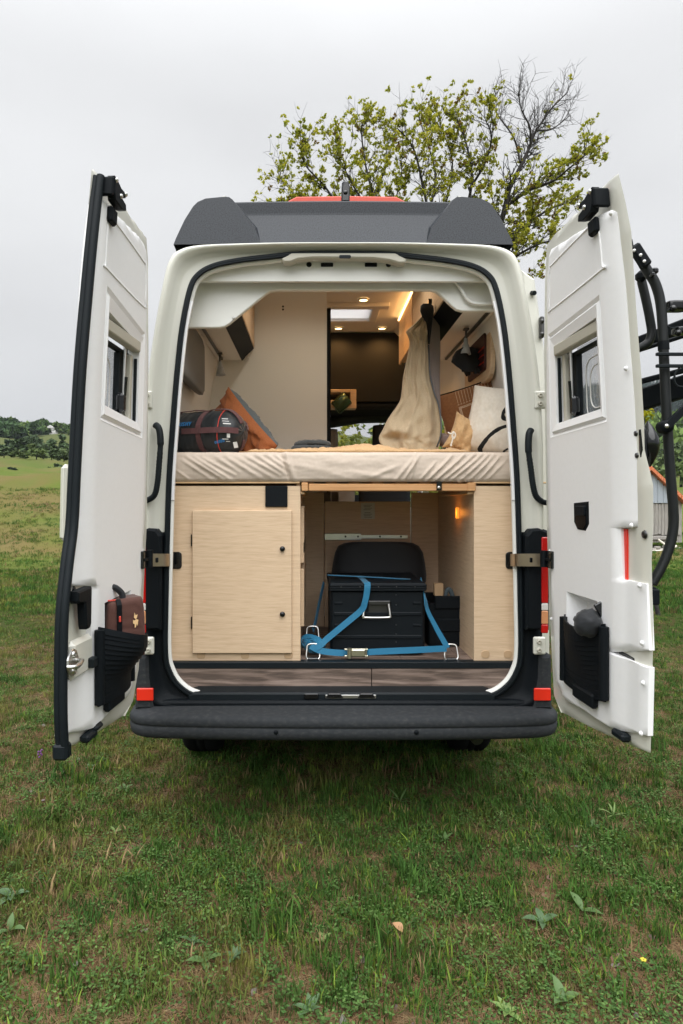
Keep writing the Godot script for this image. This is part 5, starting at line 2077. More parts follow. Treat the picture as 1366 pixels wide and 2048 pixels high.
	for q in [[1.06, 0.62, 0.03, 0.004], [1.08, 0.5, 0.034, 0.003], [1.1, 0.38, 0.04, 0.006], [1.08, -0.45, 0.03, 0.004], [1.1, -0.62, 0.02, 0.003], [1.12, -0.3, 0.016, 0.02]]:
		var p: Vector3 = spot.call(q[0], q[1], 0.001)
		var p2: Vector3 = spot.call(q[0] + 0.02, q[1], 0.001)
		var p3: Vector3 = spot.call(q[0], q[1] + 0.05, 0.001)
		var across := (p3 - p).cross(p2 - p)
		if across.dot(front) < 0:
			across = -across
		var fb := looking(p, across, up)
		g = geo()
		g.box(p, Vector3(q[2], q[3], 0.001), 0.0, fb.basis)
		put("care_print", g, M.white_print, bag)
	letters(bag, "outdo", spot.call(1.0, -0.5, 0.002), (spot.call(1.03, -0.5, 0.0) - spot.call(0.99, -0.5, 0.0)).normalized(), (front * cos(-0.5) + up * sin(-0.5) + ax * 0.5).normalized(), 0.018, M.blue_print, 0.05)
	g = geo()
	g.box(ca + ax * len * 1.2 + front * 0.06 - up * 0.07, Vector3(0.02, 0.03, 0.002), 0.0, Basis(ax, 0.4))
	put("wash_tag", g, M.white_print, bag)

	# rust pillow with slate back, standing on its edge against the sack
	var pil := thing("rust_pillow", "rust orange pillow with a slate grey back leaning over the sleeping bag", "pillow")
	var pf := geo()
	var pb := geo()
	var top := at(456, 777, -0.5)
	var foot := at(553, 893, -0.42)
	var upv := (top - foot).normalized()
	var deep := Vector3(-0.72, -0.1, -0.68).normalized()
	deep = (deep - upv * deep.dot(upv)).normalized()
	var nrm := deep.cross(upv).normalized()
	if nrm.x > 0:
		nrm = -nrm
	var mid := (top + foot) * 0.5 + deep * 0.17
	cushion(pf, pb, looking(mid, nrm, upv), 0.36, (top - foot).length() * 1.02, 0.2, 0.06, 0.045, 31, 40)
	put("front_cover", pf, M.rust_cotton, pil)
	put("back_cover", pb, M.slate_cotton, pil)

	# brown cushion with white stitched border
	var im := plain_weave(768, Color(0.2, 0.075, 0.022), Color(0.27, 0.11, 0.035), 41)
	var white := Color(0.82, 0.72, 0.6)
	for i in 20:
		var x := 210.0 + i * 30.0
		line_on(im, Vector2(x + 8, 0), Vector2(x, 168), 1.6, white)
		for k in 7:
			line_on(im, Vector2(x - k * 1.6, 176 + k * 3), Vector2(x + k * 1.6, 176 + k * 3), 1.4, white if k != 4 else Color(0.5, 0.3, 0.15))
	for k in 2:
		line_on(im, Vector2(205, 222 + k * 17), Vector2(768, 222 + k * 17), 2.6, white)
		line_on(im, Vector2(205 + k * 17, 222), Vector2(205 + k * 17, 720), 2.6, white)
	for i in 34:
		line_on(im, Vector2(226 + i * 16, 231), Vector2(232 + i * 16, 231), 3.0, white)
		line_on(im, Vector2(214, 248 + i * 14), Vector2(214, 253 + i * 14), 3.0, white)
	for i in 10:
		var x := 380.0 + i * 26.0
		line_on(im, Vector2(x, 262), Vector2(x - 10, 330), 1.4, white)
	var cm := mat("stitched_brown", Color.WHITE, 0.9)
	cm.albedo_texture = ImageTexture.create_from_image(im)
	cm.rim_enabled = true
	cm.rim = 0.25
	var cus := thing("stitched_cushion", "brown cushion with white stitched lines and chain border", "cushion")
	pf = geo()
	pb = geo()
	var cx := looking(at(962, 836, -0.62), Vector3(-0.35, 0.1, 1.0), Vector3(-0.27, 1.0, -0.12))
	# the print's v axis runs from the foot up, so turn the sheet
	cushion(pf, pb, cx * Transform3D(Basis(Vector3.RIGHT, PI), Vector3.ZERO), 0.42, 0.4, 0.13, 0.05, 0.008, 8, 30)
	put("back_cover", pf, M.stitched_brown, cus)
	put("front_cover", pb, M.stitched_brown, cus)
	g = geo()
	var pipe := []
	for i in 21:
		var a := -1.0 + i / 10.0
		pipe.append(cx * Vector3(a * 0.21, 0.2 * (1.0 - 0.05 * (1.0 - a * a)), 0.004))
	g.tube(pipe, 0.004, 6)
	put("piping", g, M.fascia_black, cus)

	# off-white cushion with a loose black line
	im = plain_weave(512, Color(0.72, 0.65, 0.55), Color(0.8, 0.74, 0.65), 43)
	var ink := Color(0.03, 0.03, 0.035)
	var stroke := func(pts: Array, r0: float, r1: float) -> void:
		var c := curve(pts, 16)
		for i in c.size() - 1:
			line_on(im, c[i], c[i + 1], lerpf(r0, r1, float(i) / c.size()), ink)
	stroke.call([Vector2(512, 110), Vector2(420, 130), Vector2(350, 180), Vector2(325, 240), Vector2(350, 272), Vector2(430, 262), Vector2(512, 248)], 11.0, 13.0)
	stroke.call([Vector2(150, 512), Vector2(220, 430), Vector2(310, 350), Vector2(400, 310), Vector2(512, 295)], 12.0, 8.0)
	stroke.call([Vector2(330, 512), Vector2(400, 470), Vector2(512, 425)], 4.0, 4.0)
	cm = mat("inked_white", Color.WHITE, 0.9)
	cm.albedo_texture = ImageTexture.create_from_image(im)
	cm.rim_enabled = true
	cm.rim = 0.25
	var wc := thing("inked_cushion", "off-white cushion with a bold black drawn line at the bed edge", "cushion")
	pf = geo()
	pb = geo()
	var wx := looking(at(1000, 842, -0.36), Vector3(-0.55, 0.14, 0.85), Vector3(0.2, 1.0, -0.02))
	cushion(pf, pb, wx * Transform3D(Basis(Vector3.RIGHT, PI), Vector3.ZERO), 0.34, 0.36, 0.2, 0.06, 0.016, 18, 30)
	put("back_cover", pf, M.inked_white, wc)
	put("front_cover", pb, M.inked_white, wc)
	g = geo()
	var seam := []
	for i in 15:
		var a := -1.0 + i / 7.0
		seam.append(wx * Vector3(-0.17 * (1.0 - 0.06 * (1.0 - a * a)), a * 0.175, 0.0))
	g.tube(seam, 0.0035, 6)
	put("seam", g, M.sheet, wc)

	# small tan pillowcase tied with white cord
	var tp := thing("tan_pillowcase", "small rumpled tan pillowcase with a knotted white cord", "pillow")
	pf = geo()
	pb = geo()
	var tx := looking(at(926, 868, -0.4), Vector3(-0.15, 0.15, 1.0), Vector3(0.42, 1.0, -0.1))
	cushion(pf, pb, tx, 0.15, 0.21, 0.1, 0.18, 0.03, 55, 26)
	put("front_cover", pf, M.tan_linen, tp)
	put("back_cover", pb, M.tan_linen, tp)
	g = geo()
	g.tube(curve([at(896, 865, -0.33), at(903, 868, -0.32), at(907, 864, -0.32), at(911, 870, -0.32), at(907, 878, -0.32), at(904, 872, -0.32), at(908, 866, -0.32)], 6), 0.004, 6)
	g.tube(curve([at(906, 872, -0.32), at(905, 880, -0.32), at(902, 890, -0.32)], 5), 0.004, 6)
	g.ball(at(902, 891, -0.32), Vector3(0.006, 0.006, 0.006), 8, 6)
	put("cord", g, M.white_cord, tp)
	var mv := thing("mauve_pillow", "mauve pillow corner showing between the vest and the tan pillowcase", "pillow")
	pf = geo()
	pb = geo()
	cushion(pf, pb, looking(at(886, 880, -0.5), Vector3(-0.1, 0.3, 1.0), Vector3(0.3, 1.0, 0)), 0.12, 0.075, 0.07, 0.1, 0.01, 61, 14)
	put("front_cover", pf, M.mauve_cotton, mv)
	put("back_cover", pb, M.mauve_cotton, mv)


func put_tagged(called: String, g: Geo, m: Material, label: String, category: String, group := "") -> MeshInstance3D:
	var o := put(called, g, m, self)
	tag(o, label, category, group)
	return o


func letters(parent: Node3D, text: String, o: Vector3, right: Vector3, normal: Vector3, height: float, m: Material, width := 0.0) -> void:
	var t := TextMesh.new()
	t.text = text
	var f := SystemFont.new()
	f.font_names = PackedStringArray(["Droid Sans"])
	f.font_weight = 700
	f.font_italic = true
	t.font = f
	t.font_size = 32
	t.pixel_size = height / 24.0
	t.depth = 0.001
	var x := MeshInstance3D.new()
	x.name = "lettering"
	x.mesh = t
	x.material_override = m
	parent.add_child(x, true)
	var z := normal.normalized()
	var r := (right - z * right.dot(z)).normalized()
	var k := 1.0
	if width > 0.0:
		k = width / maxf(t.get_aabb().size.x, 0.001)
	x.transform = Transform3D(Basis(r * k, z.cross(r), z), o)


func build_vest() -> void:
	var v := thing("canvas_vest", "tan canvas vest with pale fleece lining hanging from a hook", "vest")
	var g: Geo
	# [y, left edge, right edge, depth] of the front panel
	var lines := [[628, 849, 856, -1.12], [640, 836, 856, -1.1], [652, 824, 856, -1.08], [663, 812, 857, -1.06], [674, 816, 857, -1.05], [686, 819, 857, -1.04], [712, 815, 858, -1.0], [755, 806, 861, -0.97], [785, 803, 869, -0.93], [805, 798, 876, -0.9], [836, 777, 881, -0.84], [858, 766, 882, -0.8], [874, 758, 881, -0.77], [886, 760, 880, -0.74], [902, 770, 876, -0.7]]
	var fine := []
	var steps := []
	for q in lines:
		steps.append(Vector4(q[0], q[1], q[2], q[3] * 0.45 - 0.1))
	fine = curve(steps, 4)
	var no := noise(1.0, 90, 4)
	var rows := []
	var backr := []
	for i in fine.size():
		var q: Vector4 = fine[i]
		var row := PackedVector3Array()
		var brow := PackedVector3Array()
		var k := float(i) / fine.size()
		for j in 41:
			var t := j / 40.0
			var z := q.w + 0.05 * sin(PI * pow(t, 0.8)) * (0.4 + k)
			# long soft folds falling from the shoulder, deeper towards the hem
			var f := 0.018 * k * sin(t * 8.0 + k * 2.6 + 0.5) + 0.01 * sin(t * 15.0 - k * 5.0) * k + 0.03 * no.get_noise_2d(t * 2.0 + k, k * 3.4) + 0.014 * no.get_noise_2d(t * 5.0 - k * 3.0, k * 8.0)
			# sharp pull lines from the armhole down to the hem
			f += 0.016 * bell((t - 0.62 + k * 0.25) / 0.035) * smoothstep(0.3, 0.6, k) - 0.014 * bell((t - 0.42 + k * 0.12) / 0.04) * smoothstep(0.35, 0.8, k) + 0.012 * bell((t - 0.82) / 0.03) * smoothstep(0.2, 0.5, k) * smoothstep(1.0, 0.8, k)
			# the elbow of cloth where it breaks on the bed
			f += 0.06 * bell((k - 0.78 - (t - 0.25) * 0.12) / 0.05) * bell((t - 0.3) / 0.22) - 0.03 * bell((k - 0.86) / 0.04) * bell((t - 0.2) / 0.18)
			f *= minf(1.0, minf(t, 1.0 - t) * 14.0)
			row.append(at(lerpf(q.y, q.z, t), q.x, z + f))
			brow.append(at(lerpf(q.y, q.z, t), q.x, z + f * 0.6 - 0.012 - 0.03 * sin(PI * t)))
		rows.append(row)
		backr.append(brow)
	g = geo()
	g.grid(rows)
	g.grid(backr)
	for e in [0, 40]:
		for i in rows.size() - 1:
			g.quad(rows[i][e], rows[i + 1][e], backr[i + 1][e], backr[i][e])
	put("front_panel", g, M.vest_canvas, v)
	# seams: armhole binding, yoke, pocket line
	g = geo()
	for o in [0.0, 2.6]:
		var arm := []
		for q in [[813 + o, 664], [818 + o, 676], [820.5 + o, 688], [818 + o, 706], [812 + o, 735], [807 + o, 757]]:
			arm.append(at(q[0], q[1], lerpf(-0.548, -0.505, (q[1] - 664) / 93.0)))
		g.tube(curve(arm, 5), 0.0025, 5)
	put("armhole_binding", g, M.vest_canvas, v)
	# fleece-lined far half, seen from inside
	g = geo()
	rows = []
	for q in [[611, 862, 867, -1.16], [630, 858, 874, -1.15], [650, 857, 879, -1.14], [690, 858, 880.5, -1.1], [720, 859, 880, -1.06], [755, 862, 879, -1.03], [790, 870, 880, -0.98], [815, 877, 881.5, -0.94], [850, 881, 883, -0.88], [893, 873, 876, -0.74]]:
		var row := PackedVector3Array()
		for j in 13:
			var t := j / 12.0
			row.append(at(lerpf(q[1] - 2, q[2], t), q[0], q[3] * 0.45 - 0.1 - 0.015 - 0.05 * t + 0.012 * no.get_noise_2d(t * 4.0, q[0] * 0.05)))
		rows.append(row)
	var smoothrows := []
	for i in rows.size() - 1:
		for k in 4:
			var row := PackedVector3Array()
			for j in 13:
				row.append(rows[i][j].lerp(rows[i + 1][j], k / 4.0))
			smoothrows.append(row)
	smoothrows.append(rows[rows.size() - 1])
	g.grid(smoothrows)
	var off := []
	for row in smoothrows:
		var r2 := PackedVector3Array()
		for p in row:
			r2.append(p + Vector3(0.004, 0, -0.014))
		off.append(r2)
	g.grid(off)
	put("fleece_lining", g, M.fleece, v)
	# zip tape down the opening
	g = geo()
	var zip := []
	for q in [[857, 690, -1.03], [858.5, 725, -0.99], [861, 755, -0.955], [869, 787, -0.915], [876.5, 808, -0.885], [881.5, 838, -0.825], [882.5, 858, -0.785], [880, 876, -0.745], [874, 893, -0.69]]:
		zip.append(at(q[0], q[1], q[2] * 0.45 - 0.1 + 0.01))
	g.tube(curve(zip, 5), 0.0045, 6)
	put("zip", g, M.dark_steel, v)
	# knitted collar, gathered at the hook
	g = geo()
	rows = []
	for q in [[607, 846, 862, -1.13], [612, 841, 867, -1.1], [622, 840, 868, -1.08], [634, 844, 866, -1.08], [646, 852, 865, -1.085], [668, 855, 862, -1.075], [688, 856, 860, -1.05]]:
		var row := PackedVector3Array()
		for j in 12:
			var w := TAU * j / 12
			row.append(at((q[1] + q[2]) * 0.5 + cos(w) * (q[2] - q[1]) * 0.5, q[0], q[3] * 0.45 - 0.09 + 0.022 * sin(w) + 0.006 * sin(w * 5.0)))
		rows.append(row)
	g.grid(rows, true)
	g.fan(rows[0])
	g.fan(rows[6])
	put("collar", g, M.collar_black, v)
	# the coat hook belongs to the van
	g = geo()
	g.span(at(857, 597, -0.59), at(863, 610, -0.61), 0.002)
	put("coat_hook", g, M.gloss_black, van)

	# black clothing hung under the locker
	g = geo()
	rows = []
	for q in [[694, 926, 948], [702, 912, 962], [714, 905, 965], [724, 902, 968], [733, 912, 966], [740, 922, 965], [744, 924, 963]]:
		var row := PackedVector3Array()
		for j in 16:
			var w := TAU * j / 16
			var a: float = (q[1] + q[2]) * 0.5
			var b: float = (q[2] - q[1]) * 0.5
			row.append(at(a + cos(w) * b * (1.0 + 0.08 * no.get_noise_2d(w * 2, q[0] * 0.2)), q[0], -0.62 + sin(w) * 0.05 - cos(w) * 0.06))
		rows.append(row)
	g.grid(rows, true)
	g.fan(rows[0])
	g.fan(rows[6])
	for q in [[930, 742, 935, 752], [936, 744, 938, 751], [949, 743, 950, 748], [957, 742, 955, 747]]:
		g.tube([at(q[0], q[1] - 4, -0.6), at(q[2], q[3], -0.6)], [0.016, 0.008], 8)
	put_tagged("black_gloves", g, M.collar_black, "black gloves hanging under the locker beside the reading lamp", "gloves")
	# mug lying in the cab shelf
	g = geo()
	var mx := Transform3D(Basis(Vector3.FORWARD, 0.85), at(683, 806, -2.5))
	g.lathe([[0.0, -0.07], [0.055, -0.07], [0.062, -0.06], [0.062, 0.06], [0.058, 0.065], [0.054, 0.06], [0.054, -0.05], [0.0, -0.055]], mx, 20)
	put_tagged("metal_mug", g, M.mug_green, "tilted green metal mug on the small cab shelf", "mug")


# ---------------------------------------------------------------- garage under the bed
func build_garage() -> void:
	var g: Geo
	var fy := at(687, 1322, -0.17).y
	# aluminium transport case
	var c := thing("transport_case", "black ribbed metal transport case strapped down under the bed", "case")
	var zf := -0.27
	var x0 := at(661, 1250, zf).x
	var x1 := at(850, 1250, zf).x
	var yl := at(0, 1180, zf).y
	var depth := 0.5
	g = geo()
	g.span(Vector3(x0, fy + 0.012, zf), Vector3(x1, yl, zf - depth), 0.012)
	put("case_body", g, M.case_black, c)
	g = geo()
	g.span(Vector3(x0 - 0.008, yl - 0.004, zf + 0.012), Vector3(x1 + 0.008, yl + 0.035, zf - depth - 0.01), 0.008)
	var lid := put("lid", g, M.case_black, c)
	g = geo()
	for i in 3:
		g.span(Vector3(x0 - 0.004, yl - 0.002 + i * 0.011, zf + 0.011), Vector3(x1 + 0.004, yl + 0.003 + i * 0.011, zf + 0.015), 0.001)
	put("lid_ridge", g, M.case_black, lid)
	for q in [[1206, 0], [1228, 1], [1250, 0], [1274, 1]]:
		if q[1]:
			g = geo()
			var y := at(0, q[0], zf).y
			g.prism(PackedVector2Array([Vector2(x0 + 0.015, y - 0.01), Vector2(x1 - 0.015, y - 0.01), Vector2(x1 - 0.018, y + 0.01), Vector2(x0 + 0.018, y + 0.01)]), 0.006, Transform3D(Basis(), Vector3(0, 0, zf + 0.005)), 0.004)
			put("rib", g, M.case_black, c)
		else:
			for r in [[x0 + 0.02, x0 + 0.06], [x1 - 0.06, x1 - 0.02]]:
				g = geo()
				var y := at(0, q[0], zf).y
				g.span(Vector3(r[0], y - 0.006, zf), Vector3(r[1], y + 0.006, zf + 0.005), 0.003)
				put("rib", g, M.case_black, c)
	g = geo()
	for x in [682, 720, 757, 793, 830]:
		g.ball(at(x, 1174, zf + 0.013), Vector3(0.0035, 0.0035, 0.003), 8, 4)
	for y in [1190, 1210, 1230, 1250, 1268, 1284]:
		g.ball(at(792, y, zf + 0.001), Vector3(0.003, 0.003, 0.003), 8, 4)
	put("rivets", g, M.dark_steel, c)
	# drop handle
	g = geo()
	g.span(at(737, 1202, zf + 0.02), at(780, 1209, zf), 0.003)
	g.span(at(737, 1209, zf + 0.003), at(780, 1232, zf), 0.002)
	put("handle_plate", g, M.dark_steel, c)
	g = geo()
	g.tube(curve([at(729, 1212, zf + 0.02), at(727, 1230, zf + 0.03), at(730, 1235, zf + 0.032), at(776, 1235, zf + 0.032), at(780, 1230, zf + 0.03), at(777, 1208, zf + 0.02)], 4), 0.006, 8)
	put("handle", g, M.steel, c)
	# black holdall behind the case
	g = geo()
	var rows := []
	var no := noise(1.0, 15, 3)
	for q in [[1165, 664, 852], [1150, 662, 853], [1125, 666, 850], [1105, 670, 846], [1092, 676, 838], [1086, 688, 826], [1083.5, 705, 810]]:
		var row := PackedVector3Array()
		for j in 28:
			var w := TAU * j / 28
			var b: float = (q[2] - q[1]) * 0.5
			row.append(at((q[1] + q[2]) * 0.5 + signf(cos(w)) * pow(absf(cos(w)), 0.5) * b, q[0], -0.92 + signf(sin(w)) * pow(absf(sin(w)), 0.6) * 0.12 + 0.01 * no.get_noise_2d(w * 3, q[0] * 0.1)))
		rows.append(row)
	g.grid(rows, true)
	g.fan(rows[6])
	put_tagged("holdall", g, M.pouch_black, "soft black holdall propped behind the strapped case", "bag")
	# black stacking crate on the right with tools
	var cr := thing("tool_crate", "open black plastic crate holding tools beside the strapped case", "crate")
	var cx0 := at(856, 1250, -0.5).x
	var cx1 := at(938, 1250, -0.5).x
	var cy1 := at(0, 1205, -0.5).y
	for q in [[Vector3(cx0, fy + 0.005, -0.48), Vector3(cx1, cy1, -0.495)], [Vector3(cx0, fy + 0.005, -0.9), Vector3(cx1, cy1, -0.915)], [Vector3(cx0, fy + 0.005, -0.48), Vector3(cx0 + 0.015, cy1, -0.915)], [Vector3(cx1 - 0.015, fy + 0.005, -0.48), Vector3(cx1, cy1 + 0.04, -0.915)]]:
		g = geo()
		g.span(q[0], q[1], 0.004)
		put("crate_side", g, M.black_plastic, cr)
	for y in [0.08, 0.2]:
		g = geo()
		g.span(Vector3(cx0 + 0.03, fy + y, -0.47), Vector3(cx1 - 0.03, fy + y + 0.07, -0.482), 0.006)
		put("crate_rib", g, M.black_plastic, cr)
	g = geo()
	g.span(Vector3(cx0, fy + 0.005, -0.48), Vector3(cx1, fy + 0.015, -0.915))
	put("crate_floor", g, M.black_plastic, cr)
	g = geo()
	g.span(at(869, 1167, -0.7), at(884, 1190, -0.74), 0.002)
	put_tagged("wood_block", g, M.oak_edge, "short pale wooden block standing on the crate", "wood block")
	g = geo()
	var saw := curve([at(890, 1196, -0.55), at(894, 1181, -0.55), at(899, 1179, -0.55), at(904, 1188, -0.55), at(907, 1205, -0.55), at(912, 1222, -0.55)], 5)
	g.tube(saw, [0.007, 0.008, 0.009, 0.01, 0.011, 0.012, 0.012, 0.012, 0.012, 0.012, 0.012, 0.012, 0.012, 0.012, 0.012, 0.012, 0.012, 0.011, 0.01, 0.01, 0.01, 0.009, 0.009, 0.008, 0.008, 0.008], 8)
	put_tagged("folding_saw", g, M.slate_cotton, "curved dark tool sticking up out of the crate", "tool")

	# blue ratchet strap
	var st := thing("ratchet_strap", "bright blue ratchet strap lashing down the black case", "strap")
	var top_z := zf - 0.25
	var ylid := yl + 0.037
	var ribbon := func(pts: Array, normals: Array) -> void:
		var path := curve(pts, 6)
		var nn := []
		for i in path.size():
			var t: float = float(i) / (path.size() - 1) * (normals.size() - 1)
			var k := mini(int(t), normals.size() - 2)
			nn.append((normals[k] as Vector3).lerp(normals[k + 1], t - k).normalized())
		var b := geo()
		b.band(path, nn, 0.03, 0.003)
		put("webbing", b, M.blue_web, st)
	var edge := at(735, 1168, zf + 0.02)
	ribbon.call([Vector3(at(727, 0, zf).x, ylid, zf - 0.3), Vector3(edge.x - 0.005, ylid, zf - 0.02), Vector3(edge.x, ylid - 0.008, zf + 0.018), at(733, 1190, zf + 0.024), at(729, 1207, zf + 0.03)], [Vector3.UP, Vector3(0, 0.8, 0.3), Vector3(0, 0.3, 1), Vector3(0.2, 0, 1), Vector3(0.3, 0, 1)])
	ribbon.call([at(729, 1207, zf + 0.031), at(722, 1221, zf + 0.032), at(690, 1248, zf + 0.035), at(655, 1277, zf + 0.04), at(640, 1291, zf + 0.05), at(628, 1298, zf + 0.05)], [Vector3(0.3, 0.3, 1), Vector3(0, 0.3, 1), Vector3(0, 0.4, 1), Vector3(0, 0.5, 1)])
	ribbon.call([at(621, 1292, -0.225), at(640, 1301, -0.215), at(668, 1305, -0.21), at(700, 1306, -0.205), at(760, 1303, -0.2), at(830, 1300, -0.2), at(893, 1297, -0.21)], [Vector3(0, 0.3, 1), Vector3(0, 0.25, 1), Vector3(0, 0.2, 1), Vector3(0, 0.15, 1)])
	ribbon.call([Vector3(x1 + 0.004, ylid, zf - 0.12), at(850, 1193, zf), at(855, 1220, -0.26), at(872, 1255, -0.24), at(886, 1280, -0.225), at(895, 1296, -0.215)], [Vector3(1, 0.3, 0.3), Vector3(1, 0, 0.8), Vector3(0.7, 0, 1), Vector3(0.5, 0.1, 1)])
	ribbon.call([at(655, 1150, zf - 0.16), at(700, 1152, zf - 0.17), at(760, 1155, zf - 0.17), at(842, 1160, zf - 0.17)], [Vector3.UP, Vector3.UP])
	ribbon.call([at(648, 1165, -0.6), at(640, 1200, -0.55), at(632, 1240, -0.48), at(626, 1262, -0.43)], [Vector3(1, 0, 0.4), Vector3(1, 0, 0.4)])
	# loose coil by the left ring
	g = geo()
	for k in 3:
		var lp := []
		var nn := []
		for i in 18:
			var w := TAU * i / 18
			lp.append(at(622 + k * 5, 1284 + k * 4, -0.3 + k * 0.02) + Vector3(cos(w) * (0.05 - k * 0.006), sin(w) * 0.028, sin(w * 2.0) * 0.02))
			nn.append(Vector3(cos(w), sin(w), 0.6 + 0.3 * k))
		g.band(lp, nn, 0.03, 0.003, true)
	put("loose_coil", g, M.blue_web, st)
	var rc := at(711, 1305, -0.19)
	g = geo()
	g.span(rc + Vector3(-0.055, -0.02, -0.006), rc + Vector3(0.06, -0.012, 0.012), 0.002)
	g.span(rc + Vector3(-0.055, 0.012, -0.006), rc + Vector3(0.06, 0.02, 0.012), 0.002)
	g.tube([rc + Vector3(-0.03, -0.024, 0.012), rc + Vector3(-0.03, 0.024, 0.012)], 0.012, 12)
	g.tube([rc + Vector3(0.05, -0.022, 0.006), rc + Vector3(0.05, 0.022, 0.006)], 0.006, 8)
	g.span(rc + Vector3(-0.02, -0.016, 0.012), rc + Vector3(0.045, 0.016, 0.018), 0.003)
	put("ratchet", g, M.zinc, st)


# ---------------------------------------------------------------- things in the door pockets, on the roof
func build_pocket_things() -> void:
	var g: Geo
	# brown camera bag
	var b := thing("brown_bag", "dark brown nylon bag with red zip pulls in the door pocket", "bag")
	var o := at(243, 1250, 0.5)
	# faces: long side looks along the door, short side towards the eye
	var turn := Basis(Vector3.UP, 0.62)
	var cb := Transform3D(turn, o)
	g = geo()
	var rows := []
	var no := noise(1.0, 33, 3)
	for i in 21:
		var t := i / 20.0
		var y := lerpf(-0.11, 0.095, t)
		var k := 1.0 - 0.12 * pow(t, 4)
		if i == 20:
			k = 0.84
		var row := PackedVector3Array()
		for j in 40:
			var w := TAU * (j + 0.5) / 40
			var q := Vector2(signf(cos(w)) * pow(absf(cos(w)), 0.28), signf(sin(w)) * pow(absf(sin(w)), 0.28))
			var slump := 0.012 * (q.x * 0.5 + 0.5) * (1.0 if t > 0.7 else t)
			row.append(cb * Vector3(q.x * 0.075 * k, y + slump + 0.002 * no.get_noise_2d(w * 4, t * 9), q.y * 0.062 * k + 0.004 * no.get_noise_2d(w * 3 + 9, t * 6)))
		rows.append(row)
	g.grid(rows, true)
	g.fan(rows[20])
	put("bag_body", g, M.brown_nylon, b)
	g = geo()
	g.band([cb * Vector3(-0.03, 0.101, 0.03), cb * Vector3(-0.03, 0.102, 0.05), cb * Vector3(-0.03, 0.085, 0.064), cb * Vector3(-0.03, 0.0, 0.067), cb * Vector3(-0.03, -0.1, 0.067)], [cb.basis * Vector3(0, 1, 0.2), cb.basis * Vector3(0, 1, 0.6), cb.basis * Vector3(0, 0.3, 1), cb.basis.z, cb.basis.z], 0.018, 0.004)
	put("zip", g, M.fascia_black, b)
	for q in [[Vector3(-0.05, 0.102, 0.045), Vector3(0.032, 0.006, 0.006)], [Vector3(-0.03, 0.035, 0.071), Vector3(0.008, 0.022, 0.005)]]:
		g = geo()
		g.box(cb * q[0], q[1], 0.002, cb.basis)
		put("zip_pull", g, M.red_pull, b)
	g = geo()
	g.tube(curve([cb * Vector3(-0.07, 0.09, 0.0), cb * Vector3(-0.06, 0.135, 0.0), cb * Vector3(-0.03, 0.145, 0.0), cb * Vector3(0.0, 0.12, 0.0), cb * Vector3(0.005, 0.095, 0.0)], 5), 0.012, 8)
	put("carry_handle", g, M.pouch_black, b)
	# curled-fox emblem, gold print
	g = geo()
	var em := Transform3D(cb.basis, cb * Vector3(0.03, 0.022, 0.0675))
	for poly in [[[-0.006, 0.012], [-0.004, 0.03], [0.0, 0.02], [0.007, 0.022], [0.005, 0.012], [0.001, 0.006]], [[-0.009, 0.004], [-0.003, 0.002], [0.002, 0.006], [0.01, 0.003], [0.008, -0.008], [0.004, -0.01], [0.001, -0.022], [-0.003, -0.024], [-0.003, -0.012], [-0.009, -0.008]], [[0.004, -0.009], [0.009, -0.008], [0.007, -0.018]]]:
		var pv := PackedVector2Array()
		for p in poly:
			pv.append(Vector2(p[0], p[1]) * 1.05)
		g.prism(pv, 0.002, em)
	put("emblem", g, M.gold_print, b)

	# dark pouch in the other pocket
	var dp := thing("dark_pouch", "crumpled navy black pouch stuffed in the door pocket", "pouch")
	g = geo()
	rows = []
	var pc := at(1177, 1247, 0.58)
	for i in 15:
		var a := PI * i / 14
		var row := PackedVector3Array()
		for j in 22:
			var w := TAU * j / 22
			var d := Vector3(sin(a) * cos(w) * 0.05, cos(a) * 0.05, sin(a) * sin(w) * 0.06)
			row.append(pc + d * (1.0 + 0.28 * no.get_noise_3d(d.x * 26, d.y * 26, d.z * 26)))
		rows.append(row)
	g.grid(rows, true)
	put("pouch_body", g, M.pouch_black, dp)
	g = geo()
	g.box(pc + Vector3(0.035, 0.055, 0.02), Vector3(0.03, 0.05, 0.012), 0.003, Basis(Vector3.FORWARD, -0.5))
	put("flap", g, M.gloss_black, dp)

	# red load on the roof
	g = geo()
	var l0 := at(572, 391, -0.75)
	var l1 := at(810, 391, -0.75)
	var y0 := 3.064
	var sec := PackedVector2Array([Vector2(l0.x, y0), Vector2(l1.x, y0), Vector2(l1.x, l0.y - 0.03), Vector2(l1.x - 0.05, l0.y - 0.004), Vector2(l0.x + 0.35, l0.y), Vector2(l0.x + 0.06, l0.y - 0.004), Vector2(l0.x, l0.y - 0.035)])
	g.prism(sec, 1.0, Transform3D(Basis(), Vector3(0, 0, -0.75)), 0.008)
	var roof_load := thing("roof_bag", "flat red bag lying on the van roof behind the camera", "roof bag")
	put("bag_cover", g, M.red_tarp, roof_load)
	g = geo()
	for z in [-0.95, -1.5]:
		g.span(Vector3(l0.x - 0.004, y0, z), Vector3(l1.x + 0.004, l0.y + 0.003, z - 0.04), 0.006)
	put("tie_strap", g, M.rubber, roof_load)


# ---------------------------------------------------------------- meadow, hills, trees
var hill_noise: FastNoiseLite
var patch_noise: FastNoiseLite


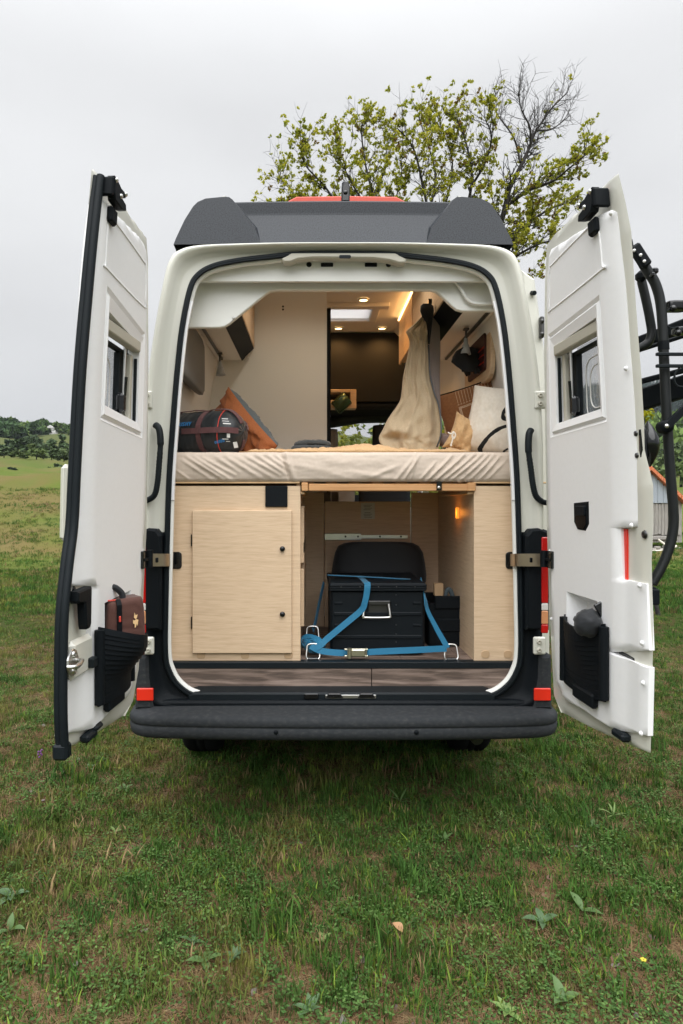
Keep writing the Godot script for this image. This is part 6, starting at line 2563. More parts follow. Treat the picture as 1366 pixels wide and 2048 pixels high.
func land(x: float, z: float) -> float:
	var dx := x - EYE.x
	var dz := EYE.z - z
	var r := sqrt(dx * dx + dz * dz)
	var az := atan2(dx, dz)
	var left := along([[0, 0], [17, 0], [20, 0.3], [31, 2.75], [60, 4.4], [100, 7.4], [150, 13.0], [220, 22.0], [340, 38.0], [450, 38.0], [1500, 40.0]], r)
	var right := along([[0, 0], [19, 0], [40, 0.7], [80, 3.4], [150, 11.0], [300, 34.0], [420, 38.0], [640, 80.0], [900, 139.0], [1100, 140.0], [1500, 120.0]], r)
	var y := lerpf(left, right, smoothstep(-0.15, 0.3, az))
	y *= 0.35 + 0.65 * smoothstep(-0.3, 0.5, cos(az))
	y += hill_noise.get_noise_2d(x * 0.4, z * 0.4) * 0.035 * minf(1.0, r / 3.0)
	y += hill_noise.get_noise_2d(x * 0.05, z * 0.05) * clampf((r - 17.0) / 60.0, 0.0, 1.0) * clampf(r * 0.012, 0.4, 4.0)
	y += hill_noise.get_noise_2d(x * 0.25, z * 0.25) * clampf((r - 17.0) / 10.0, 0.0, 1.0) * 0.35
	return y


# ground point under a place measured on the photograph
func ground_at(px: float, py: float) -> Vector3:
	var d := EYE.y * FOC / (py - VPY)
	var p := at(px, py, EYE.z - d)
	p.y = land(p.x, p.z)
	return p


func build_ground() -> void:
	hill_noise = noise(1.0, 2, 3)
	patch_noise = noise(1.0, 51, 4)
	var st := SurfaceTool.new()
	st.begin(Mesh.PRIMITIVE_TRIANGLES)
	st.set_smooth_group(0)
	var radii := [0.0]
	var r := 0.6
	while r < 1500.0:
		radii.append(r)
		r *= 1.055
	var na := 200
	var rows := []
	var cols := []
	for q in radii:
		var row := PackedVector3Array()
		var col := PackedColorArray()
		for j in na:
			# finer towards the view direction
			var t := -1.0 + 2.0 * j / na
			var az := PI * (0.45 * t + 0.55 * t * t * t)
			var x: float = EYE.x + sin(az) * q
			var z: float = EYE.z - cos(az) * q
			var p := Vector3(x, land(x, z), z)
			row.append(p)
			col.append(soil(p, q))
		rows.append(row)
		cols.append(col)
	for i in rows.size() - 1:
		for j in na:
			var k := (j + 1) % na
			for v in [[i, j], [i, k], [i + 1, k], [i, j], [i + 1, k], [i + 1, j]]:
				st.set_color(cols[v[0]][v[1]])
				st.add_vertex(rows[v[0]][v[1]])
	st.generate_normals()
	st.index()
	var m := mat("meadow_soil", Color.WHITE, 1.0)
	m.metallic_specular = 0.1
	skin(m, noise_tex(noise(0.03, 61, 6), 1024, 1024, 1024, 1024, [[0.0, Color(0.45, 0.42, 0.4)], [0.4, Color(0.75, 0.72, 0.7)], [0.6, Color(1, 1, 1)], [1.0, Color(1, 1, 1)]]), Vector3(1.3, 1.3, 1.3))
	m.vertex_color_use_as_albedo = true
	var o := put_mesh("ground", st.commit(), m, self)
	tag(o, "grassy meadow rising to scrubby hills behind the van", "ground", "", "structure")


func soil(p: Vector3, r: float) -> Color:
	var n := patch_noise.get_noise_2d(p.x * 0.5, p.z * 0.5)
	var near := Color(0.06, 0.045, 0.024).lerp(Color(0.05, 0.06, 0.02), smoothstep(-0.2, 0.25, n))
	var az := atan2(p.x - EYE.x, EYE.z - p.z)
	var m := patch_noise.get_noise_2d(p.x * 0.09, p.z * 0.16) + 0.5 * patch_noise.get_noise_2d(p.x * 0.4, p.z * 0.6)
	var far := Color(0.105, 0.14, 0.034).lerp(Color(0.155, 0.135, 0.055), smoothstep(-0.05, 0.4, m))
	if r > 19.0 and r < 34.0 and az < 0.0:
		far = far.lerp(Color(0.16, 0.12, 0.055), 0.6 * smoothstep(-0.3, 0.2, m))
	if r > 60.0:
		far = far.lerp(Color(0.09, 0.105, 0.045), clampf((r - 60.0) / 120.0, 0.0, 0.8))
	return near.lerp(far, smoothstep(9.0, 20.0, r))


func tuft_mesh(blades: int, spread: float, hmin: float, hmax: float, wide: float, seed_: int, flat := 0.0) -> ArrayMesh:
	var r := RandomNumberGenerator.new()
	r.seed = seed_
	var st := SurfaceTool.new()
	st.begin(Mesh.PRIMITIVE_TRIANGLES)
	for i in blades:
		var a := r.randf() * TAU
		var base := Vector3(cos(a), 0, sin(a)) * spread * sqrt(r.randf())
		var h := r.randf_range(hmin, hmax)
		var lean := Vector3(r.randf_range(-1, 1), 0, r.randf_range(-1, 1)).normalized() * h * (r.randf_range(0.1, 0.7) + flat)
		var y := h * (1.0 - 0.75 * flat)
		var s := lean.cross(Vector3.UP).normalized() * wide * r.randf_range(0.45, 1.7) * 0.5
		if s == Vector3.ZERO:
			s = Vector3(wide * 0.5, 0, 0)
		var tw := s.rotated(Vector3.UP, r.randf_range(-0.6, 0.6))
		var p1 := base + lean * 0.35 + Vector3(0, y * 0.55, 0)
		var p2 := base + lean * 1.0 + Vector3(0, y * r.randf_range(0.8, 1.0), 0)
		var c := 0.6 + 0.7 * r.randf()
		st.set_color(Color(c, c * r.randf_range(0.92, 1.08), c))
		for q in [base - s, base + s, p1 + tw * 0.8, base - s, p1 + tw * 0.8, p1 - tw * 0.8, p1 - tw * 0.8, p1 + tw * 0.8, p2]:
			st.add_vertex(q)
	st.generate_normals()
	st.index()
	return st.commit()


func scatter(parent: Node3D, called: String, mesh: ArrayMesh, m: Material, places: Array, tints: Array) -> MultiMeshInstance3D:
	mesh.surface_set_material(0, m)
	var mm := MultiMesh.new()
	mm.transform_format = MultiMesh.TRANSFORM_3D
	mm.use_colors = true
	mm.mesh = mesh
	mm.instance_count = places.size()
	for i in places.size():
		mm.set_instance_transform(i, places[i])
		mm.set_instance_color(i, tints[i])
	var o := MultiMeshInstance3D.new()
	o.name = called if parent != self else numbered(called)
	o.multimesh = mm
	parent.add_child(o, true)
	return o


func grass_tint(x: float, z: float) -> Color:
	var n := patch_noise.get_noise_2d(x * 0.9, z * 0.9) + 0.45 * patch_noise.get_noise_2d(x * 4.0, z * 4.0)
	var dry := smoothstep(-0.1, 0.5, n - 0.2 * clampf(x, -1.0, 1.0) - 0.16 + 0.2 * smoothstep(0.3, 1.0, z))
	var c := Color(0.06, 0.13, 0.024).lerp(Color(0.175, 0.18, 0.045), dry)
	c = c.lerp(Color(0.042, 0.105, 0.026), 0.6 * smoothstep(0.1, 0.5, patch_noise.get_noise_2d(x * 1.7 + 40.0, z * 1.7)))
	var k := rng.randf()
	if k < 0.07 + 0.14 * dry:
		c = Color(0.24, 0.17, 0.085)
	elif k < 0.18:
		c = Color(0.16, 0.23, 0.035)
	return c * rng.randf_range(0.75, 1.25)


func build_grass() -> void:
	var m := mat("grass_blade", Color.WHITE, 0.75)
	m.metallic_specular = 0.2
	m.vertex_color_use_as_albedo = true
	m.backlight_enabled = true
	m.backlight = Color(0.5, 0.5, 0.5)
	var root := Node3D.new()
	root.name = "grass"
	add_child(root)
	tag(root, "short patchy meadow grass around the van", "grass", "", "stuff")
	var kinds := [tuft_mesh(15, 0.04, 0.018, 0.045, 0.0034, 1), tuft_mesh(13, 0.035, 0.025, 0.06, 0.0036, 2), tuft_mesh(11, 0.03, 0.04, 0.095, 0.0036, 3), tuft_mesh(16, 0.055, 0.02, 0.045, 0.0038, 4, 0.5)]
	var far_kinds := [tuft_mesh(16, 0.1, 0.04, 0.1, 0.008, 5), tuft_mesh(14, 0.1, 0.05, 0.14, 0.009, 6)]
	var places := [[], [], [], [], [], []]
	var tints := [[], [], [], [], [], []]
	# d: distance band from the eye, amount for each square metre
	for band in [[1.5, 3.2, 1700, 0], [3.2, 5.5, 1200, 0], [5.5, 9.0, 450, 0], [9.0, 15.0, 150, 1], [15.0, 26.0, 60, 1]]:
		var d: float = band[0]
		while d < band[1]:
			var step := 0.1 if d < 6.0 else 0.5
			var half := 0.66 * d + 0.6
			var amount := int(2.0 * half * step * band[2])
			for i in amount:
				var x := EYE.x + 0.045 * d + rng.randf_range(-half, half)
				var z := EYE.z - d - rng.randf() * step
				if z < -0.4 and absf(x) < 0.95 and z > -5.4 and (d > 5.0):
					continue
				var n := patch_noise.get_noise_2d(x * 1.1 + 9.0, z * 1.1)
				# thin spots show the litter
				if 0.45 * patch_noise.get_noise_2d(x * 2.3, z * 2.3 + 30.0) + patch_noise.get_noise_2d(x * 8.0, z * 8.0) > 0.24 - 0.16 * smoothstep(0.35, 1.0, z) and rng.randf() < 0.78:
					continue
				var k := rng.randi() % 2 + 4 if band[3] else (2 if n > 0.22 and rng.randf() < 0.6 else (rng.randi() % 2 if rng.randf() < 0.8 else 3))
				var s := rng.randf_range(0.55, 1.05)
				if z < 1.0 and z > -1.2 and absf(x) < 1.6:
					s *= 1.0 + 0.45 * rng.randf()
				if rng.randf() < 0.02:
					s *= 1.7
				places[k].append(Transform3D(Basis(Vector3.UP, rng.randf() * TAU).scaled(Vector3(s, s * rng.randf_range(0.8, 1.15), s)), Vector3(x, land(x, z) - 0.004, z)))
				tints[k].append(grass_tint(x, z))
			d += step
	for k in 6:
		scatter(root, "tufts", kinds[k] if k < 4 else far_kinds[k - 4], m, places[k], tints[k])

	# clover-like ground cover, in drifts between the blades
	var cover := rosette_mesh()
	var pc := []
	var tc := []
	for i in 15000:
		var d := 1.5 + 5.0 * pow(rng.randf(), 1.2)
		var x := EYE.x + 0.045 * d + rng.randf_range(-1, 1) * (0.66 * d + 0.4)
		var z := EYE.z - d
		if patch_noise.get_noise_2d(x * 1.6 + 70.0, z * 1.6) < 0.02 and rng.randf() < 0.85:
			continue
		var s := rng.randf_range(0.6, 1.4)
		pc.append(Transform3D(Basis(Vector3.UP, rng.randf() * TAU).scaled(Vector3(s, s, s)), Vector3(x, land(x, z) + 0.004, z)))
		tc.append(Color(0.05, 0.11, 0.03).lerp(Color(0.11, 0.18, 0.05), rng.randf()) * rng.randf_range(0.7, 1.2))
	scatter(root, "ground_cover", cover, m, pc, tc)

	# dead grass, needles and grey leaf scraps on the soil
	var litter := Node3D.new()
	litter.name = "leaf_litter"
	add_child(litter)
	tag(litter, "dry needles and grey leaf scraps between the grass", "leaf litter", "", "stuff")
	var needles := tuft_mesh(10, 0.05, 0.04, 0.09, 0.0022, 9, 1.25)
	var scraps := scrap_mesh()
	var pn := []
	var tn := []
	var ps := []
	var ts := []
	for i in 26000:
		var d := 1.5 + 5.5 * pow(rng.randf(), 1.3)
		var x := EYE.x + 0.045 * d + rng.randf_range(-1, 1) * (0.66 * d + 0.4)
		var z := EYE.z - d
		var thin := patch_noise.get_noise_2d(x * 2.3, z * 2.3 + 30.0)
		if thin < 0.05 and rng.randf() < 0.5:
			continue
		pn.append(Transform3D(Basis(Vector3.UP, rng.randf() * TAU), Vector3(x, land(x, z) + 0.003, z)))
		tn.append(Color(0.19, 0.095, 0.045).lerp(Color(0.28, 0.21, 0.115), rng.randf()) * rng.randf_range(0.6, 1.2))
		if thin > 0.1 and rng.randf() < 0.03:
			ps.append(Transform3D(Basis(Vector3(rng.randf_range(-1, 1), 1.5, rng.randf_range(-1, 1)).normalized(), rng.randf() * TAU).scaled(Vector3.ONE * rng.randf_range(0.35, 0.85)), Vector3(x, land(x, z) + 0.008, z)))
			ts.append(Color(0.2, 0.18, 0.165).lerp(Color(0.17, 0.1, 0.065), rng.randf()))
	scatter(litter, "needles", needles, m, pn, tn)
	scatter(litter, "scraps", scraps, m, ps, ts)


# a few small oval leaves on short stalks
func rosette_mesh() -> ArrayMesh:
	var r := RandomNumberGenerator.new()
	r.seed = 17
	var st := SurfaceTool.new()
	st.begin(Mesh.PRIMITIVE_TRIANGLES)
	st.set_smooth_group(-1)
	for i in 8:
		var a := TAU * i / 8.0 + r.randf_range(-0.5, 0.5)
		var out := Vector3(cos(a), 0, sin(a))
		var side := Vector3(-out.z, 0, out.x)
		var l := r.randf_range(0.009, 0.019)
		var p := out * r.randf_range(0.004, 0.02) + Vector3(0, r.randf_range(0.008, 0.032), 0)
		var up := Vector3(0, l * r.randf_range(-0.3, 0.6), 0)
		var c := r.randf_range(0.75, 1.2)
		st.set_color(Color(c, c, c))
		var tip := p + out * l + up
		var b := p + out * l * 0.5 + up * 0.4
		for q in [p, b + side * l * 0.32, tip, p, tip, b - side * l * 0.32]:
			st.add_vertex(q)
	st.generate_normals()
	st.index()
	return st.commit()


func scrap_mesh() -> ArrayMesh:
	var st := SurfaceTool.new()
	st.begin(Mesh.PRIMITIVE_TRIANGLES)
	st.set_smooth_group(0)
	var o := [Vector3(-0.02, 0.003, 0.0), Vector3(-0.008, 0.0, 0.012), Vector3(0.01, 0.004, 0.011), Vector3(0.021, 0.012, 0.001), Vector3(0.008, 0.002, -0.012), Vector3(-0.01, 0.005, -0.01)]
	for i in 6:
		for p in [Vector3(0, -0.002, 0), o[i], o[(i + 1) % 6]]:
			st.set_color(Color.WHITE)
			st.add_vertex(p)
	st.generate_normals()
	return st.commit()


# one broad leaf, folded along its rib, tip towards +x
func leaf_shape(length: float, wide: float, droop: float) -> ArrayMesh:
	var g := geo()
	var rows := []
	for i in 8:
		var t := i / 7.0
		var w := wide * sin(PI * pow(t, 0.8)) * 0.5
		var y := length * (0.5 * t - droop * t * t)
		rows.append(PackedVector3Array([Vector3(length * t, y + w * 0.35, -w), Vector3(length * t, y, 0), Vector3(length * t, y + w * 0.35, w)]))
	g.smooth(true)
	g.grid(rows)
	return g.done()


func build_weeds() -> void:
	var tones := [mat("leaf_pale", lin(0.14, 0.21, 0.055), 0.6), mat("leaf_mid", lin(0.07, 0.13, 0.035), 0.6), mat("leaf_blue", lin(0.065, 0.12, 0.05), 0.6)]
	for t in tones:
		t.backlight_enabled = true
		t.backlight = Color(0.4, 0.45, 0.3)
	var forms := [leaf_shape(0.03, 0.015, 0.15), leaf_shape(0.045, 0.017, 0.3), leaf_shape(0.065, 0.027, 0.4), leaf_shape(0.085, 0.009, 0.4)]
	# [x, y on the photograph, leaf form, tone, leaves, label]
	for q in [[438, 1862, 0, 0, 3, "pale two-leafed seedling in the front grass, left of the middle"], [412, 1925, 2, 1, 4, "broad flat-leaved weed just below the pale seedling"], [470, 1915, 1, 2, 6, "feathery weed right of the broad flat-leaved one"], [385, 1885, 1, 2, 4, "bent blue-green weed left of the pale seedling"], [22, 1795, 2, 2, 7, "blue-green rosette at the left picture edge"], [20, 1862, 2, 1, 3, "single lying leaf plant below the blue-green rosette"], [645, 1890, 1, 0, 4, "light green weed at the bottom middle, left of the fallen leaf"], [1003, 1648, 0, 0, 4, "pair of pale oval leaves in the shaded grass"], [1185, 1667, 1, 1, 5, "low broad weed right of the pale oval leaves"], [1228, 1640, 3, 0, 8, "spiky fern-like weed before the right door"], [1340, 1655, 0, 0, 4, "small pale weed at the right edge under the door"], [800, 1610, 3, 1, 6, "long-leaved grass plant in the van's shade"], [1085, 1858, 2, 2, 4, "flat blue-green weed in the lower right grass"], [1165, 1835, 2, 1, 3, "oval-leaved weed above the flat blue-green one"], [1125, 2015, 2, 1, 3, "large leaf at the bottom edge, right of the middle"], [707, 1806, 0, 0, 2, "lone upright pale leaf left of the picture's middle line"], [1035, 1718, 0, 0, 5, "pale small-leaved weed below the oval leaves"], [230, 1660, 1, 0, 5, "light weed in the dry grass at left"], [250, 1575, 1, 1, 6, "dark weed under the left door's corner"], [620, 2030, 1, 2, 6, "dark clover-like weed at the bottom edge"], [1015, 2035, 1, 0, 6, "bright weed at the bottom edge near the large leaf"], [890, 1690, 1, 1, 5, "dark green weed in the middle of the shade"], [180, 1535, 1, 2, 5, "weed patch left of the left rear tyre"]]:
		var o := ground_at(q[0], q[1])
		var w := thing("meadow_weed", q[5], "weed", o, "broad-leaved weeds in the grass")
		for i in q[4]:
			var l := MeshInstance3D.new()
			l.name = "leaf"
			l.mesh = forms[q[2]]
			l.material_override = tones[q[3]]
			w.add_child(l, true)
			var s := rng.randf_range(0.8, 1.2)
			l.transform = Transform3D(Basis(Vector3.UP, TAU * i / float(q[4]) + rng.randf_range(-0.4, 0.4)) * Basis(Vector3.BACK, rng.randf_range(-0.1, 0.45 if q[4] > 3 else 0.9)).scaled(Vector3.ONE * s), Vector3(0, 0.008, 0))
	var fl := put_mesh("fallen_leaf", leaf_shape(0.045, 0.034, 0.5), mat("leaf_orange", lin(0.36, 0.2, 0.1), 0.7), self)
	tag(fl, "curled orange-brown leaf lying in the front grass", "leaf")
	fl.transform = Transform3D(Basis(Vector3.UP, 2.4) * Basis(Vector3.BACK, 0.3), ground_at(805, 1898) + Vector3(0, 0.05, 0))
	var fw := thing("yellow_flower", "tiny yellow flower near the lower right corner", "flower", ground_at(1284, 1955))
	var g := geo()
	g.tube([Vector3.ZERO, Vector3(0.004, 0.042, 0)], 0.0015, 6)
	put("stem", g, tones[1], fw)
	var ym := mat("petal_yellow", lin(0.5, 0.4, 0.03), 0.6)
	for i in 5:
		g = geo()
		g.ball(Vector3(0.004 + cos(TAU * i / 5) * 0.006, 0.042, sin(TAU * i / 5) * 0.006), Vector3(0.0045, 0.003, 0.0045), 8, 5)
		put("petal", g, ym, fw)
	var pf := thing("purple_flower", "small purple orchid by the left door's lower corner", "flower", ground_at(80, 1530))
	g = geo()
	g.tube([Vector3.ZERO, Vector3(0, 0.06, 0)], 0.002, 6)
	put("stem", g, tones[1], pf)
	var pm := mat("petal_purple", lin(0.16, 0.05, 0.2), 0.6)
	for i in 7:
		g = geo()
		g.ball(Vector3(sin(i * 2.4) * 0.01, 0.055 + i * 0.006, cos(i * 2.4) * 0.01), Vector3(0.006, 0.006, 0.006), 7, 5)
		put("petal", g, pm, pf)


# crown of small leaf faces in lumps, radius 1, centred at the origin
func crown_mesh(seed_: int, lumps: int, leaves: int, size: float, squash := 0.8) -> ArrayMesh:
	var r := RandomNumberGenerator.new()
	r.seed = seed_
	var st := SurfaceTool.new()
	st.begin(Mesh.PRIMITIVE_TRIANGLES)
	var centres := []
	for i in lumps:
		var d := Vector3(r.randfn(), r.randfn() * 0.8, r.randfn()).normalized()
		centres.append([d * r.randf_range(0.3, 0.75) * Vector3(1, squash, 1), r.randf_range(0.22, 0.42), r.randf_range(0.7, 1.25)])
	for i in leaves:
		var c: Array = centres[r.randi() % lumps]
		var d := Vector3(r.randfn(), r.randfn(), r.randfn()).normalized()
		var p: Vector3 = c[0] + d * c[1] * pow(r.randf(), 0.4)
		var a := Vector3(r.randfn(), r.randfn(), r.randfn()).normalized()
		var b := a.cross(Vector3(r.randfn(), r.randfn(), r.randfn())).normalized()
		var s := size * r.randf_range(0.6, 1.3)
		var k: float = c[2] * r.randf_range(0.8, 1.2)
		st.set_color(Color(k, k, k))
		for q in [p - a * s, p + b * s * 0.55, p + a * s, p - a * s, p + a * s, p - b * s * 0.55]:
			st.add_vertex(q)
	st.generate_normals()
	st.index()
	return st.commit()


func build_tree() -> void:
	var zt := -11.5
	var t := thing("maple_tree", "sparse young tree with yellow-green spring leaves rising behind the van", "tree", ground_point(at(850, 1000, zt).x, zt))
	var o := t.position
	var bark := mat("bark", Color.WHITE, 0.95)
	skin(bark, noise_tex(noise(0.05, 71, 4), 128, 512, 256, 512, [[0.0, Color(0.01, 0.009, 0.008)], [0.5, Color(0.024, 0.021, 0.019)], [1.0, Color(0.05, 0.045, 0.04)]]), Vector3(3, 1, 3))
	var wood := geo()
	var twig := geo()
	var spots := []
	var r := RandomNumberGenerator.new()
	r.seed = 1234
	# traced limbs: [radius at foot, radius at tip, leafy 0..1, depth drift, points...]
	var limbs := [
		[0.16, 0.1, 0.0, 0.0, [850, 1120], [852, 1000], [846, 880], [850, 780], [862, 700]],
		[0.1, 0.05, 0.6, 0.3, [862, 700], [930, 600], [985, 500], [1015, 440], [1040, 350]],
		[0.055, 0.012, 0.12, -0.6, [1040, 350], [1062, 300], [1082, 265], [1092, 235], [1112, 205], [1130, 185], [1160, 160]],
		[0.03, 0.007, 0.0, 0.5, [1082, 265], [1085, 225], [1066, 190], [1052, 160]],
		[0.03, 0.007, 0.05, -0.5, [1062, 300], [1040, 250], [1015, 205], [1000, 170]],
		[0.03, 0.007, 0.05, -1.0, [1092, 235], [1130, 228], [1165, 200]],
		[0.05, 0.01, 1.0, 0.9, [1030, 380], [1080, 350], [1130, 335], [1165, 310], [1192, 282]],
		[0.05, 0.012, 1.0, -0.8, [985, 500], [1060, 430], [1120, 390], [1180, 375]],
		[0.045, 0.01, 1.0, 1.1, [930, 600], [1010, 540], [1075, 500], [1130, 480], [1200, 470]],
		[0.07, 0.014, 0.8, -0.3, [856, 740], [905, 620], [940, 470], [945, 400], [955, 330], [945, 260], [925, 215]],
		[0.035, 0.008, 0.55, 0.7, [950, 350], [985, 300], [1000, 250], [985, 210]],
		[0.06, 0.012, 0.8, 0.6, [850, 780], [878, 560], [872, 450], [860, 350], [830, 270], [800, 225]],
		[0.035, 0.008, 0.8, -0.8, [872, 450], [900, 380], [915, 300], [900, 240], [880, 200]],
		[0.035, 0.008, 0.85, -0.4, [865, 400], [880, 320], [860, 250], [845, 205]],
		[0.055, 0.01, 0.9, -0.5, [848, 820], [800, 600], [770, 430], [752, 370], [735, 300], [728, 230], [732, 212]],
		[0.03, 0.008, 0.9, 0.6, [765, 420], [720, 360], [690, 310], [670, 270]],
		[0.03, 0.008, 0.9, -0.9, [752, 370], [775, 300], [770, 250]],
		[0.05, 0.009, 1.0, 0.8, [846, 860], [740, 560], [690, 420], [650, 350], [610, 300], [598, 275]],
		[0.03, 0.008, 1.0, -0.6, [690, 420], [640, 395], [600, 370], [556, 330]],
		[0.03, 0.008, 1.0, 0.2, [715, 480], [660, 440], [610, 390], [580, 375]],
		[0.035, 0.008, 1.0, 0.5, [870, 680], [800, 500], [790, 420], [800, 360], [812, 310]],
		[0.035, 0.008, 1.0, -1.0, [900, 640], [960, 560], [1010, 590], [1070, 560]],
		[0.03, 0.008, 1.0, 0.4, [930, 600], [960, 460], [1000, 400], [990, 340]],
		[0.03, 0.008, 1.0, -0.3, [985, 520], [1040, 480], [1080, 430], [1090, 380]],
	]
	for l in limbs:
		var pts := []
		var n: int = l.size() - 4
		for i in n:
			var f := float(i) / maxf(n - 1, 1)
			var lx: float = 862.0 + (l[4 + i][0] - 872.0) * 0.95
			var ly: float = l[4 + i][1] + (28.0 if l[4 + i][1] < 480 else 0.0)
			pts.append(at(lx, ly, zt + l[3] * f) - o + Vector3(r.randf_range(-0.05, 0.05), 0, r.randf_range(-0.08, 0.08)))
		var path := curve(pts, 5)
		var rad := []
		for i in path.size():
			rad.append(lerpf(l[0], l[1], pow(float(i) / (path.size() - 1), 0.8)))
		wood.tube(path, rad, 7)
		if l[0] > 0.15:
			continue
		# side shoots, in two orders
		for i in range(2, path.size()):
			var vis: Vector3 = path[i]
			if vis.y + o.y < 4.2:
				continue
			for k in (2 if r.randf() < 0.75 else 1):
				var tan: Vector3 = (path[i] - path[i - 1]).normalized()
				var side := tan.cross(Vector3(r.randfn(), r.randfn(), r.randfn())).normalized()
				var dir := (tan * 0.75 + side * 0.75 + Vector3.UP * 0.15).normalized()
				shoot(wood, twig, spots, path[i], dir, r.randf_range(0.3, 0.72), maxf(rad[i] * 0.35, 0.007), l[2], 0, r)
	put("trunk", wood, bark, t)
	put("twigs", twig, bark, t)
	# leaf sprigs
	var lm := mat("maple_leaf", Color.WHITE, 0.65)
	lm.metallic_specular = 0.25
	lm.vertex_color_use_as_albedo = true
	lm.backlight_enabled = true
	lm.backlight = Color(1.0, 1.0, 0.7)
	var sprig := crown_mesh(5, 4, 16, 0.42, 0.7)
	var places := []
	var tints := []
	for p in spots:
		var s := r.randf_range(0.05, 0.105)
		places.append(Transform3D(Basis(Vector3(r.randfn(), r.randfn(), r.randfn()).normalized(), r.randf() * TAU).scaled(Vector3.ONE * s), p))
		var c := Color(0.31, 0.35, 0.045).lerp(Color(0.6, 0.57, 0.095), r.randf())
		if r.randf() < 0.07:
			c = Color(0.27, 0.18, 0.06)
		tints.append(c)
	var crown := scatter(t, "crown", sprig, lm, places, tints)
	crown.set_meta("kind", "stuff")
	print("tree sprigs ", spots.size())


func shoot(wood: Geo, twig: Geo, spots: Array, p: Vector3, dir: Vector3, length: float, rad: float, leafy: float, order: int, r: RandomNumberGenerator) -> void:
	var path := [p]
	var d := dir
	var q := p
	for i in 4:
		d = (d + Vector3(r.randfn(), r.randfn(), r.randfn()) * 0.16 + Vector3.UP * 0.06).normalized()
		q += d * length / 4.0
		path.append(q)
	(wood if order == 0 else twig).tube(path, [rad, rad * 0.85, rad * 0.7, rad * 0.55, rad * 0.4], 4 if order else 5, false, false)
	if order == 0:
		for i in range(1, 5):
			for k in 2:
				var side := d.cross(Vector3(r.randfn(), r.randfn(), r.randfn())).normalized()
				shoot(wood, twig, spots, path[i], (d * 0.8 + side * 0.7).normalized(), length * r.randf_range(0.3, 0.55), rad * 0.5, leafy, 1, r)
	elif r.randf() < leafy:
		for i in range(1, 5):
			if r.randf() < 0.2:
				spots.append(path[i] + Vector3(r.randfn(), r.randfn(), r.randfn()) * 0.03)


func ground_point(x: float, z: float) -> Vector3:
	return Vector3(x, land(x, z), z)


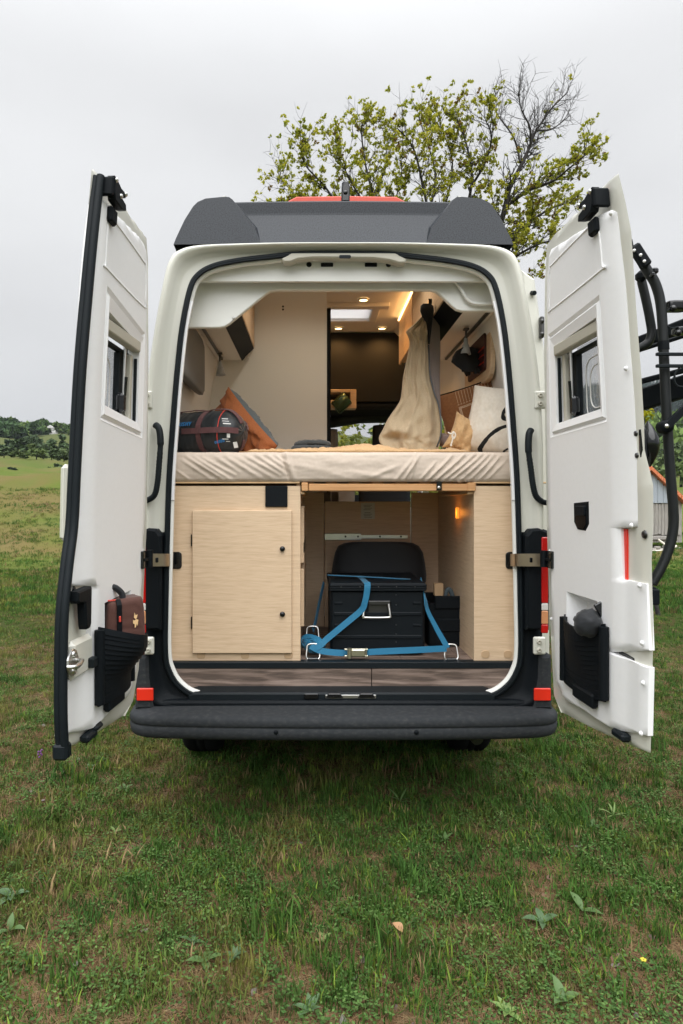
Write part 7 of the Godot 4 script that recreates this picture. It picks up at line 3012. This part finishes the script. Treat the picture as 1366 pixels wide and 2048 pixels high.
func build_far() -> void:
	var lm := mat("far_leaf", Color.WHITE, 0.8)
	lm.metallic_specular = 0.15
	lm.vertex_color_use_as_albedo = true
	lm.backlight_enabled = true
	lm.backlight = Color(0.4, 0.45, 0.3)
	var crowns := [crown_mesh(11, 9, 700, 0.16), crown_mesh(12, 11, 800, 0.15), crown_mesh(13, 8, 650, 0.17, 1.0)]
	# tinted copies share the meshes' shapes
	var tones := [Color(0.05, 0.088, 0.03), Color(0.075, 0.12, 0.036), Color(0.11, 0.16, 0.045), Color(0.04, 0.072, 0.03)]
	var mats := []
	for i in tones.size():
		var k := mat("crown_tone_%d" % i, tones[i].linear_to_srgb(), 0.85)
		k.vertex_color_use_as_albedo = true
		mats.append(k)
	var trunk := geo()
	trunk.tube([Vector3(0, -0.3, 0), Vector3(0.01, 0.5, 0), Vector3(0, 1.0, 0.01)], [0.07, 0.055, 0.03], 7)
	var trunk_mesh := trunk.done()
	var bark: Material = M.bark
	trunk_mesh.surface_set_material(0, bark)
	# trees and bushes that can be told apart: [photo x, distance, height, width, tone, name, label, group]
	var list := []
	for q in [[18, 120, 5.0, 6.5, 3], [52, 112, 6.0, 7.5, 0], [70, 128, 6.5, 6.5, 0], [90, 118, 4.2, 5.0, 1], [118, 125, 6.2, 6.5, 0], [133, 116, 5.5, 5.0, 1], [8, 96, 3.2, 5.5, 1], [40, 92, 2.2, 4.0, 2], [73, 90, 3.4, 4.8, 2], [103, 95, 3.0, 4.2, 1], [128, 98, 3.6, 4.6, 2]]:
		list.append([q, "hillside_tree", "round green tree among scrub on the left hillside", "trees on the left hillside"])
	for q in [[112, 72, 1.9, 3.2, 1], [122, 74, 1.7, 2.2, 0], [26, 60, 0.7, 1.6, 3]]:
		list.append([q, "field_bush", "dark bush alone in the field beside the left door", "bushes in the left field"])
	for q in [[1290, 118, 9, 9, 1], [1310, 100, 7.5, 7, 2], [1322, 88, 6, 5, 2], [1352, 92, 8, 8, 1], [1362, 70, 7.0, 6, 2], [1300, 140, 9, 11, 0], [1335, 150, 10, 12, 1], [1285, 78, 4, 5, 0]]:
		list.append([q, "valley_tree", "leafy green tree in the wood behind the shed", "trees behind the shed"])
	var nth := ["first", "second", "third", "fourth", "fifth", "sixth", "seventh", "eighth", "ninth", "tenth", "eleventh"]
	for kind in ["hillside_tree", "field_bush", "valley_tree"]:
		var xs := []
		for e in list:
			if e[1] == kind:
				xs.append(e[0][0])
		xs.sort()
		for e in list:
			if e[1] == kind:
				e[2] = "%s, %s from the left picture edge" % [e[2], nth[xs.find(e[0][0])]]
	for e in list:
		var q: Array = e[0]
		var x: float = EYE.x + (q[0] - VPX) * q[1] / FOC
		var z: float = EYE.z - q[1]
		var t := thing(e[1], e[2], "tree" if e[1] != "field_bush" else "bush", ground_point(x, z), e[3])
		var tr := put_mesh("trunk", trunk_mesh, bark, t)
		q[2] *= 0.6
		q[3] *= 0.65
		tr.scale = Vector3(q[2] * 0.6, q[2] * 0.6, q[2] * 0.6)
		var cr := put_mesh("crown", crowns[rng.randi() % 3].duplicate(), mats[q[4]], t)
		cr.transform = Transform3D(Basis(Vector3.UP, rng.randf() * TAU).scaled(Vector3(q[3] * 0.62, q[2] * 0.58, q[3] * 0.62)), Vector3(0, q[2] * 0.52, 0))

	# shrubs before the van, seen through the windscreen and the side door
	for q in [[690, -10.5, 3.4, 2.4, "yellow-green bush seen through the windscreen"], [770, -12.5, 3.6, 2.6, "green bush beyond the windscreen, behind the passenger seat"], [890, -7.0, 2.6, 1.6, "yellow-green bush seen through the side door"]]:
		var p := ground_point(at(q[0], 900, q[1]).x, q[1])
		var t := thing("leafy_shrub", q[4], "bush", p, "bushes in front of the van")
		var tr := put_mesh("trunk", trunk_mesh, bark, t)
		tr.scale = Vector3.ONE * q[2] * 0.5
		var places := []
		var tints := []
		for i in 260:
			var d := Vector3(rng.randfn(), rng.randfn() * 0.8, rng.randfn()).normalized() * pow(rng.randf(), 0.5)
			places.append(Transform3D(Basis(Vector3(rng.randfn(), rng.randfn(), rng.randfn()).normalized(), rng.randf() * TAU).scaled(Vector3.ONE * rng.randf_range(0.09, 0.17)), Vector3(d.x * q[3] * 0.6, q[2] * 0.6 + d.y * q[2] * 0.45, d.z * q[3] * 0.6)))
			tints.append(Color(0.13, 0.18, 0.04).lerp(Color(0.4, 0.4, 0.07), pow(rng.randf(), 1.5)))
		var c := scatter(t, "crown", crown_mesh(6, 4, 16, 0.42, 0.7), M.maple_leaf, places, tints)
		c.set_meta("kind", "stuff")
	# small yellow spray past the door
	var sp := thing("yellow_sapling", "thin sapling with yellow leaves showing past the right door", "sapling", ground_point(at(1291, 825, -6.0).x, -6.0))
	var g := geo()
	var tip := at(1291, 826, -6.0) - sp.position
	g.tube([Vector3(0.2, -0.1, 0), Vector3(-0.15, tip.y * 0.5, 0), tip], [0.03, 0.02, 0.006], 6)
	put("trunk", g, bark, sp)
	var pl := []
	var tt := []
	for i in 14:
		pl.append(Transform3D(Basis(Vector3(rng.randfn(), rng.randfn(), rng.randfn()).normalized(), rng.randf() * TAU).scaled(Vector3.ONE * rng.randf_range(0.04, 0.07)), tip + Vector3(rng.randfn() * 0.06, rng.randfn() * 0.035, rng.randfn() * 0.05)))
		tt.append(Color(0.5, 0.46, 0.03).lerp(Color(0.3, 0.34, 0.03), rng.randf()))
	scatter(sp, "crown", crown_mesh(7, 4, 14, 0.42, 0.7), M.maple_leaf, pl, tt).set_meta("kind", "stuff")

	# woods that read as one mass
	var places := []
	var tints := []
	for i in 1500:
		var az := rng.randf_range(-0.62, -0.1)
		var d := rng.randf_range(210, 400)
		var x := EYE.x + sin(az) * d
		var z := EYE.z - cos(az) * d
		var keep := patch_noise.get_noise_2d(x * 0.02, z * 0.02) + (0.35 if d > 290 else 0.0)
		var sx := VPX + (x - EYE.x) / (EYE.z - z) * FOC
		if keep < 0.0 or (d < 268.0 and sx > 78.0 and sx < 132.0):
			continue
		var h := rng.randf_range(5.0, 9.0)
		places.append(Transform3D(Basis(Vector3.UP, rng.randf() * TAU).scaled(Vector3(h * 0.55, h * 0.5, h * 0.55)), ground_point(x, z) + Vector3(0, h * 0.35, 0)))
		tints.append(tones[rng.randi() % 4] * rng.randf_range(0.8, 1.3))
	for i in 900:
		var az := rng.randf_range(0.1, 0.7)
		var d := rng.randf_range(150, 420)
		var x := EYE.x + sin(az) * d
		var z := EYE.z - cos(az) * d
		var h := rng.randf_range(6.0, 11.0)
		places.append(Transform3D(Basis(Vector3.UP, rng.randf() * TAU).scaled(Vector3(h * 0.55, h * 0.5, h * 0.55)), ground_point(x, z) + Vector3(0, h * 0.35, 0)))
		tints.append(tones[1 + rng.randi() % 2] * rng.randf_range(0.9, 1.5))
	var woods := scatter(self, "woods", crown_mesh(21, 9, 160, 0.3), lm, places, tints)
	tag(woods, "mixed green woods covering the hills on both sides", "woods", "", "stuff")
	# dark conifers on the far mountain
	var cone := SurfaceTool.new()
	cone.begin(Mesh.PRIMITIVE_TRIANGLES)
	var cr2 := RandomNumberGenerator.new()
	cr2.seed = 3
	for i in 120:
		var y := pow(cr2.randf(), 0.8)
		var a := cr2.randf() * TAU
		var rr := (1.0 - y) * 0.28
		var p := Vector3(cos(a) * rr, y, sin(a) * rr)
		var s := 0.08 * (1.2 - y)
		cone.set_color(Color.WHITE * cr2.randf_range(0.7, 1.2))
		for q in [Vector3(0, y + s, 0), p + Vector3(-sin(a) * s, -s, cos(a) * s), p + Vector3(sin(a) * s, -s * 1.2, -cos(a) * s)]:
			cone.add_vertex(q)
	cone.generate_normals()
	places = []
	tints = []
	for i in 4200:
		var az := rng.randf_range(0.3, 0.68)
		var d := rng.randf_range(600, 960)
		var x := EYE.x + sin(az) * d
		var z := EYE.z - cos(az) * d
		var h := rng.randf_range(13.0, 22.0)
		places.append(Transform3D(Basis(Vector3.UP, rng.randf() * TAU).scaled(Vector3(h, h, h)), ground_point(x, z)))
		tints.append(Color(0.022, 0.04, 0.026) * rng.randf_range(0.7, 1.2))
	tag(scatter(self, "conifer_forest", cone.commit(), lm, places, tints), "dark conifer forest on the far mountain at right", "forest", "", "stuff")

	# white houses far up the left ridge
	var wall := mat("house_white", lin(0.78, 0.77, 0.74), 0.7)
	var roof := mat("house_roof", lin(0.55, 0.54, 0.52), 0.7)
	for q in [[91, 861, 2.6, "small white house, leftmost of three on the far ridge"], [104, 859, 4.2, "largest white house, middle of three on the far ridge"], [122, 859, 3.4, "white house nearest the left door on the far ridge"]]:
		var d := 255.0
		var p := at(q[0], q[1], EYE.z - d)
		var h := thing("white_house", q[3], "house", Vector3(p.x, land(p.x, p.z), p.z), "white houses on the far ridge")
		var yy := p.y - h.position.y
		g = geo()
		var w: float = q[2]
		g.span(Vector3(-w * 0.5, -1.0, -w * 0.4), Vector3(w * 0.5, yy + 0.2, w * 0.4))
		var hw := put("wall", g, wall, h)
		g = geo()
		g.prism(PackedVector2Array([Vector2(-w * 0.58, yy + 0.2), Vector2(w * 0.58, yy + 0.2), Vector2(0.0, yy + 0.2 + w * 0.32)]), w * 0.95, Transform3D(Basis(), Vector3(0, 0, w * 0.47)))
		put("roof", g, roof, h)
		g = geo()
		g.span(Vector3(-w * 0.25, yy - 1.2, w * 0.4), Vector3(-w * 0.08, yy - 0.4, w * 0.41))
		put("window", g, M.gloss_black, hw)


func build_shed() -> void:
	var d := 20.0
	var z := EYE.z - d
	var k := d / FOC
	var base := ground_at(1312, 1102)
	base = Vector3(at(1300, 1100, z).x, land(at(1300, 1100, z).x, z), z)
	var s := thing("old_shed", "weathered plank shed with pale metal cladding and rusty orange roof edge", "shed", base)
	var px := func(x: float, y: float, zz := 0.0) -> Vector3: return at(x, y, z) - base + Vector3(0, 0, zz)
	var tin := mat("pale_tin", lin(0.46, 0.5, 0.56), 0.45, 0.3)
	var rust := mat("rust_orange", Color.WHITE, 0.8)
	skin(rust, noise_tex(noise(0.06, 81, 4), 256, 256, 256, 256, [[0.0, Color(0.4, 0.1, 0.04)], [0.5, Color(0.6, 0.17, 0.07)], [1.0, Color(0.7, 0.32, 0.18)]]), Vector3(1.2, 1.2, 1.2))
	var grey_wood := mat("grey_plank", Color.WHITE, 0.9)
	skin(grey_wood, noise_tex(noise(0.04, 83, 4), 512, 64, 512, 512, [[0.0, Color(0.15, 0.135, 0.12)], [0.5, Color(0.3, 0.28, 0.26)], [1.0, Color(0.42, 0.4, 0.37)]]), Vector3(3, 0.8, 3))
	var g := geo()
	g.span(px.call(1240, 1000, -0.06), px.call(1366, 1085, -3.0))
	put("wall_core", g, grey_wood, s)
	for i in 18:
		g = geo()
		var x0 := 1244.0 + i * 6.6
		g.span(px.call(x0, 1006 + (i * 7) % 3, 0.0), px.call(x0 + 6.0, 1071 - (i * 5) % 4, -0.05 + 0.01 * (i % 3)), 0.004)
		put("plank", g, grey_wood, s)
	# upper cladding, sheet by sheet, under the sloping roof edge
	for i in 9:
		g = geo()
		var x0 := 1246.0 + i * 11.4
		var y0 := 938.0 + maxf(0.0, absf(x0 + 5.0 - 1296.0)) * 0.95
		var a: Vector3 = px.call(x0, 1006.0, 0.03)
		var b: Vector3 = px.call(x0 + 10.8, minf(y0, 1000.0), 0.0)
		g.span(a, Vector3(b.x, b.y, 0.0), 0.003)
		for t in 3:
			var rx := lerpf(a.x, b.x, (t + 0.5) / 3.0)
			g.tube([Vector3(rx, a.y, 0.03), Vector3(rx, b.y, 0.03)], 0.016, 6)
		put("tin_sheet", g, tin, s)
	# roof slopes of separate sheets
	for side in [-1, 1]:
		for i in 6:
			g = geo()
			var x0: float = 1296.0 + side * i * 12.0
			var x1: float = 1296.0 + side * (i * 12.0 + 11.6)
			var p0: Vector3 = px.call(x0, 932 + i * 11.4, 0.2)
			var p1: Vector3 = px.call(x1, 932 + (i + 0.97) * 11.4, 0.2)
			var e := Vector3(0, -0.13, 0)
			var bk := Vector3(0, 0, -3.6)
			g.smooth(false)
			g.quad(p0, p1, p1 + e, p0 + e)
			g.quad(p0, p1, p1 + bk, p0 + bk)
			g.quad(p0 + e, p1 + e, p1 + e + bk, p0 + e + bk)
			g.quad(p1, p1 + e, p1 + e + bk, p1 + bk)
			put("roof_sheet", g, rust, s)
	g = geo()
	g.span(px.call(1240, 1072, 0.02), px.call(1356, 1080, -0.1), 0.02)
	put("sill_beam", g, grey_wood, s)
	# stones and timber along its foot
	var stone := mat("field_stone", lin(0.3, 0.28, 0.25), 0.95)
	for i in 9:
		g = geo()
		var p: Vector3 = px.call(1262.0 + i * 10.5, 1092 + (i * 5) % 9, 0.3)
		soft_box(g, p, Vector3(0.2, 0.11, 0.18) * rng.randf_range(0.7, 1.4), 0.04, 4)
		put("foundation_stone", g, stone, s)
	g = geo()
	g.tube([px.call(1284, 1100, 0.5), px.call(1325, 1099, 0.45), px.call(1338, 1090, 0.4)], 0.035, 7)
	g.tube([px.call(1306, 1078, 0.3), px.call(1330, 1100, 0.5)], 0.03, 7)
	var log_thing := thing("fallen_pole", "bleached wooden poles lying at the shed's foot", "pole", base)
	put("pole", g, M.white_cord, log_thing)


# ---------------------------------------------------------------- scene
func sky_texture() -> ImageTexture:
	var n := noise(1.0, 6, 4)
	var w := 512
	var h := 256
	var im := Image.create(w, h, false, Image.FORMAT_RGBF)
	for j in h:
		var el := PI * (0.5 - (j + 0.5) / h)
		for i in w:
			var az := TAU * (i + 0.5) / w
			var d := Vector3(cos(el) * cos(az), sin(el), cos(el) * sin(az))
			var l := lerpf(SKY_LOW, SKY_MID, smoothstep(-0.02, 0.42, d.y)) + (SKY_TOP - SKY_MID) * smoothstep(0.5, 1.0, d.y)
			var c := n.get_noise_3d(d.x * 1.3, d.y * 3.2, d.z * 1.3) + 0.5 * n.get_noise_3d(d.x * 3.0, d.y * 11.0, d.z * 3.0)
			l *= 1.0 + 0.085 * c
			if d.y < -0.02:
				l *= 0.5
			im.set_pixel(i, j, Color(l * 0.985, l * 0.995, l * 1.015))
	return ImageTexture.create_from_image(im)


const SKY_LOW := 0.22
const SKY_MID := 0.295
const SKY_TOP := 0.88


func _ready() -> void:
	rng.seed = 20240501
	var cam := Camera3D.new()
	cam.name = "camera"
	add_child(cam)
	cam.position = EYE
	var near := 0.05
	cam.set_frustum(2048.0 * near / FOC, Vector2((683.0 - VPX) * near / FOC, (VPY - 1024.0) * near / FOC), near, 4000.0)
	cam.current = true
	var env := Environment.new()
	env.background_mode = Environment.BG_SKY
	var sky := Sky.new()
	var sm := PanoramaSkyMaterial.new()
	sm.panorama = sky_texture()
	sky.sky_material = sm
	env.sky = sky
	env.tonemap_mode = Environment.TONE_MAPPER_LINEAR
	env.tonemap_exposure = 2.8
	# thin haze that only the far mountain shows
	env.fog_enabled = true
	env.fog_density = 0.00015
	env.fog_light_color = Color(0.79, 0.82, 0.86)
	env.sdfgi_enabled = true
	env.ssao_enabled = true
	env.ssil_enabled = true
	var we := WorldEnvironment.new()
	we.name = "environment"
	we.environment = env
	add_child(we)
	# veiled sun, high behind the photographer's left shoulder
	var sun := DirectionalLight3D.new()
	sun.name = "sun"
	sun.light_color = Color(1.0, 1.0, 1.0)
	sun.light_energy = 0.5
	sun.light_angular_distance = 82.0
	sun.shadow_enabled = true
	add_child(sun)
	sun.rotation = Vector3(deg_to_rad(-60), deg_to_rad(-3), 0)

	materials()
	build_ground()
	van = thing("camper_van", "white high-roof camper van with both rear doors open", "van")
	build_body()
	build_inside()
	build_door(-1)
	build_door(1)
	build_rack()
	build_bedding()
	build_vest()
	build_garage()
	build_pocket_things()
	build_tree()
	build_far()
	build_shed()
	build_grass()
	build_weeds()
